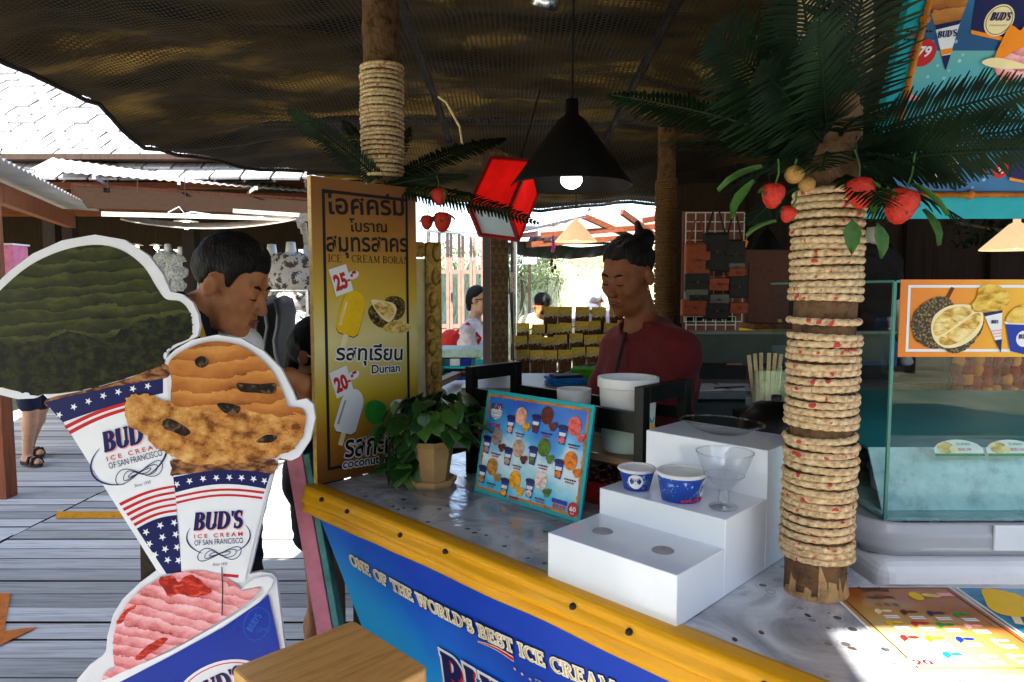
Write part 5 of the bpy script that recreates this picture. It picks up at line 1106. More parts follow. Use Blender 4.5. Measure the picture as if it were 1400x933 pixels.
kn = MB().lathe([(.006, -.006), (.0095, -.003), (.0095, .003), (.006, .006)], 12).mesh('bamboo_knot', 'bamboo_print', True)
for i in range(5): inst('bamboo_knot', kn, head, T(bx0, by0 + .16 * i, .004) @ RX(90))
for i in range(1, 7): inst('bamboo_knot', kn, head, T(bx0 + .18 * i, by0, .004) @ RY(90))
def hp(x, y): return PL(1180 + x * 220 / 684, y * 300 / 933, HX)
def hpoly(nm, mt, pts, lvl, sm=0):
    p = [hp(*q_) for q_ in pts]; p = smooth_poly(p, sm) if sm else p
    return decal(nm, mt, p, lvl, head)
hpoly('cone_print', 'scoop_caramel', [(268, 0), (445, 0), (412, 90), (305, 115)], 2); hpoly('cone_print', 'scoop_caramel', [(250, -160), (300, -210), (400, -215), (460, -150), (450, 0), (265, 0)], 3, 4)
hpoly('cone_print', 'print_white', [(302, 110), (413, 88), (348, 302)], 2.5); hpoly('cone_band', 'print_navy', [(302, 108), (413, 86), (406, 104), (306, 128)], 4); hpoly('cone_tip', 'print_navy', [(330, 240), (370, 232), (348, 302)], 4); hpoly('cone_stripe', 'print_orange', [(325, 214), (378, 204), (374, 226), (330, 236)], 4)
def mark(cx, cy, r_, ang=0):
    c_ = hp(cx, cy); e_ = hp(cx + r_, cy); rr_ = abs(e_[0] - c_[0]); decal('round_mark', 'print_cream', ellipse(c_[0], c_[1], rr_, rr_, 30), 5, head); q_ = MB(); ribbon_mesh(q_, ellipse(c_[0], c_[1], rr_ * .88, rr_ * .88, 30), rr_ * .04, 6 * LV, closed=True); serif(q_, "BUD'S", 0, 0, rr_ * .5, 7 * LV, 1.5, width=rr_ * 1.35, align='C', shear=.15, X=T(c_[0], c_[1], 0) @ RZ(ang)); text(q_, 'OF SAN FRANCISCO', c_[0], c_[1] - rr_ * .35, width=rr_ * 1.2, z=7 * LV); q_.build('mark_lettering', 'print_navy', head)
c_ = hp(352, 158); q = MB(); serif(q, "BUD'S", 0, 0, .011, 6 * LV, 1.5, width=.034, align='C', X=T(c_[0], c_[1], 0) @ RZ(6)); q.build('lettering', 'print_navy', head)
hpoly('cup_print', 'print_navy', [(485, -60), (750, -60), (700, 160), (600, 172), (455, 140)], 3); hpoly('cup_foot', 'print_orange', [(455, 128), (600, 160), (700, 150), (695, 168), (600, 178), (455, 145)], 4); mark(574, 88, 62)
def tubcup(x0, lv=3):
    hpoly('cup_print', 'print_navy', [(x0, 622), (x0 + 175, 622), (x0 + 148, 760), (x0 + 75, 775), (x0 + 0, 760)], lv); hpoly('cup_foot', 'print_orange', [(x0, 752), (x0 + 75, 768), (x0 + 148, 752), (x0 + 146, 765), (x0 + 75, 780), (x0, 765)], lv + 1); mark(x0 + 88, 708, 52)
    hpoly('scoop_print', 'scoop_matcha_crumb', [(x0 + 20, 605), (x0 + 50, 565), (x0 + 130, 550), (x0 + 185, 575), (x0 + 190, 610), (x0 + 100, 620)], lv + 2, 4); hpoly('cup_rim', 'print_white', [(x0, 602), (x0 + 100, 618), (x0 + 220, 592), (x0 + 222, 606), (x0 + 100, 628), (x0 + 2, 616)], lv + 3)
tubcup(260); tubcup(615, 9)
hpoly('fruit_print', 'print_orange', [(580, 180), (620, 110), (660, 130), (684, 110), (760, 120), (780, 200), (760, 300), (684, 320), (600, 350), (560, 310), (548, 260)], 9, 4); hpoly('fruit_print', 'scoop_pink', [(600, 240), (684, 200), (770, 230), (760, 310), (684, 325), (590, 345), (555, 290)], 10, 4); hpoly('fruit_print', 'print_cream', [(495, 265), (560, 245), (684, 275), (700, 290), (560, 290)], 11, 4)
hpoly('fruit_print', 'scoop_pink', [(160, 410), (200, 400), (240, 420), (200, 430)], 4, 4)
for x, y in ((252, 226), (581, 724)):
    c_ = hp(x, y); decal('price_disc', 'print_red', ellipse(c_[0], c_[1], .0235 if x < 300 else .016, .0235 if x < 300 else .016, 24), 5, head); q = MB(); text(q, '79', c_[0], c_[1] - .006, width=.024 if x < 300 else .017, z=7 * LV, bold=.03, shear=.15); q.build('price_lettering', 'print_white', head)
q = MB(); rr = random.Random(6)
for x, y in ((180, 130), (170, 165), (495, 708), (490, 735)):
    k = 0
    while k < 100 * (1 if x < 300 else .55):
        l_ = rr.uniform(6, 16); p_ = [hp(x + k, y), hp(x + k + l_, y), hp(x + k + l_, y + 8), hp(x + k, y + 8)]; q.poly(p_, 4 * LV); k += l_ + 3
q.build('fine_print', 'print_black', head)
q = MB(); c_ = hp(205, 158); 
for x, y in ((180, 148), (493, 721)):
    k = 0
    while k < 60 * (1 if x < 300 else .6): q.poly([hp(x + k, y), hp(x + k + 9, y), hp(x + k + 9, y + 8), hp(x + k, y + 8)], 4 * LV); k += 12
q.build('fine_print', 'print_red', head)
hpoly('flag_strip', 'print_white', [(135, 690), (190, 690), (180, 745), (145, 745)], 3)
for k in range(4): hpoly('flag_stripe', 'print_red', [(138 + 2 * k, 694 + 12 * k), (188 - 2 * k, 694 + 12 * k), (187 - 2 * k, 700 + 12 * k), (139 + 2 * k, 700 + 12 * k)], 4)
q = MB(); q.box((.4, HH * .7, -.05), (.04, HH * .6, .05)); q.box((1.2, HH * .7, -.05), (.04, HH * .6, .05)); q.build('back_batten', 'dark_wood', head)
MB().tube([HX.inverted() @ Vector((o_.x + .4, o_.y + .1, 2.6)), (.4, HH * .9, -.05)], .004, 6).build('hanger', 'black_metal', head); MB().tube([HX.inverted() @ Vector((o_.x + 1.2, o_.y + .1, 2.6)), (1.2, HH * .9, -.05)], .004, 6).build('hanger', 'black_metal', head)
# ------------------------------------------------------------------ laminated menus lying on the counter
FXm = frame(Z(1255, 925, .9065), Z(1440, 925, .9065) - Z(1255, 925, .9065), Z(1157, 800, .9065) - Z(1255, 925, .9065))
fm = thing('lolly_flavour_menu', FXm, 'laminated brown-yellow lolly flavour menu lying flat on the counter', 'menu')
w0 = .20; ytop = (Z(1157, 800, .9065) - Z(1255, 925, .9065)).length
def fp(x, y): return PL(1140 + x * 260 / 1400, 780 + y * 153 / 824, FXm)
FW = fp(880, 130)[0] - .004; FH = fp(100, 120)[1]
m, nt, N, L, b = newmat('menu_tan')
tc = nd(N, 'TexCoord'); n1 = nd(N, 'TexGradient'); mp = nd(N, 'Mapping'); mp.inputs[1].default_value = (-.1, -.17, 0); mp.inputs[3].default_value = (4.6, 4.6, 1); n1.gradient_type = 'SPHERICAL'; L.new(tc.outputs['Object'], mp.inputs[0]); L.new(mp.outputs[0], n1.inputs[0]); rp = ramp(N, [(.0, rgb('#a85a20')), (.3, rgb('#c8924c')), (.7, rgb('#dcc890'))]); L.new(n1.outputs[0], rp.inputs[0]); L.new(rp.outputs[0], b.inputs['Base Color']); b.inputs['Roughness'].default_value = .15; b.inputs['Coat Weight'].default_value = .5
MB().prism([(0, 0), (FW, 0), (FW, FH), (0, FH)], -.0012, 0).build('laminate', 'print_white', fm)
MB().poly([(.004, .004), (FW - .003, .004), (FW - .003, FH - .003), (.004, FH - .003)], LV).build('printed_face', 'menu_tan', fm)
q = MB(); ribbon_mesh(q, [(.012, .02), (FW - .012, .02), (FW - .012, FH - .008), (.012, FH - .008)], .003, 2 * LV, closed=True); q.build('black_border', 'print_black', fm)
q = MB(); text(q, 'ไอศครีม', *fp(310, 160), width=.050, height=.020, z=3 * LV, bold=.02); text(q, 'โบราณ', *fp(340, 188), width=.02, height=.007, z=3 * LV); text(q, 'สมุทรสาคร', *fp(355, 212), width=.046, height=.016, z=3 * LV, bold=.02); text(q, '古 早 味', *fp(405, 268), width=.04, height=.013, z=3 * LV); q.build('lettering', 'print_black', fm)
fl = ('print_cream', 'print_brown', 'print_navy', 'print_green', 'print_yellow', 'print_red', 'print_green', 'print_pink', 'print_red', 'print_orange', 'print_blue', 'print_grey', 'print_teal', 'print_pink', 'print_pink')
pos = [(325, 305), (515, 312), (710, 320), (905, 328), (405, 390), (595, 395), (780, 405), (985, 415), (515, 500), (700, 505), (925, 512), (1180, 525), (830, 625), (1090, 645), (1300, 640)]
for mt, (x, y) in zip(fl, pos):
    c_ = fp(x, y); Q = T(c_[0], c_[1], 3 * LV) @ RZ(-25); b_ = MB(); b_.poly(ellipse(0, 0, .0055, .009, 14), 0, Q); b_.poly([(-.001, -.013), (.001, -.013), (.001, -.008), (-.001, -.008)], 0, Q); b_.build('lolly_print', mt, fm)
    b_ = MB(); b_.poly(ellipse(c_[0] + .015, c_[1] + .001, .009, .004, 12), 3 * LV); b_.build('fruit_print', mt, fm)
    b_ = MB(); c2 = fp(x + 100, y + 40)
    for k in range(2): b_.poly([(c2[0] - .012, c2[1] - .006 * k), (c2[0] + .012, c2[1] - .006 * k), (c2[0] + .012, c2[1] - .006 * k + .0045), (c2[0] - .012, c2[1] - .006 * k + .0045)], 3 * LV)
    b_.build('name_strip', 'print_white', fm)
c_ = fp(690, 680); b_ = MB(); b_.poly(smooth_poly([(c_[0] - .032, c_[1] - .006), (c_[0] - .02, c_[1] + .012), (c_[0], c_[1] + .012), (c_[0] + .03, c_[1] + .008), (c_[0] + .034, c_[1] - .008), (c_[0], c_[1] - .012)], 4), 3 * LV); b_.build('price_cloud', 'print_white', fm)
q = MB(); text(q, '20', c_[0] - .008, c_[1] - .008, width=.028, height=.014, z=4 * LV, bold=.03); text(q, 'บาท', c_[0] + .02, c_[1] - .006, width=.014, z=4 * LV); q.build('price_lettering', 'print_red', fm)
c_ = fp(605, 195); b_ = MB(); b_.poly(ellipse(c_[0], c_[1], .011, .017, 18, -10), 3 * LV); b_.build('lolly_print', 'print_yellow', fm); c_ = fp(715, 190); b_ = MB(); b_.poly(ellipse(c_[0], c_[1], .016, .008, 18, -10), 3 * LV); b_.build('durian_print', 'durian_flesh', fm); c_ = fp(820, 185); b_ = MB(); b_.poly([(c_[0] - .012, c_[1] - .006), (c_[0] + .014, c_[1] - .006), (c_[0] + .012, c_[1] + .008), (c_[0] - .012, c_[1] + .008)], 3 * LV); b_.build('price_card', 'print_pink', fm)
_a = Z(1306, 803, .9065)
FX2 = frame(_a, (1, -.03, 0), (.03, 1, 0)); fm2 = thing('blue_lolly_menu', FX2, 'laminated blue menu with a big yellow lolly at the right frame edge', 'menu')
MB().prism([(0, 0), (.22, 0), (.22, -.31), (0, -.31)][::-1], -.0012, 0).build('laminate', 'print_white', fm2)
pm('menu_blue', rgb('#107aa8'), .15, var=.35, scale=14, bump=.02, coat=.5, stretch=(1, 3, 1)); MB().poly([(.003, -.003), (.003, -.307), (.217, -.307), (.217, -.003)], LV).build('printed_face', 'menu_blue', fm2)
def f2(x, y): return PL(1140 + x * 260 / 1400, 780 + y * 153 / 824, FX2)
MB().poly(smooth_poly([f2(*p_) for p_ in ((1085, 145), (1160, 142), (1270, 160), (1380, 195), (1470, 260), (1440, 340), (1320, 345), (1220, 325), (1140, 280), (1110, 220))], 4), 3 * LV).build('lolly_print', 'print_yellow', fm2)
MB().poly([f2(*p_) for p_ in ((1300, 335), (1370, 345), (1400, 405), (1335, 395))], 2 * LV).build('stick_print', 'print_cream', fm2)
# ================================================================== deck
deck = MB().box((0, 3.5, -.16), (11.6, 15, .02)).build('deck', 'under_deck'); struct(deck)
rr = random.Random(31); SEAM = Z(60, 712, 0).x
pw = .142; y = -1.6
def plank_mesh(l, w_):
    me = MB().box((0, 0, -.016), (l, w_, .032)).mesh('plank', 'deck_wood'); me.materials.append(M('plank_edge'))
    for p_ in me.polygons: p_.material_index = 0 if p_.normal.z > .5 else 1
    return me
pmesh = {}
def add_plank(x0, x1, yc, w_, z, tilt):
    l = round(x1 - x0, 2)
    if (l, w_) not in pmesh: pmesh[(l, w_)] = plank_mesh(l, w_)
    o = inst('plank', pmesh[(l, w_)], deck, T((x0 + x1) / 2, yc, z) @ RZ(tilt)); 
while y < 9:
    add_plank(SEAM + .008, 1.0 + .1 * rr.randint(0, 3), y, pw - .011, rr.uniform(-.004, .002), rr.uniform(-.12, .12))
    add_plank(1.42, 5.6, y, pw - .007, rr.uniform(-.0025, .001), rr.uniform(-.1, .1))
    add_plank(SEAM - 3.0, SEAM - .008, y + .05, pw - .011, rr.uniform(-.004, .002), .6 + rr.uniform(-.12, .12))
    y += pw
pm('orange_paint', (.72, .20, .03), .7, var=.2, scale=30, bump=.2); pm('amber_paint', (.80, .34, .02), .7, var=.2, scale=30, bump=.2)
a = [Z(u, v, 0) for u, v in ((78, 700), (200, 700), (200, 709), (76, 710))]
MB().poly([(p_.x, p_.y) for p_ in a], .004).build('painted_line', 'amber_paint', deck)
a = [Z(u, v, 0) for u, v in ((-10, 812), (15, 812), (6, 864), (52, 858), (20, 874), (-10, 888))]
MB().poly([(p_.x, p_.y) for p_ in a], .004).build('painted_arrow', 'orange_paint', deck)
# ground beyond and under
m, nt, N, L, b = newmat('dry_ground')
tc = nd(N, 'TexCoord'); n1 = nd(N, 'TexNoise'); n1.inputs['Scale'].default_value = 1.2; n1.inputs['Detail'].default_value = 9; L.new(tc.outputs['Object'], n1.inputs[0]); rp = ramp(N, [(.35, (.22, .24, .10)), (.5, (.36, .36, .2)), (.65, (.48, .45, .32))]); L.new(n1.outputs[0], rp.inputs[0]); L.new(rp.outputs[0], b.inputs['Base Color']); b.inputs['Roughness'].default_value = .95
g = MB().poly([(-150, -150), (150, -150), (150, 150), (-150, 150)], -.5).build('ground', 'dry_ground'); struct(g)

# ================================================================== canopy: shade net with folds under a golden tarpaulin
def edge_x(y):  # left border of the canopy
    return -2.22 + .62 * (max(0, y - 4.1) / 1.2) ** 2 + .03 * math.sin(y * 4)
YB = 5.3
def sag(x, y):
    
    z = 2.44 - .012 * (y - 2.5) ** 2 - .012 * x; d = x - edge_x(min(y, YB)); z -= .05 * math.exp(-(d / .4) ** 2)
    z -= .21 * math.exp(-((YB - y) / .7) ** 2) * max(0, min(1, (x + 1.7) / 1.2))
    z += .045 * noise.noise(Vector((x * .7, y * 4.2, 5))) + .055 * math.sin(1.7 * x + 2.6 * y) * math.sin(.9 * y - .5 * x) + .05 * noise.noise(Vector((x * 1.4, y * 1.8, 2))) + .022 * noise.noise(Vector((x * 4, y * 5, 7)))
    return z
def net_sheet():
    p = .021; dx = p * 1.5 / 1.732 * 1.15; dy = p
    cs = []
    nx = int(6.6 / dx); ny = int(4.2 / dy)
    I, J = np.meshgrid(np.arange(nx), np.arange(ny), indexing='ij')
    cx = -2.5 + I * dx; cy = 1.35 + J * dy + (I % 2) * dy / 2
    cx = cx.ravel(); cy = cy.ravel()
    ex = -2.22 + .62 * (np.maximum(0, cy - 4.1) / 1.2) ** 2 + .03 * np.sin(cy * 4)
    keep = (cx > ex) & (cy < YB + .12 * np.sin(cx * 2.2)); cx = cx[keep]; cy = cy[keep]
    n = len(cx); ang = np.arange(6) * PI / 3; ro = dx / 1.5; 
    fx = np.cos(ang); fy = np.sin(ang)
    kx, ky = dx / 1.5, dy / 1.732
    ox = cx[:, None] + fx * kx; oy = cy[:, None] + fy * ky
    hs = .70
    hx = cx[:, None] + fx * kx * hs; hy = cy[:, None] + fy * ky * hs
    X_ = np.concatenate([ox, hx], 1); Y_ = np.concatenate([oy, hy], 1)
    # smooth height from a coarse table
    gx_ = np.linspace(-2.7, 4.3, 176); gy_ = np.linspace(1.2, 5.6, 106)
    tab = np.array([[sag(a, c) for c in gy_] for a in gx_])
    fi = (X_ - gx_[0]) / (gx_[1] - gx_[0]); fj = (Y_ - gy_[0]) / (gy_[1] - gy_[0]); i0 = np.clip(fi.astype(int), 0, 174); j0 = np.clip(fj.astype(int), 0, 104); a = fi - i0; c = fj - j0
    Z_ = tab[i0, j0] * (1 - a) * (1 - c) + tab[i0 + 1, j0] * a * (1 - c) + tab[i0, j0 + 1] * (1 - a) * c + tab[i0 + 1, j0 + 1] * a * c
    V = np.stack([X_, Y_, Z_], 2).reshape(-1, 3)
    base = np.arange(n)[:, None, None] * 12; k = np.arange(6); q = np.stack([k, (k + 1) % 6, 6 + (k + 1) % 6, 6 + k], 1)[None]
    Fq = (base + q).reshape(-1, 4)
    me = bpy.data.meshes.new('net'); me.vertices.add(len(V)); me.vertices.foreach_set('co', V.ravel().astype(np.float32))
    nf = len(Fq); me.loops.add(nf * 4); me.loops.foreach_set('vertex_index', Fq.ravel().astype(np.int32)); me.polygons.add(nf); me.polygons.foreach_set('loop_start', (np.arange(nf) * 4).astype(np.int32)); me.update(calc_edges=True)
    me.materials.append(M('net_black')); return me
canopy = thing('shade_canopy', T(0, 0, 0), 'sagging dark shade net canopy over the stall', 'canopy')
o = inst('netting', net_sheet(), canopy); o['kind'] = 'stuff'
# hem rope along the left and back edges
hem = [(edge_x(y_) - .005, y_, sag(edge_x(y_), y_) - .003) for y_ in [1.0 + .13 * i for i in range(34)]]
MB().tube(hem, .013, 6).build('hem', 'net_black', canopy, smooth=True)
hem2 = [(x_, YB + .12 * math.sin(x_ * 2.2), sag(x_, YB + .12 * math.sin(x_ * 2.2)) - .003) for x_ in [edge_x(YB) + .12 * i for i in range(44)]]
MB().tube(hem2, .012, 6).build('hem', 'net_black', canopy, smooth=True)
m, nt, N, L, b = newmat('gold_tarp'); out = N['Material Output']
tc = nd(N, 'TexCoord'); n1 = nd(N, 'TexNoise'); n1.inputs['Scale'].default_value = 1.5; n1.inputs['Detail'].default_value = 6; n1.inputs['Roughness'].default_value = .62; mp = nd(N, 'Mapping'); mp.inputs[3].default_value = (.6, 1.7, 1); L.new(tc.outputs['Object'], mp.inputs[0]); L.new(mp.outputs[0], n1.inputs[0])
rp = ramp(N, [(.38, (.004, .0025, .001)), (.52, (.026, .015, .003)), (.66, (.17, .10, .018))]); L.new(n1.outputs[0], rp.inputs[0])  # dark-to-gold bands painted in as the shade and glow of folds
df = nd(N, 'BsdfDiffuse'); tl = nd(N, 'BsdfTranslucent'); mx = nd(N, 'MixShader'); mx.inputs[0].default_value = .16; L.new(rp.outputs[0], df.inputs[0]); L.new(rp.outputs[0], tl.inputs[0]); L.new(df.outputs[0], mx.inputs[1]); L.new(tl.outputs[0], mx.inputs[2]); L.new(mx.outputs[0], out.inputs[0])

def tarp(a, c):
    x_ = lerp(-2.26, 4.2, a); y_ = lerp(-.24 if x_ > -.22 else -1.2, YB + .10, c); x_ = max(x_, edge_x(max(y_, 1.0)) - .04); return (x_, y_, sag(x_, y_) + .015 + (.10 + .05 * noise.noise(Vector((x_ * 2.2, y_ * 3, 11)))) * min(1, max(0, (x_ - edge_x(max(y_, 1.0))) / .5)) * min(1, max(0, (YB - y_) / .4)))  # unseen front edge stepped to let a sun patch onto the counter
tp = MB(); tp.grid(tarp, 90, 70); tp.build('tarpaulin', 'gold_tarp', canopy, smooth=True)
# poles carrying it
for nm, a, c in (('ridge_pole', (-2.3, 1.9, 2.62), (4.2, 1.9, 2.60)), ('ridge_pole', (-1.9, 4.4, 2.50), (4.2, 4.4, 2.52)), ('cross_pole', (-.42, .2, 2.64), (-.42, 4.9, 2.44)), ('cross_pole', (.62, .2, 2.64), (.62, 4.9, 2.42)), ('cross_pole', (2.9, .2, 2.62), (2.9, 4.9, 2.42))):
    MB().tube([a, tuple(lerp(Vector(a), Vector(c), .5)), c], .022, 8).build(nm, 'dark_wood', canopy, smooth=True)
# ================================================================== people: smooth blended volumes meshed into one skin
class Vol:
    def __init__(s, lo, hi, h):
        s.h = h; s.lo = np.array(lo, float); n = np.ceil((np.array(hi) - s.lo) / h).astype(int) + 1
        s.ax = [s.lo[i] + h * np.arange(n[i]) for i in range(3)]; s.D = np.full(n, .08)
    def sl(s, lo, hi):
        a = np.maximum(0, np.floor((np.array(lo) - s.lo) / s.h).astype(int)); b = np.minimum(s.D.shape, np.ceil((np.array(hi) - s.lo) / s.h).astype(int) + 1)
        if np.any(b <= a): return None
        S = tuple(slice(a[i], b[i]) for i in range(3)); return S, s.ax[0][S[0]][:, None, None], s.ax[1][S[1]][None, :, None], s.ax[2][S[2]][None, None, :]
    @staticmethod
    def smin(a, b, k):
        h = np.clip(.5 + .5 * (b - a) / k, 0, 1); return b + (a - b) * h - k * h * (1 - h)
    def put(s, S, d, k, sub=False):
        if sub: s.D[S] = -Vol.smin(-s.D[S], d, k)
        else: s.D[S] = Vol.smin(s.D[S], d, k)
    def cap(s, a, b, ra, rb=None, k=.02, sub=False):
        a = np.array(a, float); b = np.array(b, float); rb = ra if rb is None else rb; m = max(ra, rb) + k + .085
        q = s.sl(np.minimum(a, b) - m, np.maximum(a, b) + m)
        if q is None: return
        S, X, Y, Z_ = q; v = b - a; l2 = max(v @ v, 1e-9)
        t = np.clip(((X - a[0]) * v[0] + (Y - a[1]) * v[1] + (Z_ - a[2]) * v[2]) / l2, 0, 1)
        d = np.sqrt((X - a[0] - t * v[0]) ** 2 + (Y - a[1] - t * v[1]) ** 2 + (Z_ - a[2] - t * v[2]) ** 2) - (ra + (rb - ra) * t)
        s.put(S, d, k, sub)
    def ell(s, c, r, Rm=None, k=.02, sub=False):
        """ellipsoid with radii r in the frame of 3x3 Rm (columns = axes)"""
        c = np.array(c, float); r = np.array(r, float); m = r.max() + k + .085; q = s.sl(c - m, c + m)
        if q is None: return
        S, X, Y, Z_ = q; A = np.array(Rm) if Rm is not None else np.eye(3)
        dx, dy, dz = X - c[0], Y - c[1], Z_ - c[2]
        L = [(dx * A[0, i] + dy * A[1, i] + dz * A[2, i]) for i in range(3)]
        k0 = np.sqrt(sum((L[i] / r[i]) ** 2 for i in range(3))); k1 = np.sqrt(sum((L[i] / r[i] ** 2) ** 2 for i in range(3)))
        s.put(S, k0 * (k0 - 1) / np.maximum(k1, 1e-6), k, sub)
    def cut(s, p, n):
        """remove the side that n points to"""
        n = np.array(n, float); n /= np.linalg.norm(n); p = np.array(p, float)
        d = (s.ax[0][:, None, None] - p[0]) * n[0] + (s.ax[1][None, :, None] - p[1]) * n[1] + (s.ax[2][None, None, :] - p[2]) * n[2]
        s.D = np.maximum(s.D, d)
    def mesh(s, name, mat):
        D = s.D.copy()
        D[0], D[-1], D[:, 0], D[:, -1], D[:, :, 0], D[:, :, -1] = .05, .05, .05, .05, .05, .05
        n = D.shape; C = tuple(x - 1 for x in n); cnt = np.zeros(C); acc = [np.zeros(C) for _ in range(3)]
        g = lambda o: D[o[0]:n[0] - 1 + o[0], o[1]:n[1] - 1 + o[1], o[2]:n[2] - 1 + o[2]]
        cor = [(i, j, k) for i in (0, 1) for j in (0, 1) for k in (0, 1)]
        for a in cor:
            for ax in range(3):
                if a[ax]: continue
                b = list(a); b[ax] = 1; da, db = g(a), g(b); cr = (da < 0) != (db < 0)
                t = np.where(cr, da / np.where(da == db, 1, da - db), 0)
                cnt += cr
                for q in range(3): acc[q] += np.where(cr, a[q] + (t if q == ax else 0), 0)
        act = cnt > 0; idx = -np.ones(C, int); idx[act] = np.arange(act.sum()); I = np.argwhere(act)
        V = np.stack([acc[q][act] / cnt[act] for q in range(3)], 1) + I; V = V * s.h + s.lo
        F = []
        for ax in range(3):
            o = [slice(None)] * 3; o2 = [slice(None)] * 3; o[ax] = slice(0, -1); o2[ax] = slice(1, None)
            a, b = D[tuple(o)], D[tuple(o2)]; E = np.argwhere((a < 0) != (b < 0)); u, v = (ax + 1) % 3, (ax + 2) % 3
            ok = (E[:, u] > 0) & (E[:, v] > 0) & (E[:, u] < n[u] - 1) & (E[:, v] < n[v] - 1); E = E[ok]
            sg = a[tuple(E.T)] < 0
            def cell(du, dv):
                Q = E.copy(); Q[:, u] -= du; Q[:, v] -= dv; return idx[tuple(Q.T)]
            f = np.stack([cell(1, 1), cell(0, 1), cell(0, 0), cell(1, 0)], 1); f[~sg] = f[~sg][:, ::-1]; F.append(f)
        F = np.concatenate(F); F = F[(F >= 0).all(1)]
        me = bpy.data.meshes.new(name); me.vertices.add(len(V)); me.vertices.foreach_set('co', V.ravel().astype(np.float32))
        me.loops.add(len(F) * 4); me.loops.foreach_set('vertex_index', F.ravel().astype(np.int32)); me.polygons.add(len(F)); me.polygons.foreach_set('loop_start', (np.arange(len(F)) * 4).astype(np.int32)); me.update(calc_edges=True)
        me.polygons.foreach_set('use_smooth', [True] * len(F)); me.materials.append(M(mat)); return me
pm('skin_tan', (.42, .165, .068), .5, var=.12, scale=30, bump=.05, bscale=300, sss=.12)
pm('skin_brown', (.25, .082, .033), .48, var=.12, scale=30, bump=.05, bscale=300, sss=.1)
pm('skin_light', (.56, .31, .20), .5, var=.1, scale=30, bump=.04, bscale=300, sss=.12)
pm('hair_black', (.008, .006, .006), .6, spec=.25, var=.4, scale=40, bump=.6, bscale=160, stretch=(1, 1, .25))
pm('lip', (.25, .06, .045), .4, var=.1, bump=.02)
pm('eye_white', (.6, .56, .5), .25, bump=0); pm('eye_dark', (.012, .008, .006), .15, bump=0)
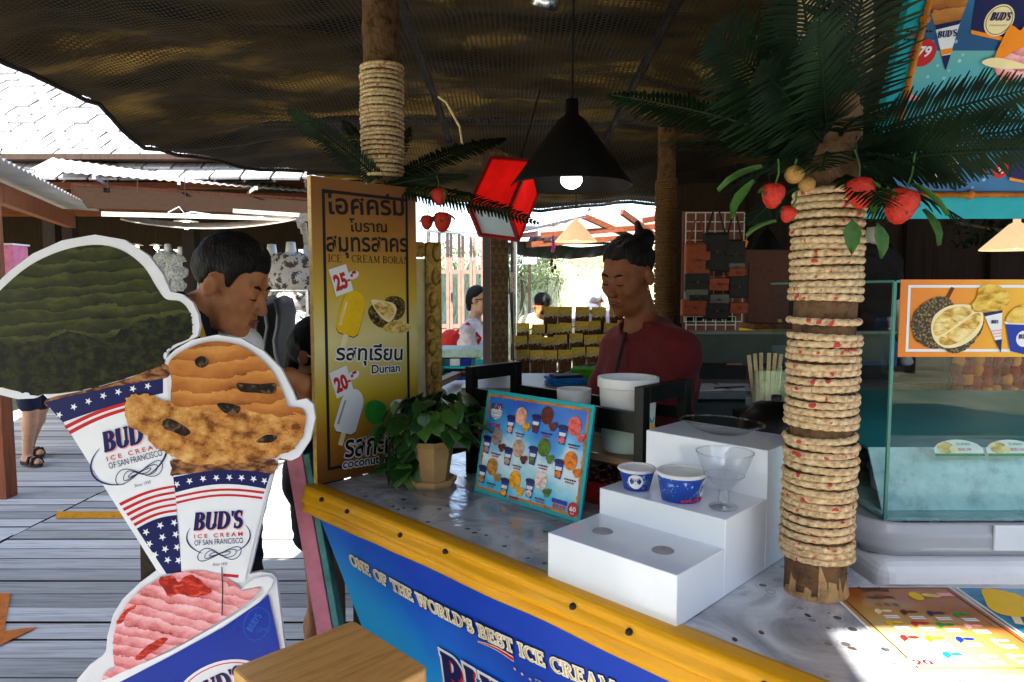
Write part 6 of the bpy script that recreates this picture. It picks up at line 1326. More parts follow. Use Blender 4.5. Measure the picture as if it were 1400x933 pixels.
class Figure:
    """joints in world space; hm = head frame (origin between the ears, X to the person's right, Y forward, Z up)"""
    def __init__(s, J, hm, k=1.0, build=1.0, res=.009, fingers=True):
        s.J = J; s.hm = hm; s.k = k; s.b = build; s.res = res; s.fingers = fingers
    def h(s, x, y, z): return np.array(s.hm @ Vector((x * s.k, y * s.k, z * s.k)))
    def bounds(s, m=.16):
        pts = np.array([tuple(v) for v in s.J.values()] + [tuple(s.hm.translation)]); return pts.min(0) - m, pts.max(0) + m
    def torso(s, v, inf=0, k=.05):
        J, b = s.J, s.b; A = np.array
        sr, sl_, hr, hl = A(J['sr']), A(J['sl']), A(J['hr']), A(J['hl']); hc = (hr + hl) / 2; nb = A(J['neck']); sc_ = (sr + sl_) / 2
        v.cap(lerp(hc, hr, .75), lerp(hc, hl, .75), .105 * b + inf, None, k); ch = lerp(hc, sc_, .72)
        ax = (sr - sl_) / np.linalg.norm(sr - sl_)
        v.cap(ch + ax * .075 * b, ch - ax * .075 * b, .112 * b + inf, None, k); w_ = lerp(hc, sc_, .38); v.cap(w_ + ax * .055 * b, w_ - ax * .055 * b, .10 * b + inf, None, k)
        v.cap(lerp(sc_, sr, .86), lerp(sc_, sl_, .86), .062 * b + inf, None, k); v.cap(sc_, nb, .06 + inf, .055 + inf, k)
        v.cap(sr, lerp(nb, sr, .25) + A((0, 0, .01)), .055 * b + inf, .05 + inf, .04); v.cap(sl_, lerp(nb, sl_, .25) + A((0, 0, .01)), .055 * b + inf, .05 + inf, .04)
    def limbs(s, v, inf=0, arms=True, legs=True, sleeve=1.0, trouser=1.0, k=.025):
        J, b = s.J, s.b
        A = np.array
        for q in 'rl':
            if arms:
                sh, el, wr = A(J['s' + q]), A(J['e' + q]), A(J['w' + q])
                if sleeve <= 1: v.cap(sh, lerp(sh, el, sleeve), .050 * b + inf, lerp(.050, .038, sleeve) * b + inf * 1.3, k)
                else: v.cap(sh, el, .050 * b + inf, .04 * b + inf, k); v.cap(el, lerp(el, wr, sleeve - 1), .04 * b + inf, .033 + inf, k)
            if legs:
                hp_, kn, an = A(J['h' + q]), A(J['k' + q]), A(J['a' + q])
                if trouser <= 1: v.cap(hp_, lerp(hp_, kn, trouser), .082 * b + inf, lerp(.082, .055, trouser) * b + inf * 1.4, k)
                else: v.cap(hp_, kn, .082 * b + inf, .056 * b + inf, k); v.cap(kn, lerp(kn, an, trouser - 1), .056 * b + inf, .04 + inf, k)
    def skin(s, mat, name='body', head=True, feet=True):
        J = s.J; A = np.array; lo, hi = s.bounds(); v = Vol(lo, hi, s.res); s.torso(v, -.004)
        s.limbs(v, 0)
        for q in 'rl':
            el, wr = A(J['e' + q]), A(J['w' + q]); v.cap(el, lerp(el, wr, .35), .037 * s.b, .037 * s.b, .02); v.cap(lerp(el, wr, .35), wr, .037 * s.b, .025, .02)
            d = A(J.get('d' + q, wr - el), float); d = d / np.linalg.norm(d); side = np.cross(d, (0, 0, 1)); 
            side = side / max(np.linalg.norm(side), 1e-6); up_ = np.cross(side, d)
            v.cap(wr, wr + d * .035, .024, .028, .015); pc = wr + d * .05
            v.cap(pc + side * .018, pc - side * .018, .020, .020, .015); pe = wr + d * .085
            if s.fingers:
                for i, l in enumerate((.062, .072, .068, .052)):
                    r0 = pe + side * (.030 - .0195 * i) - d * .012; k1 = r0 + d * l * .55 - up_ * .010; k2 = k1 + d * l * .42 - up_ * .026; v.cap(r0, k1, .0098, .009, .004); v.cap(k1, k2, .009, .0075, .004)
                th = wr + d * .03 + side * .024; k1 = th + side * .026 + d * .03 - up_ * .008; v.cap(th, k1, .013, .0105, .006); v.cap(k1, k1 + d * .034 - up_ * .01, .0105, .0085, .004)
            kn, an = A(J['k' + q]), A(J['a' + q]); v.cap(kn, lerp(kn, an, .3), .052 * s.b, .057 * s.b, .03); v.cap(lerp(kn, an, .3), an, .055 * s.b, .035, .03)
            if feet:
                t = A(J.get('t' + q, an + A((0, -.15, -.05)))); v.cap(an + A((0, 0, -.03)), t, .036, .028, .02); v.cap(an + A((0, 0, -.035)), an + (an - t) * A((.25, .25, 0)) + A((0, 0, -.04)), .034, .032, .02)
        if head: s.head(v)
        return v.mesh(name, mat)
    def head(s, v):
        k = s.k; Rm = np.array(s.hm.to_3x3()); h = s.h; E = lambda c, r, kk=.02, sub=False: v.ell(h(*c), np.array(r) * k, Rm, kk, sub); Cp = lambda a, b, ra, rb=None, kk=.015, sub=False: v.cap(h(*a), h(*b), ra * k, (rb if rb is not None else ra) * k, kk, sub)
        nb = np.array(s.J['neck']); v.cap(h(0, -.025, -.05), nb, .050 * k, .056, .025)
        E((0, -.012, .035), (.074, .094, .090)); E((0, .024, -.045), (.055, .064, .072), .03); Cp((-.03, .04, -.085), (.03, .04, -.085), .026, .026, .03); E((0, .068, -.106), (.020, .018, .016), .022)
        for sg in (-1, 1):
            E((sg * .040, .052, -.022), (.026, .030, .026), .025); E((sg * .031, .098, .006), (.019, .013, .012), .012, True)
            E((sg * .031, .074, .005), (.0145, .0135, .0125), .006)
            E((sg * .081, -.014, -.004), (.013, .021, .033), .005); E((sg * .094, -.008, -.001), (.008, .011, .020), .004, True)
            E((sg * .0115, .098, -.032), (.0085, .010, .008), .006)
        Cp((-.044, .070, .026), (.044, .070, .026), .011, .011, .016); Cp((0, .084, .014), (0, .104, -.026), .0075, .0125, .010); E((0, .106, -.028), (.011, .010, .010), .008)
        Cp((-.018, .082, -.060), (.018, .082, -.060), .0085, .0085, .006); Cp((-.016, .081, -.073), (.016, .081, -.073), .0095, .0095, .006); Cp((-.022, .094, -.0665), (.022, .094, -.0665), .0022, .0022, .003, True)
    def hair(s, mat, cutline, inflate=.012, extra=(), name='hair', res=None):
        """cutline: list of (y, z): hair stays above this line seen from the side"""
        k = s.k; c = s.hm.translation; r = res or min(s.res, .007); v = Vol(np.array(c) - .21 * k, np.array(c) + .21 * k, r); Rm = np.array(s.hm.to_3x3())
        v.ell(s.h(0, -.013, .037), np.array((.0755, .0955, .0915)) * k, Rm, .02)
        Xg, Yg, Zg = np.meshgrid(*v.ax, indexing='ij'); o = np.array(c); L = [((Xg - o[0]) * Rm[0, i] + (Yg - o[1]) * Rm[1, i] + (Zg - o[2]) * Rm[2, i]) / k for i in range(3)]
        ys = [p[0] for p in cutline]; zs = [p[1] for p in cutline]; zc = np.interp(L[1], ys, zs)
        v.D += .0022 * np.sin(L[0] * 260 + 3 * np.sin(L[1] * 60)) * np.cos(L[1] * 120) + .003 * np.sin(L[0] * 90 + L[2] * 70)
        v.D -= inflate * k * np.clip((L[2] - zc) / .085, 0, 1) ** .8
        v.D = np.maximum(v.D, (zc - L[2]) * k * .8 + .002 * np.sin(L[1] * 240 + L[0] * 200))
        for a, b, ra, rb in extra: v.cap(s.h(*a), s.h(*b), ra * k, rb * k, .012)
        return v.mesh(name, mat)
    def cloth(s, name, mat, kind='shirt', inf=.012, sleeve=.55, trouser=.5, cuts=(), neck=.066, k=.05):
        lo, hi = s.bounds(); v = Vol(lo, hi, s.res); J = s.J; A = np.array
        if kind == 'shirt':
            s.torso(v, inf, k); s.limbs(v, inf, True, False, sleeve)
            nb = A(J['neck']); hd = A(tuple(s.hm.translation)); v.cap(nb + (hd - nb) * .05, hd, neck, neck * 1.3, .008, True)
            hc = (A(J['hr']) + A(J['hl'])) / 2; sc_ = (A(J['sr']) + A(J['sl'])) / 2; ax = hc - sc_; v.cut(hc + ax * .10, ax)
        else:
            hr, hl = A(J['hr']), A(J['hl']); hc = (hr + hl) / 2; v.cap(lerp(hc, hr, .75), lerp(hc, hl, .75), .108 * s.b + inf, None, .04); s.limbs(v, inf, False, True, 1, trouser)
            sc_ = (A(J['sr']) + A(J['sl'])) / 2; ax = sc_ - hc; v.cut(hc + ax * .2, ax)
            for q in 'rl':
                hp_, kn, an = A(J['h' + q]), A(J['k' + q]), A(J['a' + q])
        # cloth folds
        X, Y, Z_ = v.ax[0][:, None, None], v.ax[1][None, :, None], v.ax[2][None, None, :]
        v.D = v.D + .0035 * np.sin(X * 38 + 14 * np.sin(Z_ * 9) + Y * 21) * np.sin(Z_ * 31 + Y * 17 + X * 11)
        for p, n_ in cuts: v.cut(p, n_)
        return v.mesh(name, mat)
    def face_bits(s, parent, lids=False, brow='hair_black', eyes=True, inv=None):
        k = s.k; h = lambda x, y, z: s.hm @ Vector((x * k, y * k, z * k)); b = MB()
        for sg in (-1, 1):
            b.tube([h(sg * .013, .084, .027), h(sg * .031, .085, .034), h(sg * .050, .070, .029)], [.0032 * k, .0042 * k, .002 * k], 6)
        b.build('eyebrows', brow, parent, smooth=True)
        if eyes:
            b = MB(); w_ = MB()
            for sg in (-1, 1):
                b.tube([h(sg * .018, .0855, .0035 - .004 * lids), h(sg * .031, .0890, .0055 - .007 * lids), h(sg * .045, .081, .003 - .004 * lids)], [.0012 * k, .0021 * k, .001 * k], 6)
                if not lids:
                    w_.ell(tuple(h(sg * .031, .0785, .003)), .0102 * k, 12, 8); b.ell(tuple(h(sg * .031, .0862, .002)), .0044 * k, 10, 6)
            b.build('eyes', 'eye_dark', parent, smooth=True)
            if not lids: w_.build('eye_whites', 'eye_white', parent, smooth=True)
        b = MB(); b.tube([h(-.021, .0905, -.0645), h(-.009, .0955, -.0610), h(0, .0965, -.0625), h(.009, .0955, -.0610), h(.021, .0905, -.0645)], [.0012 * k, .0045 * k, .0045 * k, .0045 * k, .0012 * k], 6); b.tube([h(-.019, .0905, -.0705), h(0, .0960, -.0745), h(.019, .0905, -.0705)], [.0012 * k, .0058 * k, .0012 * k], 6); b.build('lips', 'lip', parent, smooth=True)
def headframe(pos, fwd, pitch=0, roll=0):
    """pitch > 0 looks down"""
    f = Vector(fwd); f.z = 0; f.normalize(); up_ = Vector((0, 0, 1)); r_ = f.cross(up_)
    m = Matrix((r_, f, up_)).transposed().to_4x4(); m = m @ RX(-pitch) @ RY(roll); m.translation = Vector(pos); return m
def mk(me, parent, name=None): return inst(name or me.name, me, parent)
def person(label, base, group=None): return thing('person', T(base), label, 'person', group)
def rig(base, f, hc, ch, lean=(0, 0, 0), sw=.19, hw=.10, arms=None, legs=None, ht=1.0):
    """base on the floor, facing f; hc hip height, ch shoulder height; lean offset of the shoulders"""
    f = Vector(f); f.z = 0; f.normalize(); r_ = f.cross(Vector((0, 0, 1))); b = Vector(base); J = {}
    hip = b + Vector((0, 0, hc)); sh = b + Vector((0, 0, ch)) + Vector(lean)
    for q, sg in (('r', 1), ('l', -1)):
        J['s' + q] = sh + r_ * sg * sw; J['h' + q] = hip + r_ * sg * hw
        el, wr = (arms or {}).get(q, ((.06, .03, -.29), (.04, .12, -.53)))
        J['e' + q] = sh + r_ * sg * (sw + el[0]) + f * el[1] + Vector((0, 0, el[2])); J['w' + q] = sh + r_ * sg * (sw + wr[0]) + f * wr[1] + Vector((0, 0, wr[2]))
        kn, an = (legs or {}).get(q, ((.0, .03, hc * .52), (.01, -.01, .075)))
        J['k' + q] = b + r_ * sg * (hw + kn[0]) + f * kn[1] + Vector((0, 0, kn[2])); J['a' + q] = b + r_ * sg * (hw + an[0]) + f * an[1] + Vector((0, 0, an[2])); J['t' + q] = J['a' + q] + f * .155 + Vector((0, 0, -.045))
    J['neck'] = sh + f * .02 + Vector((0, 0, .06)); return J
FL = .004
def finish(fig, p, parts):
    """parts are (mesh, name); moves the world-space meshes under the person's empty"""
    iv = p.matrix_basis.inverted()
    for me, nm in parts: inst(nm, me, p, iv)
    return iv

# ---- vendor behind the counter
hp0 = P(858, 378, 2.22); vf = Vector((-.90, -.44, 0))
base = Vector((hp0.x + .10, hp0.y + .06, FL))
J = rig(base, vf, .88, 1.245, lean=(-.02, -.02, 0), sw=.150, hw=.095, arms={'r': ((.03, .12, -.26), (-.06, .30, -.36)), 'l': ((.02, .05, -.27), (-.10, .22, -.40))})
fig = Figure(J, headframe(hp0, (-.74, -.67, 0), 20, -4), .95, .93, .0085)
p = person('woman vendor in a dark red shirt looking down behind the counter', base); iv = p.matrix_basis.inverted()
pm('shirt_red', (.13, .007, .009), .75, var=.2, scale=14, bump=.25, bscale=60, sheen=.1); pm('apron_dark', (.03, .02, .02), .7); pm('trouser_dark', (.02, .02, .03), .8)
finish(fig, p, [(fig.skin('skin_brown'), 'body'), (fig.cloth('shirt', 'shirt_red', inf=.014, sleeve=.8), 'shirt'), (fig.cloth('trousers', 'trouser_dark', 'trousers', .014, trouser=1.9), 'trousers'),
    (fig.hair('hair_black', [(-.12, -.035), (-.06, -.02), (-.015, .022), (.03, .05), (.06, .075), (.09, .085)], .010, extra=[((0, -.100, .085), (0, -.125, .095), .040, .034), ((.0, -.10, .13), (.012, -.11, .155), .016, .010)]), 'hair')])
hs = thing('person_face', T(0, 0, 0), None, None) if False else None
fb = bpy.data.objects.new('face', None); col.objects.link(fb); fb.parent = p; fb.matrix_basis = iv; fig.face_bits(fb, lids=True)
q = MB(); c_ = fig.h; sA = np.array(J['sl']); 
nb = Vector(J['neck']); r0 = Vector(J['sl'])
ch0 = (Vector(J['sr']) + Vector(J['sl'])) / 2
q.tube([nb + vf * .075 + Vector((0, 0, -.0)), ch0 + vf * .135 + Vector((0, 0, -.09)), ch0 + vf * .142 + Vector((0, 0, -.20))], [.006, .006, .006], 6); q.build('lanyard', 'apron_dark', p, iv)
mt_ = frame(ch0 + vf * .150 + Vector((0, 0, -.20)), vf.cross(Vector((0, 0, 1))), (0, 0, 1)); MB().box((0, 0, 0), (.032, .045, .004), mt_).build('badge', 'print_grey', p, iv)
MB().tube([fig.hm @ Vector((-.072, -.004, -.036)), fig.hm @ Vector((-.073, -.004, -.044))], .004, 6).build('earring', 'print_gold', p, iv)

# ---- man in profile behind the cut-out
hp0 = P(318, 392, 1.84); mf = Vector((1, -.10, 0)); base = Vector((hp0.x - .07, hp0.y + .02, FL))
J = rig(base, mf, .86, 1.315, lean=(-.055, 0, 0), sw=.18, hw=.045, arms={'r': ((.02, -.04, -.28), (-.05, .16, -.24)), 'l': ((.02, -.04, -.28), (-.06, .16, -.24))})
fig = Figure(J, headframe(hp0, (.98, -.14, 0), 24, 0), 1.0, 1.0, .0075)
p = person('man with short black hair in profile behind the ice cream cut-out', base)
pm('vest_navy', (.010, .012, .025), .7, var=.2, scale=20, bump=.2); pm('strap_yellow', (.6, .35, .03), .6); pm('bulge_white', (.8, .79, .77), .85, var=.05, scale=20, bump=.3)
finish(fig, p, [(fig.skin('skin_tan'), 'body'), (fig.cloth('shirt', 'vest_navy', inf=.014, sleeve=.8), 'shirt'), (fig.cloth('trousers', 'trouser_dark', 'trousers', .014, trouser=1.9), 'trousers'),
    (fig.hair('hair_black', [(-.12, -.045), (-.075, -.04), (-.04, .0), (-.02, .032), (.004, .032), (.016, .004), (.030, .006), (.042, .052), (.085, .074), (.1, .080)], .016), 'hair')])
iv = p.matrix_basis.inverted(); fb = bpy.data.objects.new('face', None); col.objects.link(fb); fb.parent = p; fb.matrix_basis = iv; fig.face_bits(fb, lids=True)
s_r = Vector(J['sr']); nb = Vector(J['neck'])
MB().tube([s_r + Vector((-.05, -.05, .058)), lerp(nb, s_r, .55) + Vector((-.02, -.045, .050)), lerp(nb, s_r, .35) + Vector((.07, -.06, .015)), lerp(nb, s_r, .35) + Vector((.10, -.05, -.12))], .008, 6).build('strap', 'strap_yellow', p, iv)
tw = Vol(np.array(hp0) + (-.2, -.2, -.5), np.array(hp0) + (.25, .25, .1), .009); c_ = np.array(P(312, 452, 1.88)); tw.ell(c_ + (.02, .0, -.045), (.075, .07, .062), None, .02); tw.cap(c_ + (.02, -.02, -.05), c_ + (.05, -.03, -.22), .05, .045, .03)  # white bulge made up for the bright sunlit area under the chin
inst('white_bulge', tw.mesh('white_bulge', 'bulge_white'), p, iv)

# ---- child half hidden by the yellow sign
hp0 = P(437, 486, 2.12); kf = Vector((.75, .25, 0)); base = Vector((hp0.x - .03, hp0.y + .0, FL))
J = rig(base, kf, .86, 1.10, lean=(.02, 0, 0), sw=.12, hw=.05, arms={'r': ((.03, -.04, -.17), (.05, .02, -.02)), 'l': ((.0, .06, -.2), (-.02, .2, -.12))}, legs={'r': ((0, .02, .46), (.01, -.02, .075)), 'l': ((0, .02, .46), (.01, -.02, .075))})
J['er'] = P(424, 560, 2.0); J['wr'] = P(415, 523, 1.90); J['dr'] = (-.05, -.0, .02)
fig = Figure(J, headframe(hp0, (.85, -.25, 0), 12, 0), .86, .72, .0085)
p = person('child with straight black hair half hidden behind the yellow sign', base); pm('tee_dark', (.03, .03, .05), .8); pm('shorts_navy', (.012, .016, .04), .8)
finish(fig, p, [(fig.skin('skin_tan'), 'body'), (fig.cloth('shirt', 'tee_dark', inf=.012, sleeve=.45), 'shirt'), (fig.cloth('shorts', 'shorts_navy', 'shorts', .016, trouser=.42), 'shorts'),
    (fig.hair('hair_black', [(-.13, -.14), (-.03, -.13), (.03, -.05), (.045, .04), (.06, .055), (.1, .06)], .013, extra=[((0, -.075, .02), (0, -.085, -.12), .055, .05)]), 'hair')])
iv = p.matrix_basis.inverted(); h = lambda x, y, z: fig.hm @ Vector((x * .86, y * .86, z * .86)); MB().tube([h(.083, 0, .01), h(.07, .06, -.01), h(.02, .105, -.03)], .002, 5).build('mask_strap', 'print_white', p, iv)

# ---- woman sitting on the low wall with a red backpack
hp0 = P(655, 411, 5.8); wf = Vector((1, -.15, 0)); base = Vector((hp0.x - .06, hp0.y, FL)); sz = hp0.z - .78
J = rig(base, wf, sz + .09, hp0.z - .26, lean=(.0, 0, 0), sw=.155, hw=.09, arms={'r': ((.03, .05, -.25), (-.04, .28, -.28)), 'l': ((.03, .05, -.25), (-.04, .28, -.28))}, legs={'r': ((0, .42, sz + .07), (.0, .46, .09)), 'l': ((0, .42, sz + .06), (.0, .42, .09))})
fig = Figure(J, headframe(hp0, (.93, -.35, 0), -6, 0), .93, .9, .011)
p = person('seated woman in sunglasses and pale dress wearing a red backpack', base); pm('dress_pale', (.66, .58, .58), .8, bump=.15); pm('bag_red', (.62, .03, .025), .6, var=.15, bump=.15)
finish(fig, p, [(fig.skin('skin_light'), 'body'), (fig.cloth('dress', 'dress_pale', inf=.014, sleeve=.5), 'dress'), (fig.cloth('shorts', 'dress_pale', 'shorts', .02, trouser=.75), 'shorts'), (fig.hair('hair_black', [(-.12, -.08), (-.04, -.05), (.0, .02), (.05, .06), (.09, .08)], .012, extra=[((0, -.09, .0), (0, -.10, -.06), .045, .03)], res=.010), 'hair')])
iv = p.matrix_basis.inverted(); b_ = MB(); h = lambda x, y, z: fig.hm @ Vector((x * .93, y * .93, z * .93))
for sg in (-1, 1): b_.ell(tuple(h(sg * .031, .097, .004)), (.026, .020, .022), 12, 8); b_.tube([h(sg * .05, .09, .008), h(sg * .078, -.005, .008)], .004, 6)
b_.build('sunglasses', 'eye_dark', p, iv, smooth=True)
bc = Vector(J['neck']) - wf.normalized() * .25 + Vector((0, 0, -.26)); o = thing('red_backpack', T(bc), 'bright red backpack on the seated woman', 'backpack')
b_ = Vol(np.array(bc) - .35, np.array(bc) + .35, .012); b_.cap(bc + Vector((0, 0, -.13)), bc + Vector((.04, 0, .12)), .115, .09, .03); b_.cap(bc + Vector((-.07, 0, -.13)), bc + Vector((-.06, 0, -.02)), .075, .06, .02); inst('pack', b_.mesh('pack', 'bag_red'), o, T(-bc))
MB().tube([bc + Vector((.06, -.10, .16)), Vector(J['sr']) + Vector((.0, -.04, .07)), Vector(J['sr']) + Vector((.10, -.02, -.05)), bc + Vector((.16, -.12, -.18))], .016, 6, X=T(-bc)).build('shoulder_strap', 'bag_red', o, smooth=True)
MB().box((-.04, -.115, -.15), (.07, .01, .05)).build('patch', 'print_white', o); MB().tube([(-.12, -.10, -.03), (-.02, -.125, .0)], .006, 5).build('piping', 'print_white', o)
b_ = MB(); hd_ = Vector(J['wr']); pbag = thing('red_pouch', T(hd_), 'small red pouch held by the seated woman', 'pouch'); MB().ell((.02, 0, -.09), (.05, .08, .09), 14, 10).build('pouch_body', 'bag_red', pbag, smooth=True); MB().tube([(.02, -.03, -.02), (.02, 0, .02), (.02, .03, -.02)], .005, 5).build('loop', 'bag_red', pbag)

# ---- two shoppers bending over the goods beyond the packets
def shopper(u, v, yy, shirt, cap_, label, sunglass=False, yaw=0):
    hp_ = P(u, v, yy); f = Vector((math.sin(R(yaw)), -math.cos(R(yaw)), 0)); base = Vector((hp_.x, hp_.y + .30, -.25))
    J = rig(base, f, .78 + hp_.z - 1.37, hp_.z - .16 + .25, lean=f * .22, sw=.19, hw=.10, arms={'r': ((.10, .10, -.22), (.02, .34, -.30)), 'l': ((.12, .10, -.2), (.10, .36, -.26))})
    fig_ = Figure(J, headframe(hp_, f + Vector((.25 if sunglass else -.5, 0, 0)), 38, 0), 1.0, 1.0, .013)
    p_ = person(label, base)
    finish(fig_, p_, [(fig_.skin('skin_tan'), 'body'), (fig_.cloth('shirt', shirt, inf=.018, sleeve=.8), 'shirt'), (fig_.cloth('trousers', 'trouser_dark', 'trousers', .014, trouser=1.9), 'trousers')])
    iv_ = p_.matrix_basis.inverted()
    if cap_:
        inst('cap', fig_.hair(cap_, [(-.12, -.03), (0, .02), (.1, .045)], .020, name='cap', res=.010), p_, iv_)
        h_ = fig_.hm; b2 = MB(); b2.grid(lambda a, c: tuple(h_ @ Vector(((a - .5) * .15, .085 + .075 * c * (1 - (2 * a - 1) ** 2 * .5), .045 - .02 * c - .03 * (2 * a - 1) ** 2))), 8, 4); b2.build('cap_peak', cap_, p_, iv_, solid=.004)
    else: inst('hair', fig_.hair('hair_black', [(-.12, -.03), (0, .02), (.05, .06), (.1, .075)], .014, res=.010), p_, iv_)
    if sunglass:
        b2 = MB()
        for sg in (-1, 1): b2.ell(tuple(fig_.hm @ Vector((sg * .032, .095, .004))), (.027, .022, .02), 12, 8)
        b2.tube([fig_.hm @ Vector((-.03, .105, .01)), fig_.hm @ Vector((.03, .105, .01))], .004, 6); b2.build('sunglasses', 'eye_dark', p_, iv_, smooth=True)
pm('shirt_white_yellow', (.78, .70, .42), .8, var=.1, scale=5, bump=.2, c2=(.75, .74, .7)); pm('shirt_lavender', (.58, .50, .60), .8, bump=.2); pm('cap_white', (.78, .78, .80), .8, bump=.15)
shopper(741, 420, 6.6, 'shirt_white_yellow', None, 'man in sunglasses bending over the goods beyond the packets', True, 10)
shopper(813, 412, 6.7, 'shirt_lavender', 'cap_white', 'person in a white cap and lavender shirt beyond the packets', False, -5)
# ---- passer-by behind the cut-out, only a sandalled leg shows
fp_ = Z(62, 634, 0); base = Vector((fp_.x - .05, fp_.y + .02, FL)); J = rig(base, (.9, -.45, 0), .82, 1.26, sw=.17, hw=.09, legs={'r': ((0, .06, .46), (.0, -.02, .085)), 'l': ((.0, -.12, .44), (.0, -.32, .09))})
fig = Figure(J, headframe(Vector(J['neck']) + Vector((0, 0, .17)), (.9, -.45, 0), 5), .95, .95, .011); p = person('passer-by with bare legs in black sandals behind the cut-out', base)
finish(fig, p, [(fig.skin('skin_light'), 'body'), (fig.cloth('shirt', 'tee_dark', inf=.014, sleeve=.6), 'shirt'), (fig.cloth('shorts', 'shorts_navy', 'shorts', .018, trouser=.85), 'shorts'), (fig.hair('hair_black', [(-.12, -.09), (0, .01), (.09, .08)], .013, res=.01), 'hair')])
iv = p.matrix_basis.inverted()
for q_ in 'rl':
    an, tt = Vector(J['a' + q_]), Vector(J['t' + q_]); d = (tt - an); d.z = 0; d.normalize(); c_ = Vector((an.x, an.y, 0)) + d * .055; X_ = frame(c_ + Vector((0, 0, an.z - .0785)), d, d.cross(Vector((0, 0, -1))))
    MB().prism(ellipse(.0, 0, .135, .05, 24), .0, .022).build('sandal', 'apron_dark', p, iv @ X_)
    for xx in (.02, .075): MB().tube([(xx, -.047, .015), (xx, -.03, .065), (xx, .03, .065), (xx, .047, .015)], .012, 6).build('sandal_strap', 'apron_dark', p, iv @ X_)
# ================================================================== lamps
pm('shade_black', (.006, .006, .006), .5, var=.2, bump=.02); pm('shade_cream', (.72, .55, .33), .6, var=.06, bump=.03, emit=(1, .66, .36), es=.22)
def emit(name, c, s):
    m, nt, N, L, b = newmat(name); b.inputs['Base Color'].default_value = C4(c); b.inputs['Emission Color'].default_value = C4(c); b.inputs['Emission Strength'].default_value = s
    n1 = nd(N, 'TexNoise'); n1.inputs['Scale'].default_value = 20; mr = nd(N, 'MapRange'); mr.inputs[3].default_value = s * .9; mr.inputs[4].default_value = s * 1.1; L.new(n1.outputs[0], mr.inputs[0]); L.new(mr.outputs[0], b.inputs['Emission Strength'])
emit('bulb_white', (1, .95, .85), 4); emit('bulb_warm', (1, .62, .25), 12)
def pendant(rim, rad, h_, shade, label, cord=1.0, group=None, top=.22, bulb='bulb_white', br=.42):
    """rim = centre of the lower rim"""
    o = thing('pendant_lamp', T(rim), label, 'lamp', group)
    MB().lathe([(rad, 0), (rad * 1.0, .004), (rad * top, h_), (rad * top * .5, h_ * 1.08), (rad * top * .48, h_ * 1.3), (0, h_ * 1.32)], 40).build('lamp_shade', shade, o, smooth=True, solid=.002)
    MB().ell((0, 0, .022), (rad * br * .5, rad * br * .5, rad * br * .42), 18, 10).build('bulb', bulb, o, smooth=True)
    MB().tube([(0, 0, h_ * 1.3), (.004, 0, h_ * 1.3 + cord * .5), (0, 0, h_ * 1.3 + cord)], .004, 6).build('cord', 'black_metal', o)
    return o
pendant(P(781, 255, 2.35), .205, .22, 'shade_black', 'black cone pendant lamp with a lit bulb above the vendor', .55, br=.36)
pendant(P(787, 331, 4.75), .145, .13, 'shade_cream', 'cream pendant lamp hanging beyond the black one', .45, br=.3)
pendant(P(1388, 342, 3.0), .135, .11, 'shade_cream', 'cream pendant lamp behind the freezer glass at the right edge', .6, br=.3)
pendant(P(1048, 343, 4.2), .10, .12, 'shade_black', 'small black pendant lamp far back beside the hanging bags', .5, br=.7)
sp_ = thing('spot_lamp', T(P(745, 4, 1.75)), 'silver spot lamp head at the top of the picture', 'lamp'); MB().lathe([(0, .05), (.016, .048), (.030, .02), (.036, -.012), (.034, -.012), (.028, .018), (0, .03)], 28, RX(25) @ RY(18)).build('lamp_head', 'steel', sp_, smooth=True); MB().tube([(0, .01, .045), (.01, .03, .2), (.01, .05, .7)], .006, 6).build('stem', 'black_metal', sp_)
# ---- red box lantern
lc_ = P(690, 272, 2.45); LXm = T(lc_) @ RY(22) @ RX(-30) @ RZ(-25)
lan = thing('red_lantern', LXm, 'red box lantern with a pale bottom panel hanging under the canopy', 'lantern')
m, nt, N, L, b = newmat('lantern_red'); out = N['Material Output']; tc = nd(N, 'TexCoord'); n1 = nd(N, 'TexNoise'); n1.inputs['Scale'].default_value = 10; L.new(tc.outputs['Object'], n1.inputs[0]); rp = ramp(N, [(.3, (.40, .006, .006)), (.7, (.75, .02, .015))]); L.new(n1.outputs[0], rp.inputs[0])
tl = nd(N, 'BsdfTranslucent'); L.new(rp.outputs[0], tl.inputs[0]); L.new(rp.outputs[0], b.inputs['Base Color']); b.inputs['Roughness'].default_value = .35; b.inputs['Emission Color'].default_value = (.8, .01, .008, 1); b.inputs['Emission Strength'].default_value = .16; mx = nd(N, 'MixShader'); mx.inputs[0].default_value = .45; L.new(b.outputs[0], mx.inputs[1]); L.new(tl.outputs[0], mx.inputs[2]); L.new(mx.outputs[0], out.inputs[0])  # slight red emission stands in for sunlight through the panels
lw, lh = .074, .115
for i in range(4): MB().box((lw, 0, 0), (.004, 2 * lw - .004, 2 * lh), RZ(90 * i)).build('side_panel', 'lantern_red', lan)
pm('lantern_frame', (.30, .012, .010), .5); q = MB()
for sx in (-1, 1):
    for sy in (-1, 1): q.box((sx * lw, sy * lw, 0), (.012, .012, 2 * lh + .012))
for z_ in (-lh, lh):
    for sg in (-1, 1): q.box((0, sg * lw, z_), (2 * lw - .012, .012, .012)); q.box((sg * lw, 0, z_), (.012, 2 * lw - .012, .012))
q.build('frame', 'lantern_frame', lan); pm('lantern_paper', (.62, .74, .82), .7, var=.05)
MB().box((0, 0, -lh + .004), (2 * lw - .02, 2 * lw - .02, .003)).build('bottom_panel', 'lantern_paper', lan); MB().tube([(0, 0, lh), (-.02, 0, lh + .2), (-.05, 0, lh + .45)], .003, 5).build('cord', 'black_metal', lan)
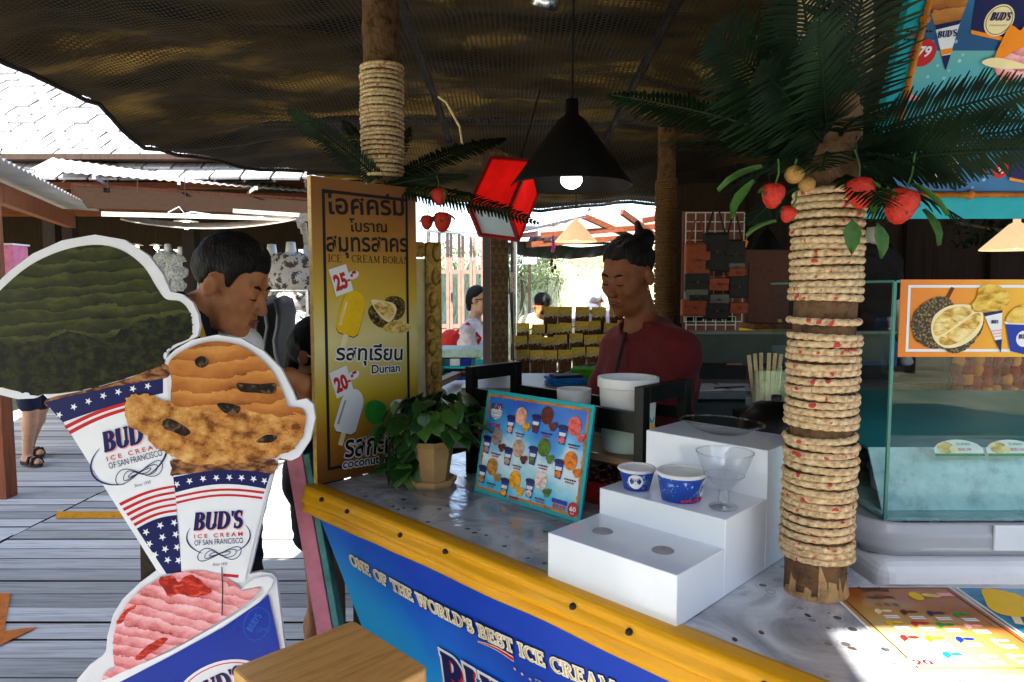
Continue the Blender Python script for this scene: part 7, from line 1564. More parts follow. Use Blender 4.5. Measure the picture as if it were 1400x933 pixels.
# wire hook and dim things tied up near the lantern
hk = thing('wire_hook', T(P(610, 140, 2.6)), 'bent pale wire hook hanging under the canopy', 'hook'); MB().tube([(-.03, 0, .02), (0, 0, .0), (.05, 0, -.09), (.06, 0, -.16)], .004, 6).build('wire', 'print_cream', hk)
# ---- gilded picture frame behind the sign
pm('gilt', (.50, .30, .07), .35, var=.4, scale=40, bump=.6, metal=.6); gf0 = P(586, 600, 2.28)
gfr = thing('gilded_frame', frame((gf0.x, gf0.y, CT), (1, .35, 0), (0, 0, 1)) , 'ornate gilded picture frame standing behind the yellow sign', 'picture frame')
for nm, c, d in (('upright', (.02, .35, 0), (.055, .70, .03)), ('upright', (-.26, .35, 0), (.055, .70, .03)), ('rail', (-.12, .675, 0), (.224, .05, .028)), ('rail', (-.12, .03, 0), (.224, .05, .028))): MB().box(c, d).build(nm, 'gilt', gfr, bevel=.008)
for i in range(9): MB().ell((.02 + .01 * math.sin(i), .04 + .078 * i, .016), (.016, .030, .010), 10, 6).build('carving', 'gilt', gfr, smooth=True)
MB().box((-.12, .35, -.006), (.224, .59, .006)).build('backing', 'print_cream', gfr)
# stand for the frame: a low shelf behind the counter
bs = thing('back_shelf', T(-.38, 2.52, 0), 'dark wooden shelf behind the yellow sign', 'shelf'); MB().box((0, 0, CT - .022), (.55, .40, .04)).build('shelf_top', 'dark_wood', bs); 
for sx in (-.24, .24):
    for sy in (-.16, .16): MB().box((sx, sy, (CT - .042) / 2), (.04, .04, CT - .044)).build('leg', 'dark_wood', bs)

# ================================================================== behind the vendor
pm('steel_dark', (.10, .115, .105), .42, var=.12, scale=5, bump=.03, metal=.3); pm('steel_top', (.24, .25, .23), .35, var=.1, scale=8, bump=.03)
c0 = P(1005, 480, 2.75)
wc = thing('steel_work_counter', T(0, 0, 0), 'dark stainless work counter with raised back panel behind the vendor', 'work counter')
zb, zt = P(1005, 497, 2.75).z, P(1005, 456, 2.75).z; zw = P(1000, 535, 2.45).z
MB().box((c0.x + .15, 2.77, (zb + zt) / 2), (.95, .03, zt - zb)).build('back_panel', 'steel_dark', wc, bevel=.003); MB().box((c0.x + .15, 2.72, zt + .006), (.98, .06, .012)).build('panel_lip', 'steel_top', wc)
MB().box((c0.x + .15, 2.62, zw - .012), (.95, .42, .022)).build('work_top', 'steel_top', wc, bevel=.002); MB().box((c0.x + .15, 2.64, zw / 2 - .012), (.90, .36, zw - .026)).build('cabinet', 'steel_dark', wc)
MB().box((c0.x + .15, 2.70, zb - .03), (.94, .06, .05)).build('dark_ledge', 'black_metal', wc)
pp_ = P(985, 522, 2.55); pa_ = thing('paper_pad', T(pp_.x, pp_.y, zw), 'open white paper pad on the steel work counter', 'paper')
for i, (dx, rz_) in enumerate(((-.06, 12), (.07, -8))): MB().box((dx, 0, .002), (.13, .17, .003)).build('sheet', 'print_white', pa_, RZ(rz_))
pe = thing('black_pen', T(pp_.x + .02, pp_.y - .06, zw + .005), 'black pen lying across the paper pad', 'pen'); MB().tube([(-.06, 0, 0), (.06, .03, 0)], .004, 6).build('barrel', 'black_metal', pe); MB().tube([(.06, .03, 0), (.075, .034, 0)], [.003, .0006], 6).build('tip', 'steel', pe)
# clear cutlery holder with wooden sticks
hc_ = P(1048, 555, 1.85); hz = hc_.z - .02
sh = thing('cutlery_shelf', T(hc_.x + .03, hc_.y, 0), 'black shelf post under the cutlery holder', 'shelf'); MB().box((0, 0, hz - .01), (.20, .14, .02)).build('shelf_top', 'black_wood', sh); MB().box((0, 0, (hz - .02) / 2), (.12, .10, hz - .022)).build('pedestal', 'black_wood', sh)
ch_ = thing('cutlery_holder', T(hc_.x, hc_.y, hz), 'clear plastic holder of wooden sticks and spoons left of the palm post', 'holder')
for c, d in (((0, -.035, .06), (.09, .003, .12)), ((0, .035, .06), (.09, .003, .12)), ((-.045, 0, .06), (.003, .067, .12)), ((.045, 0, .06), (.003, .067, .12)), ((0, 0, .003), (.087, .067, .004))): MB().box(c, d).build('holder_wall', 'clear_plastic', ch_)
pm('stick_wood', (.55, .40, .24), .7)
for i in range(6): MB().box((-.03 + .010 * i, .005 * (i % 3), .10), (.010, .003, .13), RY(-8 + 3 * i)).build('wooden_stick', 'stick_wood', ch_)
for i in range(6): MB().tube([(.02 + .003 * i, -.02 + .006 * i, .01), (.03 + .002 * i, -.02 + .006 * i, .13)], .0025, 6).build('spoon', 'clear_plastic', ch_)
# round dark helmet-like lid beside the post
dl = thing('black_dome', T(P(1060, 590, 1.62)), 'dark rounded lid beside the palm post', 'lid'); MB().lathe([(0, .075), (.05, .066), (.085, .03), (.09, -.02), (.088, -.35), (0, -.352)], 28).build('dome', 'black_wood', dl, smooth=True); MB().lathe([(0, .09), (.012, .088), (.012, .074)], 12).build('knob', 'black_metal', dl, smooth=True)
# inner counter with napkins left of the vendor
ic = thing('inner_counter', T(.10, 2.62, 0), 'inner serving counter with a steel top left of the vendor', 'counter'); zi = P(800, 528, 2.45).z
MB().box((0, 0, zi - .015), (.56, .42, .028)).build('counter_top', 'steel_top', ic); MB().box((0, 0, (zi - .03) / 2), (.5, .36, zi - .034)).build('cabinet', 'steel_dark', ic)
def napkins(pos, mat, lb, n=5, w_=.11, d=.09, rz_=0):
    o = thing('napkin_stack', T(pos) @ RZ(rz_), lb, 'napkins', 'folded cloths left of the vendor'); r_ = random.Random(n)
    for i in range(n): MB().box((r_.uniform(-.006, .006), r_.uniform(-.006, .006), .005 + .0085 * i), (w_, d, .008)).build('folded_cloth', mat, o, RZ(r_.uniform(-6, 6)), bevel=.003)
napkins((.20, 2.50, zi), 'napkin_blue', 'stack of blue folded cloths left of the vendor', 3, .14, .10, 10); napkins((.30, 2.66, zi), 'napkin_green', 'stack of green folded cloths left of the vendor', 5, .13, .10, -10); napkins((.205, 2.50, zi + .027), 'napkin_black', 'thin black cloth lying on the blue folded cloths', 1, .11, .07, 14)
# ---- curved glass case of the next stall
cg = thing('curved_glass_case', T(0, 0, 0), 'curved glass display case with steel rim beyond the vendor', 'display case'); pts = []
for i in range(25):
    u_ = 700 + 165 * i / 24; v_ = 535 - 46 * (i / 24) ** .75; pts.append(P(u_, v_, 3.0 + .25 * (i / 24) + .08 * math.sin(PI * i / 24)))
MB().tube(pts, .016, 8).build('steel_rim', 'steel', cg, smooth=True); MB().tube([p_ + Vector((0, -.0, -.06)) for p_ in pts], .008, 8).build('lower_rim', 'steel', cg, smooth=True)
b_ = MB(); b_.add([tuple(p_ + Vector((0, 0, -.015))) for p_ in pts] + [(p_.x, p_.y - .12, p_.z - .32) for p_ in pts], [(i, i + 1, i + 26, i + 25) for i in range(24)]); b_.build('curved_glass', 'pane_green', cg, smooth=True)
b_ = MB(); b_.add([(p_.x, p_.y - .12, p_.z - .32) for p_ in pts] + [(p_.x, p_.y - .12, .01) for p_ in pts], [(i, i + 1, i + 26, i + 25) for i in range(24)]); b_.build('case_base', 'steel_dark', cg, smooth=True)
# ---- wire rack of dried-food packets
pm('packet_yellow', (.62, .42, .06), .35, var=.25, scale=40, bump=.1); pm('packet_brown', (.13, .055, .02), .6, var=.6, scale=70, bump=.8, bscale=90); pm('packet_film', (.6, .5, .3), .2, var=.2, scale=60, bump=.3)
rk = thing('wire_packet_rack', T(0, 0, 0), 'black wire rack holding dried food packets', 'rack'); RYd = 4.35
rows = [(438, 470), (455, 490), (474, 508), (492, 524)]
q = MB()
for k in range(5):
    z0 = P(780, 446 + 15 * k, RYd - .05 * k); q.tube([P(702, 458 + 15 * k + 4, RYd - .08 * k), P(730, 448 + 15 * k, RYd - .08 * k), P(868, 446 + 14 * k, RYd - .08 * k)], .004, 5)
for i in range(13): q.tube([P(716 + 12.5 * i, 442, RYd), P(716 + 12.5 * i, 522, RYd - .4)], .003, 5)
q.tube([P(700, 400, RYd), P(703, 530, RYd)], .006, 6); q.tube([P(693, 330, RYd), P(703, 500, RYd)], .004, 6)
rb_ = P(705, 530, RYd); q.tube([rb_, (rb_.x, rb_.y, FL)], .008, 6); rb_ = P(868, 522, RYd - .4); q.tube([rb_, (rb_.x, rb_.y, FL)], .008, 6); q.build('wire_frame', 'black_metal', rk)
rr = random.Random(77); n_ = 0
_r = random.Random(6); bodym = MB()
for i in range(11): bodym.box((-.038 + .0076 * i, _r.uniform(-.006, .004), -.005 + _r.uniform(-.008, .008)), (.0085, .018, .125 + _r.uniform(-.03, .012)), RY(_r.uniform(-4, 4)))
bodym = bodym.mesh('dried_food', 'packet_brown'); headm = MB().box((0, 0, 0), (.098, .006, .05)).mesh('header_card', 'packet_yellow'); filmm = MB().box((0, .012, 0), (.098, .004, .17)).mesh('film', 'packet_film')
def packet(u, v, yy, k, lb):
    o = thing('snack_packet', T(P(u, v, yy)) @ RZ(rr.uniform(-8, 8)) @ RY(rr.uniform(-3, 3)) @ RX(-8) @ SC(k, k, k), lb, 'packet', 'dried food packets on the wire rack'); inst('dried_food', bodym, o); inst('header_card', headm, o, T(0, 0, .105)); inst('film', filmm, o, T(0, 0, .01))
ORD = ('leftmost', 'second from the left', 'third from the left', 'fourth from the left', 'fifth from the left', 'sixth from the left', 'seventh from the left', 'eighth from the left')
LBs = ['brown dried food packet, %%s in the %s row of the wire rack' % s for s in ('top', 'second', 'third', 'bottom')]
for r_i, (v_, u0, n, st) in enumerate(((446, 751, 6, 23), (467, 716, 8, 19.5), (484, 712, 8, 19), (503, 716, 7, 19))):
    for i in range(n): packet(u0 + st * i + rr.uniform(-2, 2), v_ + rr.uniform(-2, 2) - (i * .6), RYd - .03 - .10 * r_i, .92 if r_i == 0 else .82, LBs[r_i] % ORD[i])
# ---- pillar with woven bamboo face
m, nt, N, L, b = newmat('bamboo_weave'); tc = nd(N, 'TexCoord'); mp = nd(N, 'Mapping'); mp.inputs[2].default_value = (R(45), R(0), R(45)); L.new(tc.outputs['Object'], mp.inputs[0]); ck = nd(N, 'TexChecker'); ck.inputs['Scale'].default_value = 34; ck.inputs[1].default_value = (.16, .085, .03, 1); ck.inputs[2].default_value = (.30, .17, .06, 1); L.new(mp.outputs[0], ck.inputs[0]); n1 = nd(N, 'TexNoise'); n1.inputs['Scale'].default_value = 14; n1.inputs['Detail'].default_value = 7; L.new(tc.outputs['Object'], n1.inputs[0]); mx = nd(N, 'Mix', data_type='RGBA', blend_type='MULTIPLY'); mx.inputs[0].default_value = .75; L.new(ck.outputs[0], mx.inputs[6]); L.new(n1.outputs[0], mx.inputs[7]); L.new(mx.outputs[2], b.inputs['Base Color']); b.inputs['Roughness'].default_value = .7
pc = P(677, 500, 3.9); pil = thing('woven_pillar', T(pc.x, pc.y, 0) @ RZ(28), 'square pillar with a woven bamboo face behind the black rack', 'pillar'); MB().box((0, 0, 1.1), (.105, .105, 2.2)).build('core', 'dark_wood', pil); MB().box((0, -.056, 1.1), (.108, .006, 2.2)).build('woven_face', 'bamboo_weave', pil); 
# ---- folding doors far behind
pm('door_brown', (.22, .14, .11), .6, var=.15, scale=12, bump=.1); dg = thing('folding_doors', T(0, 0, 0), 'brown folding glass doors beyond the seated woman', 'door'); DY = 8.6
xs = [598 + 16 * i for i in range(6)]
for i in range(5):
    a, c = P(xs[i], 300, DY), P(xs[i + 1], 300, DY); z0, z1 = .0, P(600, 312, DY).z; w_ = c.x - a.x; xm = (a.x + c.x) / 2
    b_ = MB()
    for sx in (-1, 1): b_.box((xm + sx * (w_ / 2 - .022), DY, z1 / 2 + .002), (.036, .05, z1))
    for zz in (z1 - .03, P(600, 372, DY).z, P(600, 446, DY).z, .05): b_.box((xm, DY, zz), (w_ - .082, .045, .05))
    lf = b_.build('door_leaf', 'door_brown', dg)
    zm1, zm2 = P(600, 372, DY).z, P(600, 446, DY).z
    for za, zb_ in ((zm1 + .025, z1 - .055), (zm2 + .025, zm1 - .025)): MB().box((xm, DY, (za + zb_) / 2), (w_ - .083, .006, zb_ - za - .002)).build('pane', 'pane', lf)
    MB().box((xm, DY, (zm2 - .03 + .08) / 2), (w_ - .083, .02, zm2 - .11)).build('lower_panel', 'door_brown', lf)
    if i % 2: MB().box((xm - w_ / 2 + .03, DY - .04, 1.35), (.02, .03, .10)).build('handle', 'black_metal', lf)
# brown crate and low wall for the seated woman
lwall = thing('low_bench_wall', T(0, 0, 0), 'dark low bench the woman sits on', 'bench'); a, c = P(600, 480, 5.8), P(690, 480, 5.8); MB().box(((a.x + c.x) / 2 - .2, 5.85, sz / 2), (c.x - a.x + .5, .5, sz - .06)).build('bench_base', 'dark_wood', lwall); MB().box(((a.x + c.x) / 2 - .2, 5.85, sz - .005), (c.x - a.x + .54, .54, .045)).build('bench_top', 'dark_wood', lwall)
bx_ = thing('brown_cabinet', T(P(600, 440, 5.75).x, 5.85, sz + .02), 'plain red-brown cabinet beside the seated woman', 'cabinet'); pm('cab_brown', (.22, .075, .05), .6); MB().box((0, 0, .13), (.17, .3, .26)).build('cabinet_body', 'cab_brown', bx_, bevel=.006); MB().box((0, -.152, .13), (.12, .008, .2)).build('cabinet_door', 'cab_brown', bx_)
# ---- turquoise display case
tcx = thing('turquoise_display_case', T(0, 0, 0), 'turquoise and pale green display case below the seated woman', 'display case'); pm('mint_paint', (.45, .62, .50), .5); pm('teal_dark', (.02, .16, .20), .4); a, c = P(592, 484, 4.7), P(664, 484, 4.7); zt_ = a.z; w_ = c.x - a.x
MB().box(((a.x + c.x) / 2, 4.9, zt_), (w_, .40, .05)).build('top', 'mint_paint', tcx); MB().box(((a.x + c.x) / 2, 5.05, zt_ / 2), (w_ - .02, .06, zt_ - .06)).build('back', 'teal_dark', tcx)
for xx in (a.x + .02, c.x - .05): MB().box((xx, 4.86, (zt_ - .03) / 2), (.04, .28, zt_ - .034)).build('side', 'mint_paint', tcx)
for k, mt in enumerate(('print_teal', 'mint_paint', 'print_teal', 'teal_dark')): MB().box(((a.x + c.x) / 2, 4.88, zt_ - .10 - .10 * k), (w_ - .12, .27, .018)).build('shelf', mt, tcx)
rr = random.Random(8)
boxm = [MB().box((0, 0, 0), (.07, .10, .05)).mesh('tin', mt) for mt in ('print_blue', 'teal_dark', 'print_white', 'print_blue')]
for k in range(3):
    for i in range(4): inst('tin', boxm[rr.randint(0, 3)], tcx, T(a.x + .07 + .075 * i, 4.82, zt_ - .066 - .10 * k + -.0))
MB().box((c.x - .04, 4.715, zt_ - .14), (.055, .004, .2)).build('blue_sticker', 'print_teal', tcx)
# white covered table in front of it
wt = thing('white_covered_table', T(0, 0, 0), 'low table with white printed sheet and wooden edge behind the plant', 'table'); a = P(600, 535, 3.4); zt2 = a.z; pm('sheet_pale', (.62, .66, .72), .4, var=.25, scale=8, bump=.05)
MB().box((a.x + .02, 3.45, zt2 - .015), (.34, .7, .03)).build('table_top', 'sheet_pale', wt)
for sx in (-.1, .14):
    for sy in (3.2, 3.7): MB().box((a.x + sx, sy, (zt2 - .03) / 2), (.04, .04, zt2 - .034)).build('leg', 'dark_wood', wt)
MB().bar(P(590, 528, 3.3), P(625, 512, 3.7), .05, .03).build('wooden_edge', 'shelf_wood', wt); MB().bar(P(620, 514, 3.75), P(640, 510, 3.7), .05, .03).build('red_edge', 'cab_brown', wt)

# ================================================================== bags on wire grid, right of the vendor
GYd = 3.7
def wire_grid(u0, v0, u1, v1, step, lb):
    a, c = P(u0, v0, GYd), P(u1, v1, GYd); o = thing('wire_grid_panel', T(a.x, GYd, c.z), lb, 'grid panel', 'white wire grid panels'); b_ = MB(); W_, H_ = c.x - a.x, a.z - c.z; n = max(2, int(W_ / step)); k = max(2, int(H_ / step))
    for i in range(n + 1): b_.tube([(W_ * i / n, 0, 0), (W_ * i / n, 0, H_)], .0028, 5)
    for j in range(k + 1): b_.tube([(0, .004, H_ * j / k), (W_, .004, H_ * j / k)], .0028, 5)
    b_.build('wire_mesh', 'white_plastic', o); MB().box((W_ / 2, .035, H_ / 2), (W_ + .02, .008, H_ + .02)).build('backing', 'cab_brown', o)
wire_grid(938, 291, 1014, 440, .045, 'tall white wire grid panel behind the hanging bags'); wire_grid(938, 433, 1005, 456, .045, 'short white wire grid panel below the hanging bags')
pm('leather_black', (.014, .012, .012), .5, bump=.2, scale=60); pm('leather_orange', (.27, .055, .018), .5, bump=.2, scale=60); pm('leather_grey', (.12, .12, .11), .5, bump=.2, scale=60); pm('leather_brown', (.12, .035, .02), .5, bump=.2, scale=60)
def bag(u, v, w_, h_, mat, lb, straps=True):
    c = P(u, v, GYd - .07); o = thing('hanging_bag', T(c), lb, 'bag', 'leather bags hanging on the wire grid'); MB().box((0, 0, 0), (w_, .05, h_)).build('bag_body', mat, o, bevel=.008); MB().box((0, -.028, h_ * .22), (w_ * .94, .008, h_ * .46)).build('flap', mat, o, bevel=.003); MB().box((0, -.034, 0), (.012, .006, .014)).build('clasp', 'leather_brown', o)
    if straps: MB().tube([(-w_ * .4, 0, h_ * .45), (-w_ * .1, 0, h_ * .5 + .12), (w_ * .1, 0, h_ * .5 + .12), (w_ * .4, 0, h_ * .45)], .005, 6).build('handle', mat, o)
for i, (u, v, w_, h_, mt, nm) in enumerate(((953, 356, .13, .18, 'leather_orange', 'orange bag in the left column'), (978, 345, .13, .20, 'leather_black', 'tall black tote in the middle column'), (1003, 350, .11, .17, 'leather_black', 'black bag in the right column'), (952, 386, .13, .10, 'leather_black', 'black bag under the orange one'), (981, 389, .11, .07, 'leather_orange', 'orange purse in the middle column'), (1005, 366, .09, .05, 'leather_grey', 'grey purse in the right column'), (1006, 373, .09, .05, 'leather_orange', 'upper orange purse in the right column'), (951, 404, .12, .07, 'leather_grey', 'grey purse in the left column'), (981, 410, .11, .06, 'leather_grey', 'grey purse in the middle column'), (1008, 392, .10, .12, 'leather_black', 'black pouch in the right column'), (948, 421, .13, .09, 'leather_orange', 'orange-brown bag at the foot of the left column'), (978, 425, .13, .09, 'leather_black', 'black bag at the foot of the middle column'), (1008, 421, .10, .06, 'leather_orange', 'lower orange purse in the right column'), (955, 412, .12, .08, 'leather_black', 'black purse behind the grey one, left column'))):
    bag(u, v, w_, h_, mt, nm + ' of hanging bags', i in (0, 1, 2, 3))
tg = thing('price_tag', T(P(1018, 333, GYd - .1)) @ RY(20), 'small orange price tag beside the hanging bags', 'tag'); MB().box((0, 0, 0), (.03, .003, .034)).build('card', 'print_orange', tg); MB().tube([(0, 0, .017), (.0, 0, .06)], .001, 5).build('string', 'print_cream', tg)
# brown cupboard and yellow tray
cb = thing('dark_cupboard', T(P(1052, 440, 3.9).x, 4.1, 0), 'tall dark brown cupboard behind the palm post', 'cupboard'); MB().box((0, 0, .84), (.26, .3, 1.67)).build('cupboard_body', 'leather_brown', cb, bevel=.006); MB().box((-.0, -.153, .95), (.22, .008, 1.3)).build('cupboard_door', 'leather_brown', cb); MB().box((.07, -.165, 1.25), (.02, .015, .05)).build('handle', 'print_gold', cb)
yt = thing('yellow_tray', T(P(1050, 452, 3.3)), 'yellow edged tray beyond the steel counter', 'tray'); MB().box((0, 0, 0), (.22, .2, .018)).build('tray_base', 'print_yellow', yt, bevel=.004); MB().box((0, 0, .02), (.19, .16, .03)).build('goods', 'packet_brown', yt); MB().box((0, .02, -.6), (.16, .12, 1.18)).build('tray_stand', 'black_metal', yt)
# ================================================================== market hall on the left
pm('matte_dark', (.02, .012, .008), 1, spec=0, bump=.1)
wood('hall_dark', (.030, .016, .010), (.010, .006, .004), axis=2, scale=3, rough=.8)
wood('rust_beam', (.26, .075, .030), (.10, .03, .012), axis=2, scale=3, rough=.6)
pm('sheet_metal', (.42, .40, .39), .45, var=.12, scale=3, bump=.05, metal=.0); pm('sheet_under', (.30, .27, .25), .55, var=.2, scale=4, bump=.1)
hall = thing('market_hall', T(0, 0, 0), 'dark open timber market hall with small windows on the left', 'building')
WY = 13.0
def wpx(u, v): p_ = P(u, v, WY); return p_.x, p_.z
wins = [((199, 348), (212, 360)), ((216, 345), (232, 374)), ((238, 344), (253, 372)), ((259, 344), (274, 368)), ((290, 344), (304, 368)), ((330, 344), (344, 362)), ((356, 342), (367, 372)), ((399, 340), (418, 370))]
zlo, zhi = wpx(200, 374)[1], wpx(200, 341)[1]
x_ = -14.0; xl = [(wpx(a[0], 0)[0], wpx(c[0], 0)[0]) for a, c in wins]
MB().box((-8.2, WY, zlo / 2), (11.6, .12, zlo - .002)).build('wall', 'hall_dark', hall); MB().box((-8.2, WY, (zhi + 4.2) / 2), (11.6, .12, 4.2 - zhi)).build('wall', 'hall_dark', hall)
prev = -14.0
for a, c in xl + [(-2.4, -2.4)]:
    if a - prev > .02: MB().box(((prev + a) / 2, WY, (zlo + zhi) / 2), (a - prev - .001, .11, zhi - zlo - .001)).build('wall', 'hall_dark', hall)
    if c > a:
        wf_ = MB(); wf_.box(((a + c) / 2, WY - .04, zlo + .012), (c - a, .03, .024)); wf_.box(((a + c) / 2, WY - .04, (zlo + zhi) / 2), (.02, .03, zhi - zlo)); wo = wf_.build('window', 'hall_dark', hall); MB().box(((a + c) / 2, WY, (zlo + zhi) / 2), (c - a - .004, .008, zhi - zlo - .004)).build('pane', 'pane', wo)
    prev = c
MB().box((-14.0, 10.2, 2.1), (.12, 5.6, 4.2)).build('side_wall', 'hall_dark', hall); MB().box((-2.42, 11.2, 2.1), (.12, 3.6, 4.2)).build('side_wall', 'hall_dark', hall)
MB().box((-8.2, 10.4, 2.95), (11.6, 5.0, .06)).build('ceiling', 'hall_dark', hall)
for x_ in (-11.5, -9.6, -7.6, -6.0, -4.2): MB().box((x_, 9.0, 1.45), (.16, .16, 2.9)).build('post', 'hall_dark', hall)
for y_ in (8.4, 10.0, 11.6): MB().box((-8.2, y_, 2.74), (11.4, .10, .16)).build('tie_beam', 'brown_beam', hall)
# eave: rust-brown beam, battens and corrugated sheet
ea, eb = P(98, 262, 7.3), P(425, 281, 8.4)
MB().bar(ea, eb, .06, .17, (0, 0, 1)).build('eave_beam', 'rust_beam', hall)
def eave_sheet(a, c):
    p0 = lerp(P(40, 232, 7.0), P(440, 264, 8.3), a); q0 = lerp(P(92, 226, 8.6), P(450, 262, 9.6), a); p_ = lerp(p0, q0, c) ; p_.z += .007 * math.sin(a * 2 * PI * 34) + .18 * c; return tuple(p_)
b_ = MB(); b_.grid(eave_sheet, 204, 3); b_.build('eave_sheet', 'sheet_under', hall, smooth=True, solid=.003)
for t in (.12, .42, .72): a = lerp(ea, eb, t); MB().bar(a + Vector((.35, -.75, .05)), a + Vector((-.1, .2, .12)), .03, .04).build('batten', 'grey_plank', hall)
# shingled roof in full sun, every shingle its own piece
wood('shingle_grey', (.36, .355, .37), (.16, .15, .15), axis=1, scale=3, rough=.85, bump=.3, stretch=6)
re0 = Vector((-9.5, 7.9, 2.72)); rdir = Vector((0, .80, .60)).normalized(); shl = MB().box((0, .15, 0), (.318, .33, .026)).mesh('shingle', 'shingle_grey')
roofo = MB(); roofo.add([(-14, 7.9, 2.66), (-.8, 7.9, 2.66), (-.8, 14.5, 7.61), (-14, 14.5, 7.61)], [(0, 1, 2, 3)]); rf = roofo.build('roof', 'hall_dark', hall)
cnt = 0; rr = random.Random(19); Rx = Matrix.Rotation(math.atan2(.60, .80), 4, 'X'); far_ = MB()
for r_i in range(27):
    for c_i in range(36):
        x_ = -13.6 + .345 * c_i + (.17 if r_i % 2 else 0); p_ = Vector((x_, 7.85, 2.68)) + rdir * (.25 * r_i)
        # keep what the photo can show under the canopy edge
        u_ = 700 + 933 * p_.x / p_.y; v_ = 395 - 933 * (p_.z - CAMH) / p_.y; lim = 70 + (u_ / 420) * 165
        Xs = T(p_ + Vector((0, 0, rr.uniform(.012, .03)))) @ Rx @ RX(-5 + rr.uniform(-1.5, 1.5)) @ RZ(rr.uniform(-1.5, 1.5))
        if -30 < u_ < 440 and v_ > lim - 30 and cnt < 300: inst('shingle', shl, rf, Xs); cnt += 1
        elif r_i < 26 and -400 < u_ < 900: far_.box((0, .15, 0), (.335, .33, .014), Xs)
o = far_.build('far_shingles', 'shingle_grey', rf); o['kind'] = 'stuff'
# rusty ridge flashing
pm('rust_strip', (.42, .15, .06), .8, var=.35, scale=12, bump=.4)
MB().bar(P(-20, 152, 9.6), P(62, 143, 9.8), .10, .03).build('rusty_flashing', 'rust_strip', rf)
# dark sign board under the eave
sb_ = thing('weathered_name_board', T(P(168, 279, 7.0)), 'weathered narrow wooden board hanging under the hall eave', 'board'); MB().box((0, 0, 0), (.40, .02, .085)).build('board', 'grey_plank', sb_); MB().tube([(-.15, 0, .04), (-.15, .02, .25)], .004, 5).build('hanger', 'black_metal', sb_); MB().tube([(.15, 0, .04), (.15, .02, .25)], .004, 5).build('hanger', 'black_metal', sb_)
# pale plank and sagging cloth
pk = thing('pale_awning_pole', T(0, 0, 0), 'long pale timber pole with a rolled cloth under the hall eave', 'awning'); MB().bar(P(140, 293, 5.4), P(430, 300, 5.6), .03, .035).build('pole', 'grey_plank', pk); MB().bar(P(320, 289, 5.35), P(430, 296, 5.4), .05, .03).build('upper_plank', 'grey_plank', pk)
pm('cloth_pale', (.52, .45, .38), .8, bump=.2); b_ = MB()
def rollc(a, c): p_ = P(lerp(165, 405, a), 299 + 13 * math.sin(PI * a) ** .8 - (7 if c > .5 else 0), 5.5 + .12 * c); return tuple(p_)
b_.grid(rollc, 24, 4); b_.build('rolled_cloth', 'cloth_pale', pk, smooth=True, solid=.01)
for u_, v0, v1 in ((412, 300, 320), (416, 305, 335), (408, 300, 312)): MB().bar(P(u_, v0, 5.3), P(u_ + 3, v1, 5.3), .04, .03).build('broken_slat', 'grey_plank', pk)
MB().tube([P(230, 291, 5.3), P(245, 283, 5.3), P(252, 292, 5.3), P(240, 297, 5.3), P(262, 290, 5.3), P(330, 300, 5.3), P(360, 297, 5.3)], .004, 5).build('loose_wire', 'white_paint', pk)
for u_, v_, y_, k, lb in ((255, 308, 6.5, 1.0, 'lit bare bulb with a white disc under the pale pole'), (187, 339, 9.6, .8, 'left one of two small lit bulbs deep in the hall'), (214, 339, 9.6, .8, 'right one of two small lit bulbs deep in the hall')):
    o = thing('hanging_bulb', T(P(u_, v_, y_)), lb, 'lamp', 'bare bulbs in the market hall'); MB().ell((0, 0, 0), (.036 * k, .036 * k, .042 * k), 12, 8).build('bulb', 'bulb_warm', o, smooth=True); MB().lathe([(0, .06), (.02, .06), (.11 * k, .035), (.11 * k, .03), (0, .04)], 20).build('reflector', 'white_paint', o, smooth=True); MB().tube([(0, 0, .06), (0, 0, .5)], .003, 5).build('cord', 'black_metal', o)
b_ = MB(); b_.grid(lambda a, c: tuple(lerp(lerp(P(120, 290, 5.4), P(440, 299, 5.55), a), lerp(P(98, 258, 7.25), P(430, 278, 8.3), a), c) + Vector((0, 0, .03))), 20, 4); b_.build('shade_sheet', 'matte_dark', pk, solid=.004)  # dark sheet added above the mannequins to keep the sun off them
# ---- nearer corrugated lean-to roof at the far left
e0, e1_ = Vector((-3.47, 4.6, 2.36)), Vector((-4.78, 8.0, 2.36)); ed = (e1_ - e0); el_ = ed.length; ed.normalize(); inw = Vector((-ed.y, ed.x, 0)); 
if inw.x > 0: inw = -inw
lt = thing('corrugated_lean_to', T(0, 0, 0), 'corrugated metal lean-to roof on a brown beam at the left edge', 'roof'); b_ = MB()
def corr(a, c): s = -1.2 + (el_ + 1.2) * a; p_ = e0 + ed * s + inw * (2.6 * c); p_.z += .014 * math.sin(s / .115 * 2 * PI) + .10 * c; return tuple(p_)
b_.grid(corr, 320, 4); b_.build('corrugated_sheet', 'sheet_metal', lt, smooth=True, solid=.003)
MB().bar(e0 + inw * .28 + ed * -1.2 + Vector((0, 0, -.14)), e1_ + inw * .28 + Vector((0, 0, -.14)), .08, .16).build('beam', 'rust_beam', lt); MB().bar(e1_ + inw * .3 + Vector((0, 0, -.08)), Vector((e1_.x + inw.x * .3, e1_.y + inw.y * .3, FL)), .12, .12).build('post', 'hall_dark', lt)
pb_ = Z(6, 680, 0); MB().box((pb_.x, pb_.y, 1.12), (.11, .11, 2.236)).build('red_post', 'rust_beam', lt)
pk2 = thing('pink_hanging_box', T(P(8, 356, 4.9)), 'pink fabric box hanging at the left edge', 'box'); pm('pink_fabric', (.75, .22, .34), .8, bump=.15); MB().box((0, 0, 0), (.22, .16, .21)).build('box_body', 'pink_fabric', pk2, bevel=.01); MB().box((0, 0, .108), (.235, .175, .012)).build('rim', 'white_paint', pk2); MB().tube([(-.08, 0, .11), (-.06, 0, .35), (-.06, .1, .8)], .004, 5).build('cord', 'black_metal', pk2)
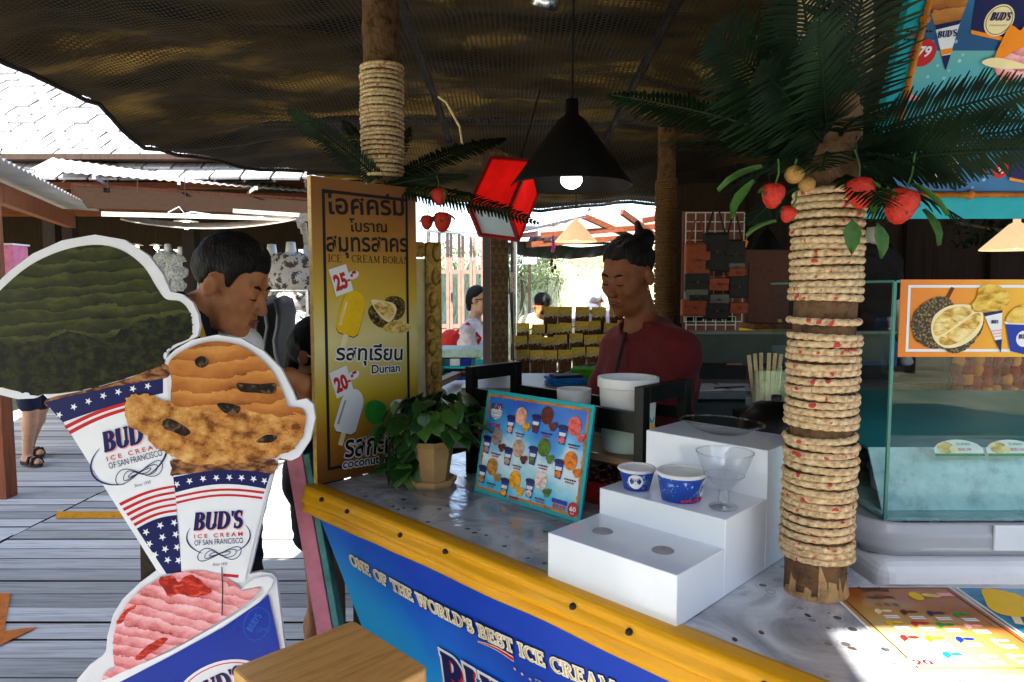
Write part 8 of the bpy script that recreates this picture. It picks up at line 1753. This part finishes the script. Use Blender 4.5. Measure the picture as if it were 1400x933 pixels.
# ---- mannequins with printed shirts
def floral(name, base, dark, sc_, mid=None):
    m, nt, N, L, b = newmat(name); tc = nd(N, 'TexCoord'); v1 = nd(N, 'TexVoronoi'); v1.inputs['Scale'].default_value = sc_; n1 = nd(N, 'TexNoise'); n1.inputs['Scale'].default_value = sc_ * 3; L.new(tc.outputs['Object'], n1.inputs[0]); mxv = nd(N, 'Mix', data_type='VECTOR'); mxv.inputs[0].default_value = .06; L.new(tc.outputs['Object'], mxv.inputs[4]); L.new(n1.outputs['Color'], mxv.inputs[5]); L.new(mxv.outputs[1], v1.inputs[0]); rp = ramp(N, [(.12, mid or dark), (.2, dark), (.42, dark), (.47, base)]); L.new(v1.outputs['Distance'], rp.inputs[0]); L.new(rp.outputs[0], b.inputs['Base Color']); b.inputs['Roughness'].default_value = .8
floral('print_shirt_brown', (.40, .37, .34), (.05, .035, .03), 19); floral('print_shirt_black', (.42, .41, .41), (.02, .02, .02), 17); floral('print_shorts', (.50, .60, .55), (.015, .02, .03), 26, (.02, .02, .03)); floral('print_shirt_white', (.35, .35, .35), (.10, .11, .12), 40); pm('denim_blue', (.06, .17, .42), .8, var=.3, scale=20); pm('mannequin_white', (.70, .69, .68), .35, var=.03, bump=.01); pm('sunflower', (.75, .42, .02), .7, var=.2, scale=60)
def mannequin(u, y_, zb, shirt, shorts, label, rz_=0, legs=True, flower=None):
    bx = (u - 700) / 933 * y_; base = Vector((0, 0, 0)); J = rig(base, (0, -1, 0), .80, 1.30, sw=.125, hw=.075, arms={'r': ((.07, .0, -.27), (.10, .10, -.5)), 'l': ((.07, .0, -.27), (.06, .08, -.52))})
    fig_ = Figure(J, headframe(Vector(J['neck']) + Vector((0, 0, .17)), (0, -1, 0)), .95, .78, .013, fingers=False); o = thing('mannequin', T(bx, y_, zb) @ RZ(rz_), label, 'mannequin', 'dressed mannequins in the hall')
    key = 'man'; 
    if key not in MAN: MAN[key] = fig_.skin('mannequin_white', head=False); MAN['st'] = fig_.cloth('shirt', shirt, inf=.02, sleeve=.6); MAN['sh'] = fig_.cloth('shorts', shorts, 'shorts', .024, trouser=.75)
    st_, sh_ = MAN['st'].copy(), MAN['sh'].copy(); st_.materials.clear(); st_.materials.append(M(shirt)); sh_.materials.clear(); sh_.materials.append(M(shorts))
    inst('body', MAN[key], o); inst('shirt', st_, o); inst('shorts', sh_, o); MB().lathe([(0, 1.50), (.038, 1.495), (.046, 1.43), (.052, 1.37)], 16).build('neck_cap', 'mannequin_white', o, smooth=True); MB().lathe([(0, -.02), (.16, -.02), (.16, 0), (0, .004)], 20).build('foot_plate', 'steel', o, smooth=True)
    if flower: MB().prism(star(0, 0, .09, 12) , 0, .008, frame(flower, (1, 0, 0), (0, 0, 1))).build('appliqued_flower', 'sunflower', o)
MAN = {}
plat = thing('display_platform', T(0, 0, 0), 'low dark platform under the mannequins', 'platform'); pzz = .34; px0, px1 = P(340, 500, 6.2).x, P(470, 500, 6.2).x; MB().box(((px0 + px1) / 2, 6.3, pzz / 2), (px1 - px0, 1.2, pzz - .004)).build('platform_box', 'hall_dark', plat); MB().box(((px0 + px1) / 2, 5.7, pzz - .03), (px1 - px0 + .02, .02, .05)).build('platform_trim', 'brown_beam', plat)
mannequin(374, 6.3, pzz + .02, 'print_shirt_brown', 'print_shorts', 'mannequin in a brown flower-print shirt, left of the front three', -14)
mannequin(400, 6.0, pzz + .02, 'print_shirt_brown', 'print_shorts', 'mannequin in printed shirt and shorts with a yellow sunflower', 6, flower=(-.07, -.135, .80))
mannequin(424, 6.2, pzz + .02, 'print_shirt_black', 'denim_blue', 'mannequin in black leaf-print shirt with blue shorts beside the sign', 4)
mannequin(233, 9.2, .55, 'print_shirt_white', 'print_shorts', 'far mannequin in a pale spotted shirt, left of the back pair', 0); mannequin(251, 9.0, .50, 'print_shirt_white', 'denim_blue', 'far mannequin in a pale spotted shirt, right of the back pair', 0)
rk2 = thing('clothes_rail', T(P(352, 470, 5.4)), 'dark clothes hanging on a rail behind the man', 'clothes rail'); pm('cloth_black', (.012, .012, .014), .8, bump=.2)
b_ = MB(); 
for i in range(7):
    b2 = MB(); b2.grid(lambda a, c: (-.30 + .085 * i + .02 * math.sin(9 * c + i), (a - .5) * .42, .38 - .62 * c - .06 * abs(a - .5)), 6, 6); b2.build('garment', 'cloth_black', rk2, smooth=True, solid=.02)
MB().tube([(-.4, 0, .42), (.4, 0, .42)], .012, 6).build('rail', 'steel', rk2)
for sx in (-.4, .4): MB().tube([(sx, 0, .42), (sx, 0, FL - P(352, 470, 5.4).z)], .012, 6).build('upright', 'steel', rk2)

# ================================================================== bright bank beyond the stalls
m, nt, N, L, b = newmat('grass_ground'); tc = nd(N, 'TexCoord'); n1 = nd(N, 'TexNoise'); n1.inputs['Scale'].default_value = 2.2; n1.inputs['Detail'].default_value = 8; L.new(tc.outputs['Object'], n1.inputs[0]); rp = ramp(N, [(.3, (.40, .42, .22)), (.5, (.6, .6, .4)), (.7, (.7, .66, .5))]); L.new(n1.outputs[0], rp.inputs[0]); L.new(rp.outputs[0], b.inputs['Base Color']); b.inputs['Roughness'].default_value = .95
def bankz(x, y): return -.45 + 2.5 / (1 + math.exp(-(y - 15.0) * .55)) + .18 * noise.noise(Vector((x * .5, y * .5, 1)))
b_ = MB(); b_.grid(lambda a, c: (lerp(-6, 10, a), lerp(9.2, 30, c), bankz(lerp(-6, 10, a), lerp(9.2, 30, c))), 40, 50); o = b_.build('grassy_bank', 'grass_ground', None, smooth=True); struct(o)
pm('grass_blade', (.64, .64, .42), .8, var=.4, scale=3, bump=0)
rr = random.Random(41); b_ = MB()
for i in range(9000):
    y_ = 9.4 + 9 * rr.random() ** 1.3; x_ = rr.uniform(-.12, .26) * y_ ; z_ = bankz(x_, y_); hh = rr.uniform(.15, .55); a = rr.random() * PI; w_ = rr.uniform(.006, .016); dx, dy = math.cos(a) * w_, math.sin(a) * w_; lx, ly = rr.uniform(-.2, .2) * hh, rr.uniform(-.2, .2) * hh
    b_.add([(x_ - dx, y_ - dy, z_ - .02), (x_ + dx, y_ + dy, z_ - .02), (x_ + lx * .5 + dx * .6, y_ + ly * .5 + dy * .6, z_ + hh * .6), (x_ + lx * 1.3, y_ + ly * 1.3, z_ + hh)], [(0, 1, 2), (0, 2, 3)])
o = b_.build('long_grass', 'grass_blade'); tag(o, 'long pale sunlit grass on the bank', 'grass', kind='stuff')
pm('bush_leaf', (.32, .38, .18), .7, var=.5, scale=2, bump=0); pm('trunk_bark', (.12, .08, .05), .9, bump=.4)
def bush(u, v, y_, rx, rz_, label, n=1500, seed=1):
    c = P(u, v, y_); c0 = Vector((c.x, c.y, bankz(c.x, c.y))); o = thing('bush', T(c0), label, 'bush', 'bushes on the bank'); r_ = random.Random(seed); b_ = MB(); h_ = c.z - c0.z
    cl = [(Vector((r_.gauss(0, .5) * rx, r_.gauss(0, .4) * rx, h_ + r_.uniform(-.6, .7) * rz_)), r_.uniform(.25, .5) * rx) for _ in range(14)]
    for i in range(n):
        cc, rr_ = r_.choice(cl); d = Vector((r_.gauss(0, 1), r_.gauss(0, 1), r_.gauss(0, 1))).normalized() * rr_ * r_.random() ** .4; p_ = cc + d; a = Vector((r_.gauss(0, 1), r_.gauss(0, 1), r_.gauss(0, 1))).normalized() * r_.uniform(.05, .10); e = Vector((r_.gauss(0, 1), r_.gauss(0, 1), r_.gauss(0, 1))).normalized() * .04; b_.add([p_ - e, p_ + a * .5 - e * .2, p_ + a, p_ + e], [(0, 1, 2, 3)])
    b_.build('crown', 'bush_leaf', o); MB().tube([(0, 0, -.1), (.05, 0, h_ * .5), (0, 0, h_)], [.06, .045, .02], 7).build('trunk', 'trunk_bark', o)
for i, (u, v, y_, rx, rz_) in enumerate(((712, 372, 15, .9, .5), (760, 366, 17, 1.3, .7), (800, 378, 20, 1.2, .5), (880, 366, 18, 1.3, .8), (620, 360, 19, 1.4, .9))): bush(u, v, y_, rx, rz_, ('small pale bush left on the bank beside the woven pillar', 'broad bush in the middle of the bank', 'low bush on the bank below the distant house', 'bush on the bank behind the vendor', 'tree seen through the folding doors')[i], 1500, 60 + i)
hs_ = thing('distant_house', T(P(838, 372, 26)), 'distant low house with a reddish roof beyond the bank', 'house'); pm('house_wall', (.62, .52, .46), .8); pm('house_roof', (.45, .22, .16), .8); MB().box((0, 0, -.4), (3.0, 2, 1.6)).build('wall', 'house_wall', hs_); rfh = MB().add([(-1.7, -1.2, .38), (1.7, -1.2, .38), (1.7, 1.2, .38), (-1.7, 1.2, .38), (-1.5, 0, .9), (1.5, 0, .9)], [(0, 1, 5, 4), (2, 3, 4, 5), (1, 2, 5), (3, 0, 4), (3, 2, 1, 0)]).build('roof', 'house_roof', hs_)
for i in range(4): MB().box((-1.1 + .72 * i, -1.01, -.2), (.4, .04, .6)).build('window', 'hall_dark', hs_)
# small notice on a post on the bank
nb_ = thing('notice_board', T(P(724, 357, 10.5)), 'small framed notice beyond the hanging dark tarpaulin', 'notice'); MB().box((0, 0, 0), (.22, .02, .10)).build('board', 'grey_plank', nb_); MB().box((0, -.012, 0), (.18, .004, .07)).build('sheet', 'print_white', nb_); MB().tube([(0, .02, .05), (0, .02, -2.2)], .02, 6).build('post', 'dark_wood', nb_)
# ---- roofs and cloths of the neighbouring stalls
nr = thing('neighbour_stall_roof', T(0, 0, 0), 'neighbouring stall roof with pink beam and corrugated sheets', 'roof'); pm('pink_beam', (.62, .34, .32), .6, var=.15, bump=.15)
MB().bar(P(706, 318, 6.4), P(930, 296, 6.9), .05, .11).build('pink_beam', 'pink_beam', nr)
def nsheet(a, c): p_ = lerp(lerp(P(720, 334, 6.6), P(950, 318, 7.2), a), lerp(P(735, 300, 8.4), P(950, 294, 9.0), a), c); p_.z += .02 * math.sin(a * 2 * PI * 24); return tuple(p_)
b_ = MB(); b_.grid(nsheet, 144, 3); b_.build('roof_sheet', 'sheet_under', nr, smooth=True, solid=.003)
for a, c in (((720, 335), (950, 319)), ((740, 322), (950, 306)), ((792, 293), (880, 332)), ((850, 290), (905, 330)), ((880, 302), (960, 288))): MB().bar(P(a[0], a[1], 6.3), P(c[0], c[1], 6.7), .035, .05).build('rafter', 'brown_beam', nr)
for u_ in (702, 905): a = P(u_, 320, 6.4); MB().tube([a, (a.x, a.y, -.4)], .03, 7).build('pole', 'dark_wood', nr)
aw = thing('white_awning', T(0, 0, 0), 'sagging white cloth awning beyond the red lantern', 'awning'); pm('awning_white', (.70, .69, .68), .8, var=.08, scale=4, bump=.2); b_ = MB()
def awn(a, c): p_ = lerp(lerp(P(585, 316, 6.6), P(705, 322, 6.0), a), lerp(P(590, 286, 7.6), P(800, 290, 7.6), a), c); p_.z += -.10 * math.sin(PI * a) * math.sin(PI * c) + .03 * math.sin(9 * a + 5 * c); return tuple(p_)
b_.grid(awn, 24, 12); b_.build('cloth', 'awning_white', aw, smooth=True, solid=.004); MB().tube([P(585, 316, 6.6), P(645, 320, 6.3), P(705, 322, 6.0)], .014, 6).build('front_rod', 'steel', aw)
for u_, v_, y_ in ((586, 316, 6.6), (704, 322, 6.0)): a = P(u_, v_, y_); MB().tube([a, (a.x, a.y, FL)], .018, 6).build('pole', 'steel', aw)
aw2 = thing('grey_plastic_sheet', T(0, 0, 0), 'creased pale plastic sheet tied under the canopy edge', 'plastic sheet'); pm('plastic_grey', (.58, .60, .63), .35, var=.12, scale=6, bump=.3); b_ = MB()
def awn2(a, c): p_ = lerp(lerp(P(690, 322, 5.4), P(800, 296, 5.6), a), lerp(P(700, 292, 5.9), P(812, 286, 6.0), a), c); p_.z += .05 * math.sin(7 * a + 3 * c) * math.sin(PI * c) + .03 * noise.noise(Vector((a * 6, c * 6, 3))); return tuple(p_)
b_.grid(awn2, 24, 10); b_.build('sheet', 'plastic_grey', aw2, smooth=True, solid=.003); MB().tube([P(690, 322, 5.4), P(745, 309, 5.5), P(800, 296, 5.6)], .010, 6).build('rod', 'steel', aw2)
tg_ = thing('dark_tarpaulin', T(0, 0, 0), 'dark green tarpaulin strip hanging across the far opening', 'tarpaulin'); pm('tarp_green', (.045, .055, .045), .6, var=.35, scale=4, bump=.3); b_ = MB()
def tgn(a, c): top = P(lerp(685, 895, a), 334 - 4 * math.sin(a * 9), 7.0); bot = P(lerp(690, 890, a), 346 + 10 * math.sin(PI * min(1, a * 1.15)) - 4 * a, 7.0); p_ = lerp(top, bot, c); p_.y += .06 * math.sin(a * 40 + 2 * c) * c; return tuple(p_)
b_.grid(tgn, 70, 8); b_.build('cloth', 'tarp_green', tg_, smooth=True, solid=.004); MB().tube([P(685, 333, 7.02), P(895, 333, 7.02)], .012, 6).build('rope', 'black_metal', tg_)
wc_ = thing('wind_chime', T(P(756, 345, 5.2)), 'pink ribbon and shell wind chime hanging by the cream lamp', 'wind chime'); pm('ribbon_pink', (.62, .06, .30), .6); MB().tube([(0, 0, .12), (.004, 0, .04), (-.004, 0, -.0)], .012, 6).build('ribbon', 'ribbon_pink', wc_); MB().tube([(0, 0, .12), (0, 0, .45)], .002, 5).build('cord', 'black_metal', wc_); 
for i in range(5): MB().ell((.018 * math.cos(i * 2), .018 * math.sin(i * 2), -.04 - .025 * i), (.013, .013, .016), 8, 6).build('shell', ('packet_brown', 'black_metal')[i % 2], wc_, smooth=True)
# ---- dark stall behind the freezer, its walls put in to block the sky
ds_ = thing('dark_souvenir_stall', T(0, 0, 0), 'dark timber stall behind the freezer', 'stall'); wx0 = P(912, 400, 4.9).x
MB().box(((wx0 + 6) / 2, 4.95, 1.25), (6 - wx0, .08, 2.5)).build('back_wall', 'hall_dark', ds_); MB().box((5.2, 2.6, 1.25), (.08, 4.6, 2.5)).build('side_wall', 'hall_dark', ds_)
for k in range(7): MB().box((wx0 + .5 + .6 * k, 4.88, 1.25), (.05, .05, 2.46)).build('stud', 'hall_dark', ds_)
sh_ = thing('souvenir_table', T(0, 0, 0), 'long dark table of souvenirs seen through the freezer glass', 'table'); MB().box((2.5, 3.5, .98), (2.6, .5, .04)).build('table_top', 'hall_dark', sh_)
for sx in (1.3, 3.7):
    for sy in (3.3, 3.7): MB().box((sx, sy, .48), (.06, .06, .956)).build('leg', 'hall_dark', sh_)
rr = random.Random(3); drm = [MB().ell((0, 0, 0), (.024, .02, .03), 8, 6).mesh('trinket', mt, True) for mt in ('print_red', 'print_orange', 'basket_red')]
tr_ = thing('trinket_display', T(P(1362, 514, 2.6)), 'panel of small red and orange trinkets under the durian poster', 'trinkets'); MB().box((.02, .03, 0), (.36, .012, .17)).build('panel', 'black_metal', tr_); MB().box((.02, .04, -.35), (.1, .012, .6)).build('easel', 'black_metal', tr_)
for i in range(10):
    for j in range(4): inst('trinket', drm[rr.randint(0, 2)], tr_, T(-.14 + .036 * i + rr.uniform(-.006, .006), .01, -.06 + .04 * j + rr.uniform(-.008, .008)))
mannequin(1190, 3.9, .30, 'cloth_black', 'denim_blue', 'mannequin in blue shorts dimly seen through the freezer glass', 20)
plt2 = thing('glass_side_platform', T((1190 - 700) / 933 * 3.9, 3.9, 0), 'small platform under the mannequin behind the freezer', 'platform'); MB().box((0, 0, .138), (.5, .5, .272)).build('platform_box', 'hall_dark', plt2); MB().box((0, -.255, .25), (.5, .012, .04)).build('trim', 'brown_beam', plt2)
ps_ = thing('hanging_greenery', T(P(1385, 318, 3.6)), 'dark leafy greenery around the right pendant lamp', 'plant'); r_ = random.Random(2); b_ = MB()
for i in range(260):
    p_ = Vector((r_.uniform(-.3, .25), r_.uniform(-.1, .2), r_.uniform(-.08, .12))); a = Vector((r_.gauss(0, 1), r_.gauss(0, 1), r_.gauss(0, 1))).normalized() * .05; e = Vector((r_.gauss(0, 1), r_.gauss(0, 1), r_.gauss(0, 1))).normalized() * .018; b_.add([p_ - e, p_ + a * .5, p_ + a, p_ + e], [(0, 1, 2, 3)])
b_.build('leaves', 'frond_green', ps_); MB().tube([(-.3, 0, .05), (0, 0, .0), (.3, 0, .06)], .008, 6).build('vine', 'trunk_bark', ps_); MB().tube([(0, 0, 0), (0, 0, .8)], .004, 5).build('cord', 'black_metal', ps_)
or_ = struct(thing('unseen_shade_roof_rear', T(0, 0, 0), None, None)); b_ = MB(); b_.grid(lambda a, c: (lerp(-7, 7, a), lerp(-9, -2.7, c), 2.75 + .4 * (1 - c)), 10, 6); b_.build('roof_sheet', 'sheet_under', or_, solid=.01)  # unseen roof added behind the viewer to darken the ceiling and shade the ground
for x_ in (-6.8, -2.3, 2.3, 6.8):
    for y_ in (-8.8, -2.9): MB().box((x_, y_, 1.36), (.12, .12, 2.7)).build('post', 'dark_wood', or_)
MB().box((0, -9.1, 1.5), (14, .1, 3.0)).build('back_wall', 'grey_plank', or_)
# ---- unseen roof added behind and left of the viewer to shade the deck
wr_ = struct(thing('unseen_shade_roof_left', T(0, 0, 0), None, None)); b_ = MB(); b_.grid(lambda a, c: (lerp(-6.5, -1.9, a), lerp(-1.6, 1.25 + 2.05 * min(1, max(0, (.76 - a) * 30)), c), 2.82 + .02 * math.sin(a * 2 * PI * 50) + .15 * (1 - a)), 300, 4); b_.build('roof_sheet', 'sheet_under', wr_, smooth=True, solid=.003)
for y_ in (-1.4, 1.1): MB().bar((-6.5, y_, 2.70), (-1.95, y_, 2.70), .08, .12).build('rafter', 'dark_wood', wr_)
for x_, y_ in ((-6.4, -1.4), (-6.4, 1.1), (-2.0, -1.4)): MB().box((x_, y_, 1.32), (.12, .12, 2.63)).build('post', 'dark_wood', wr_)
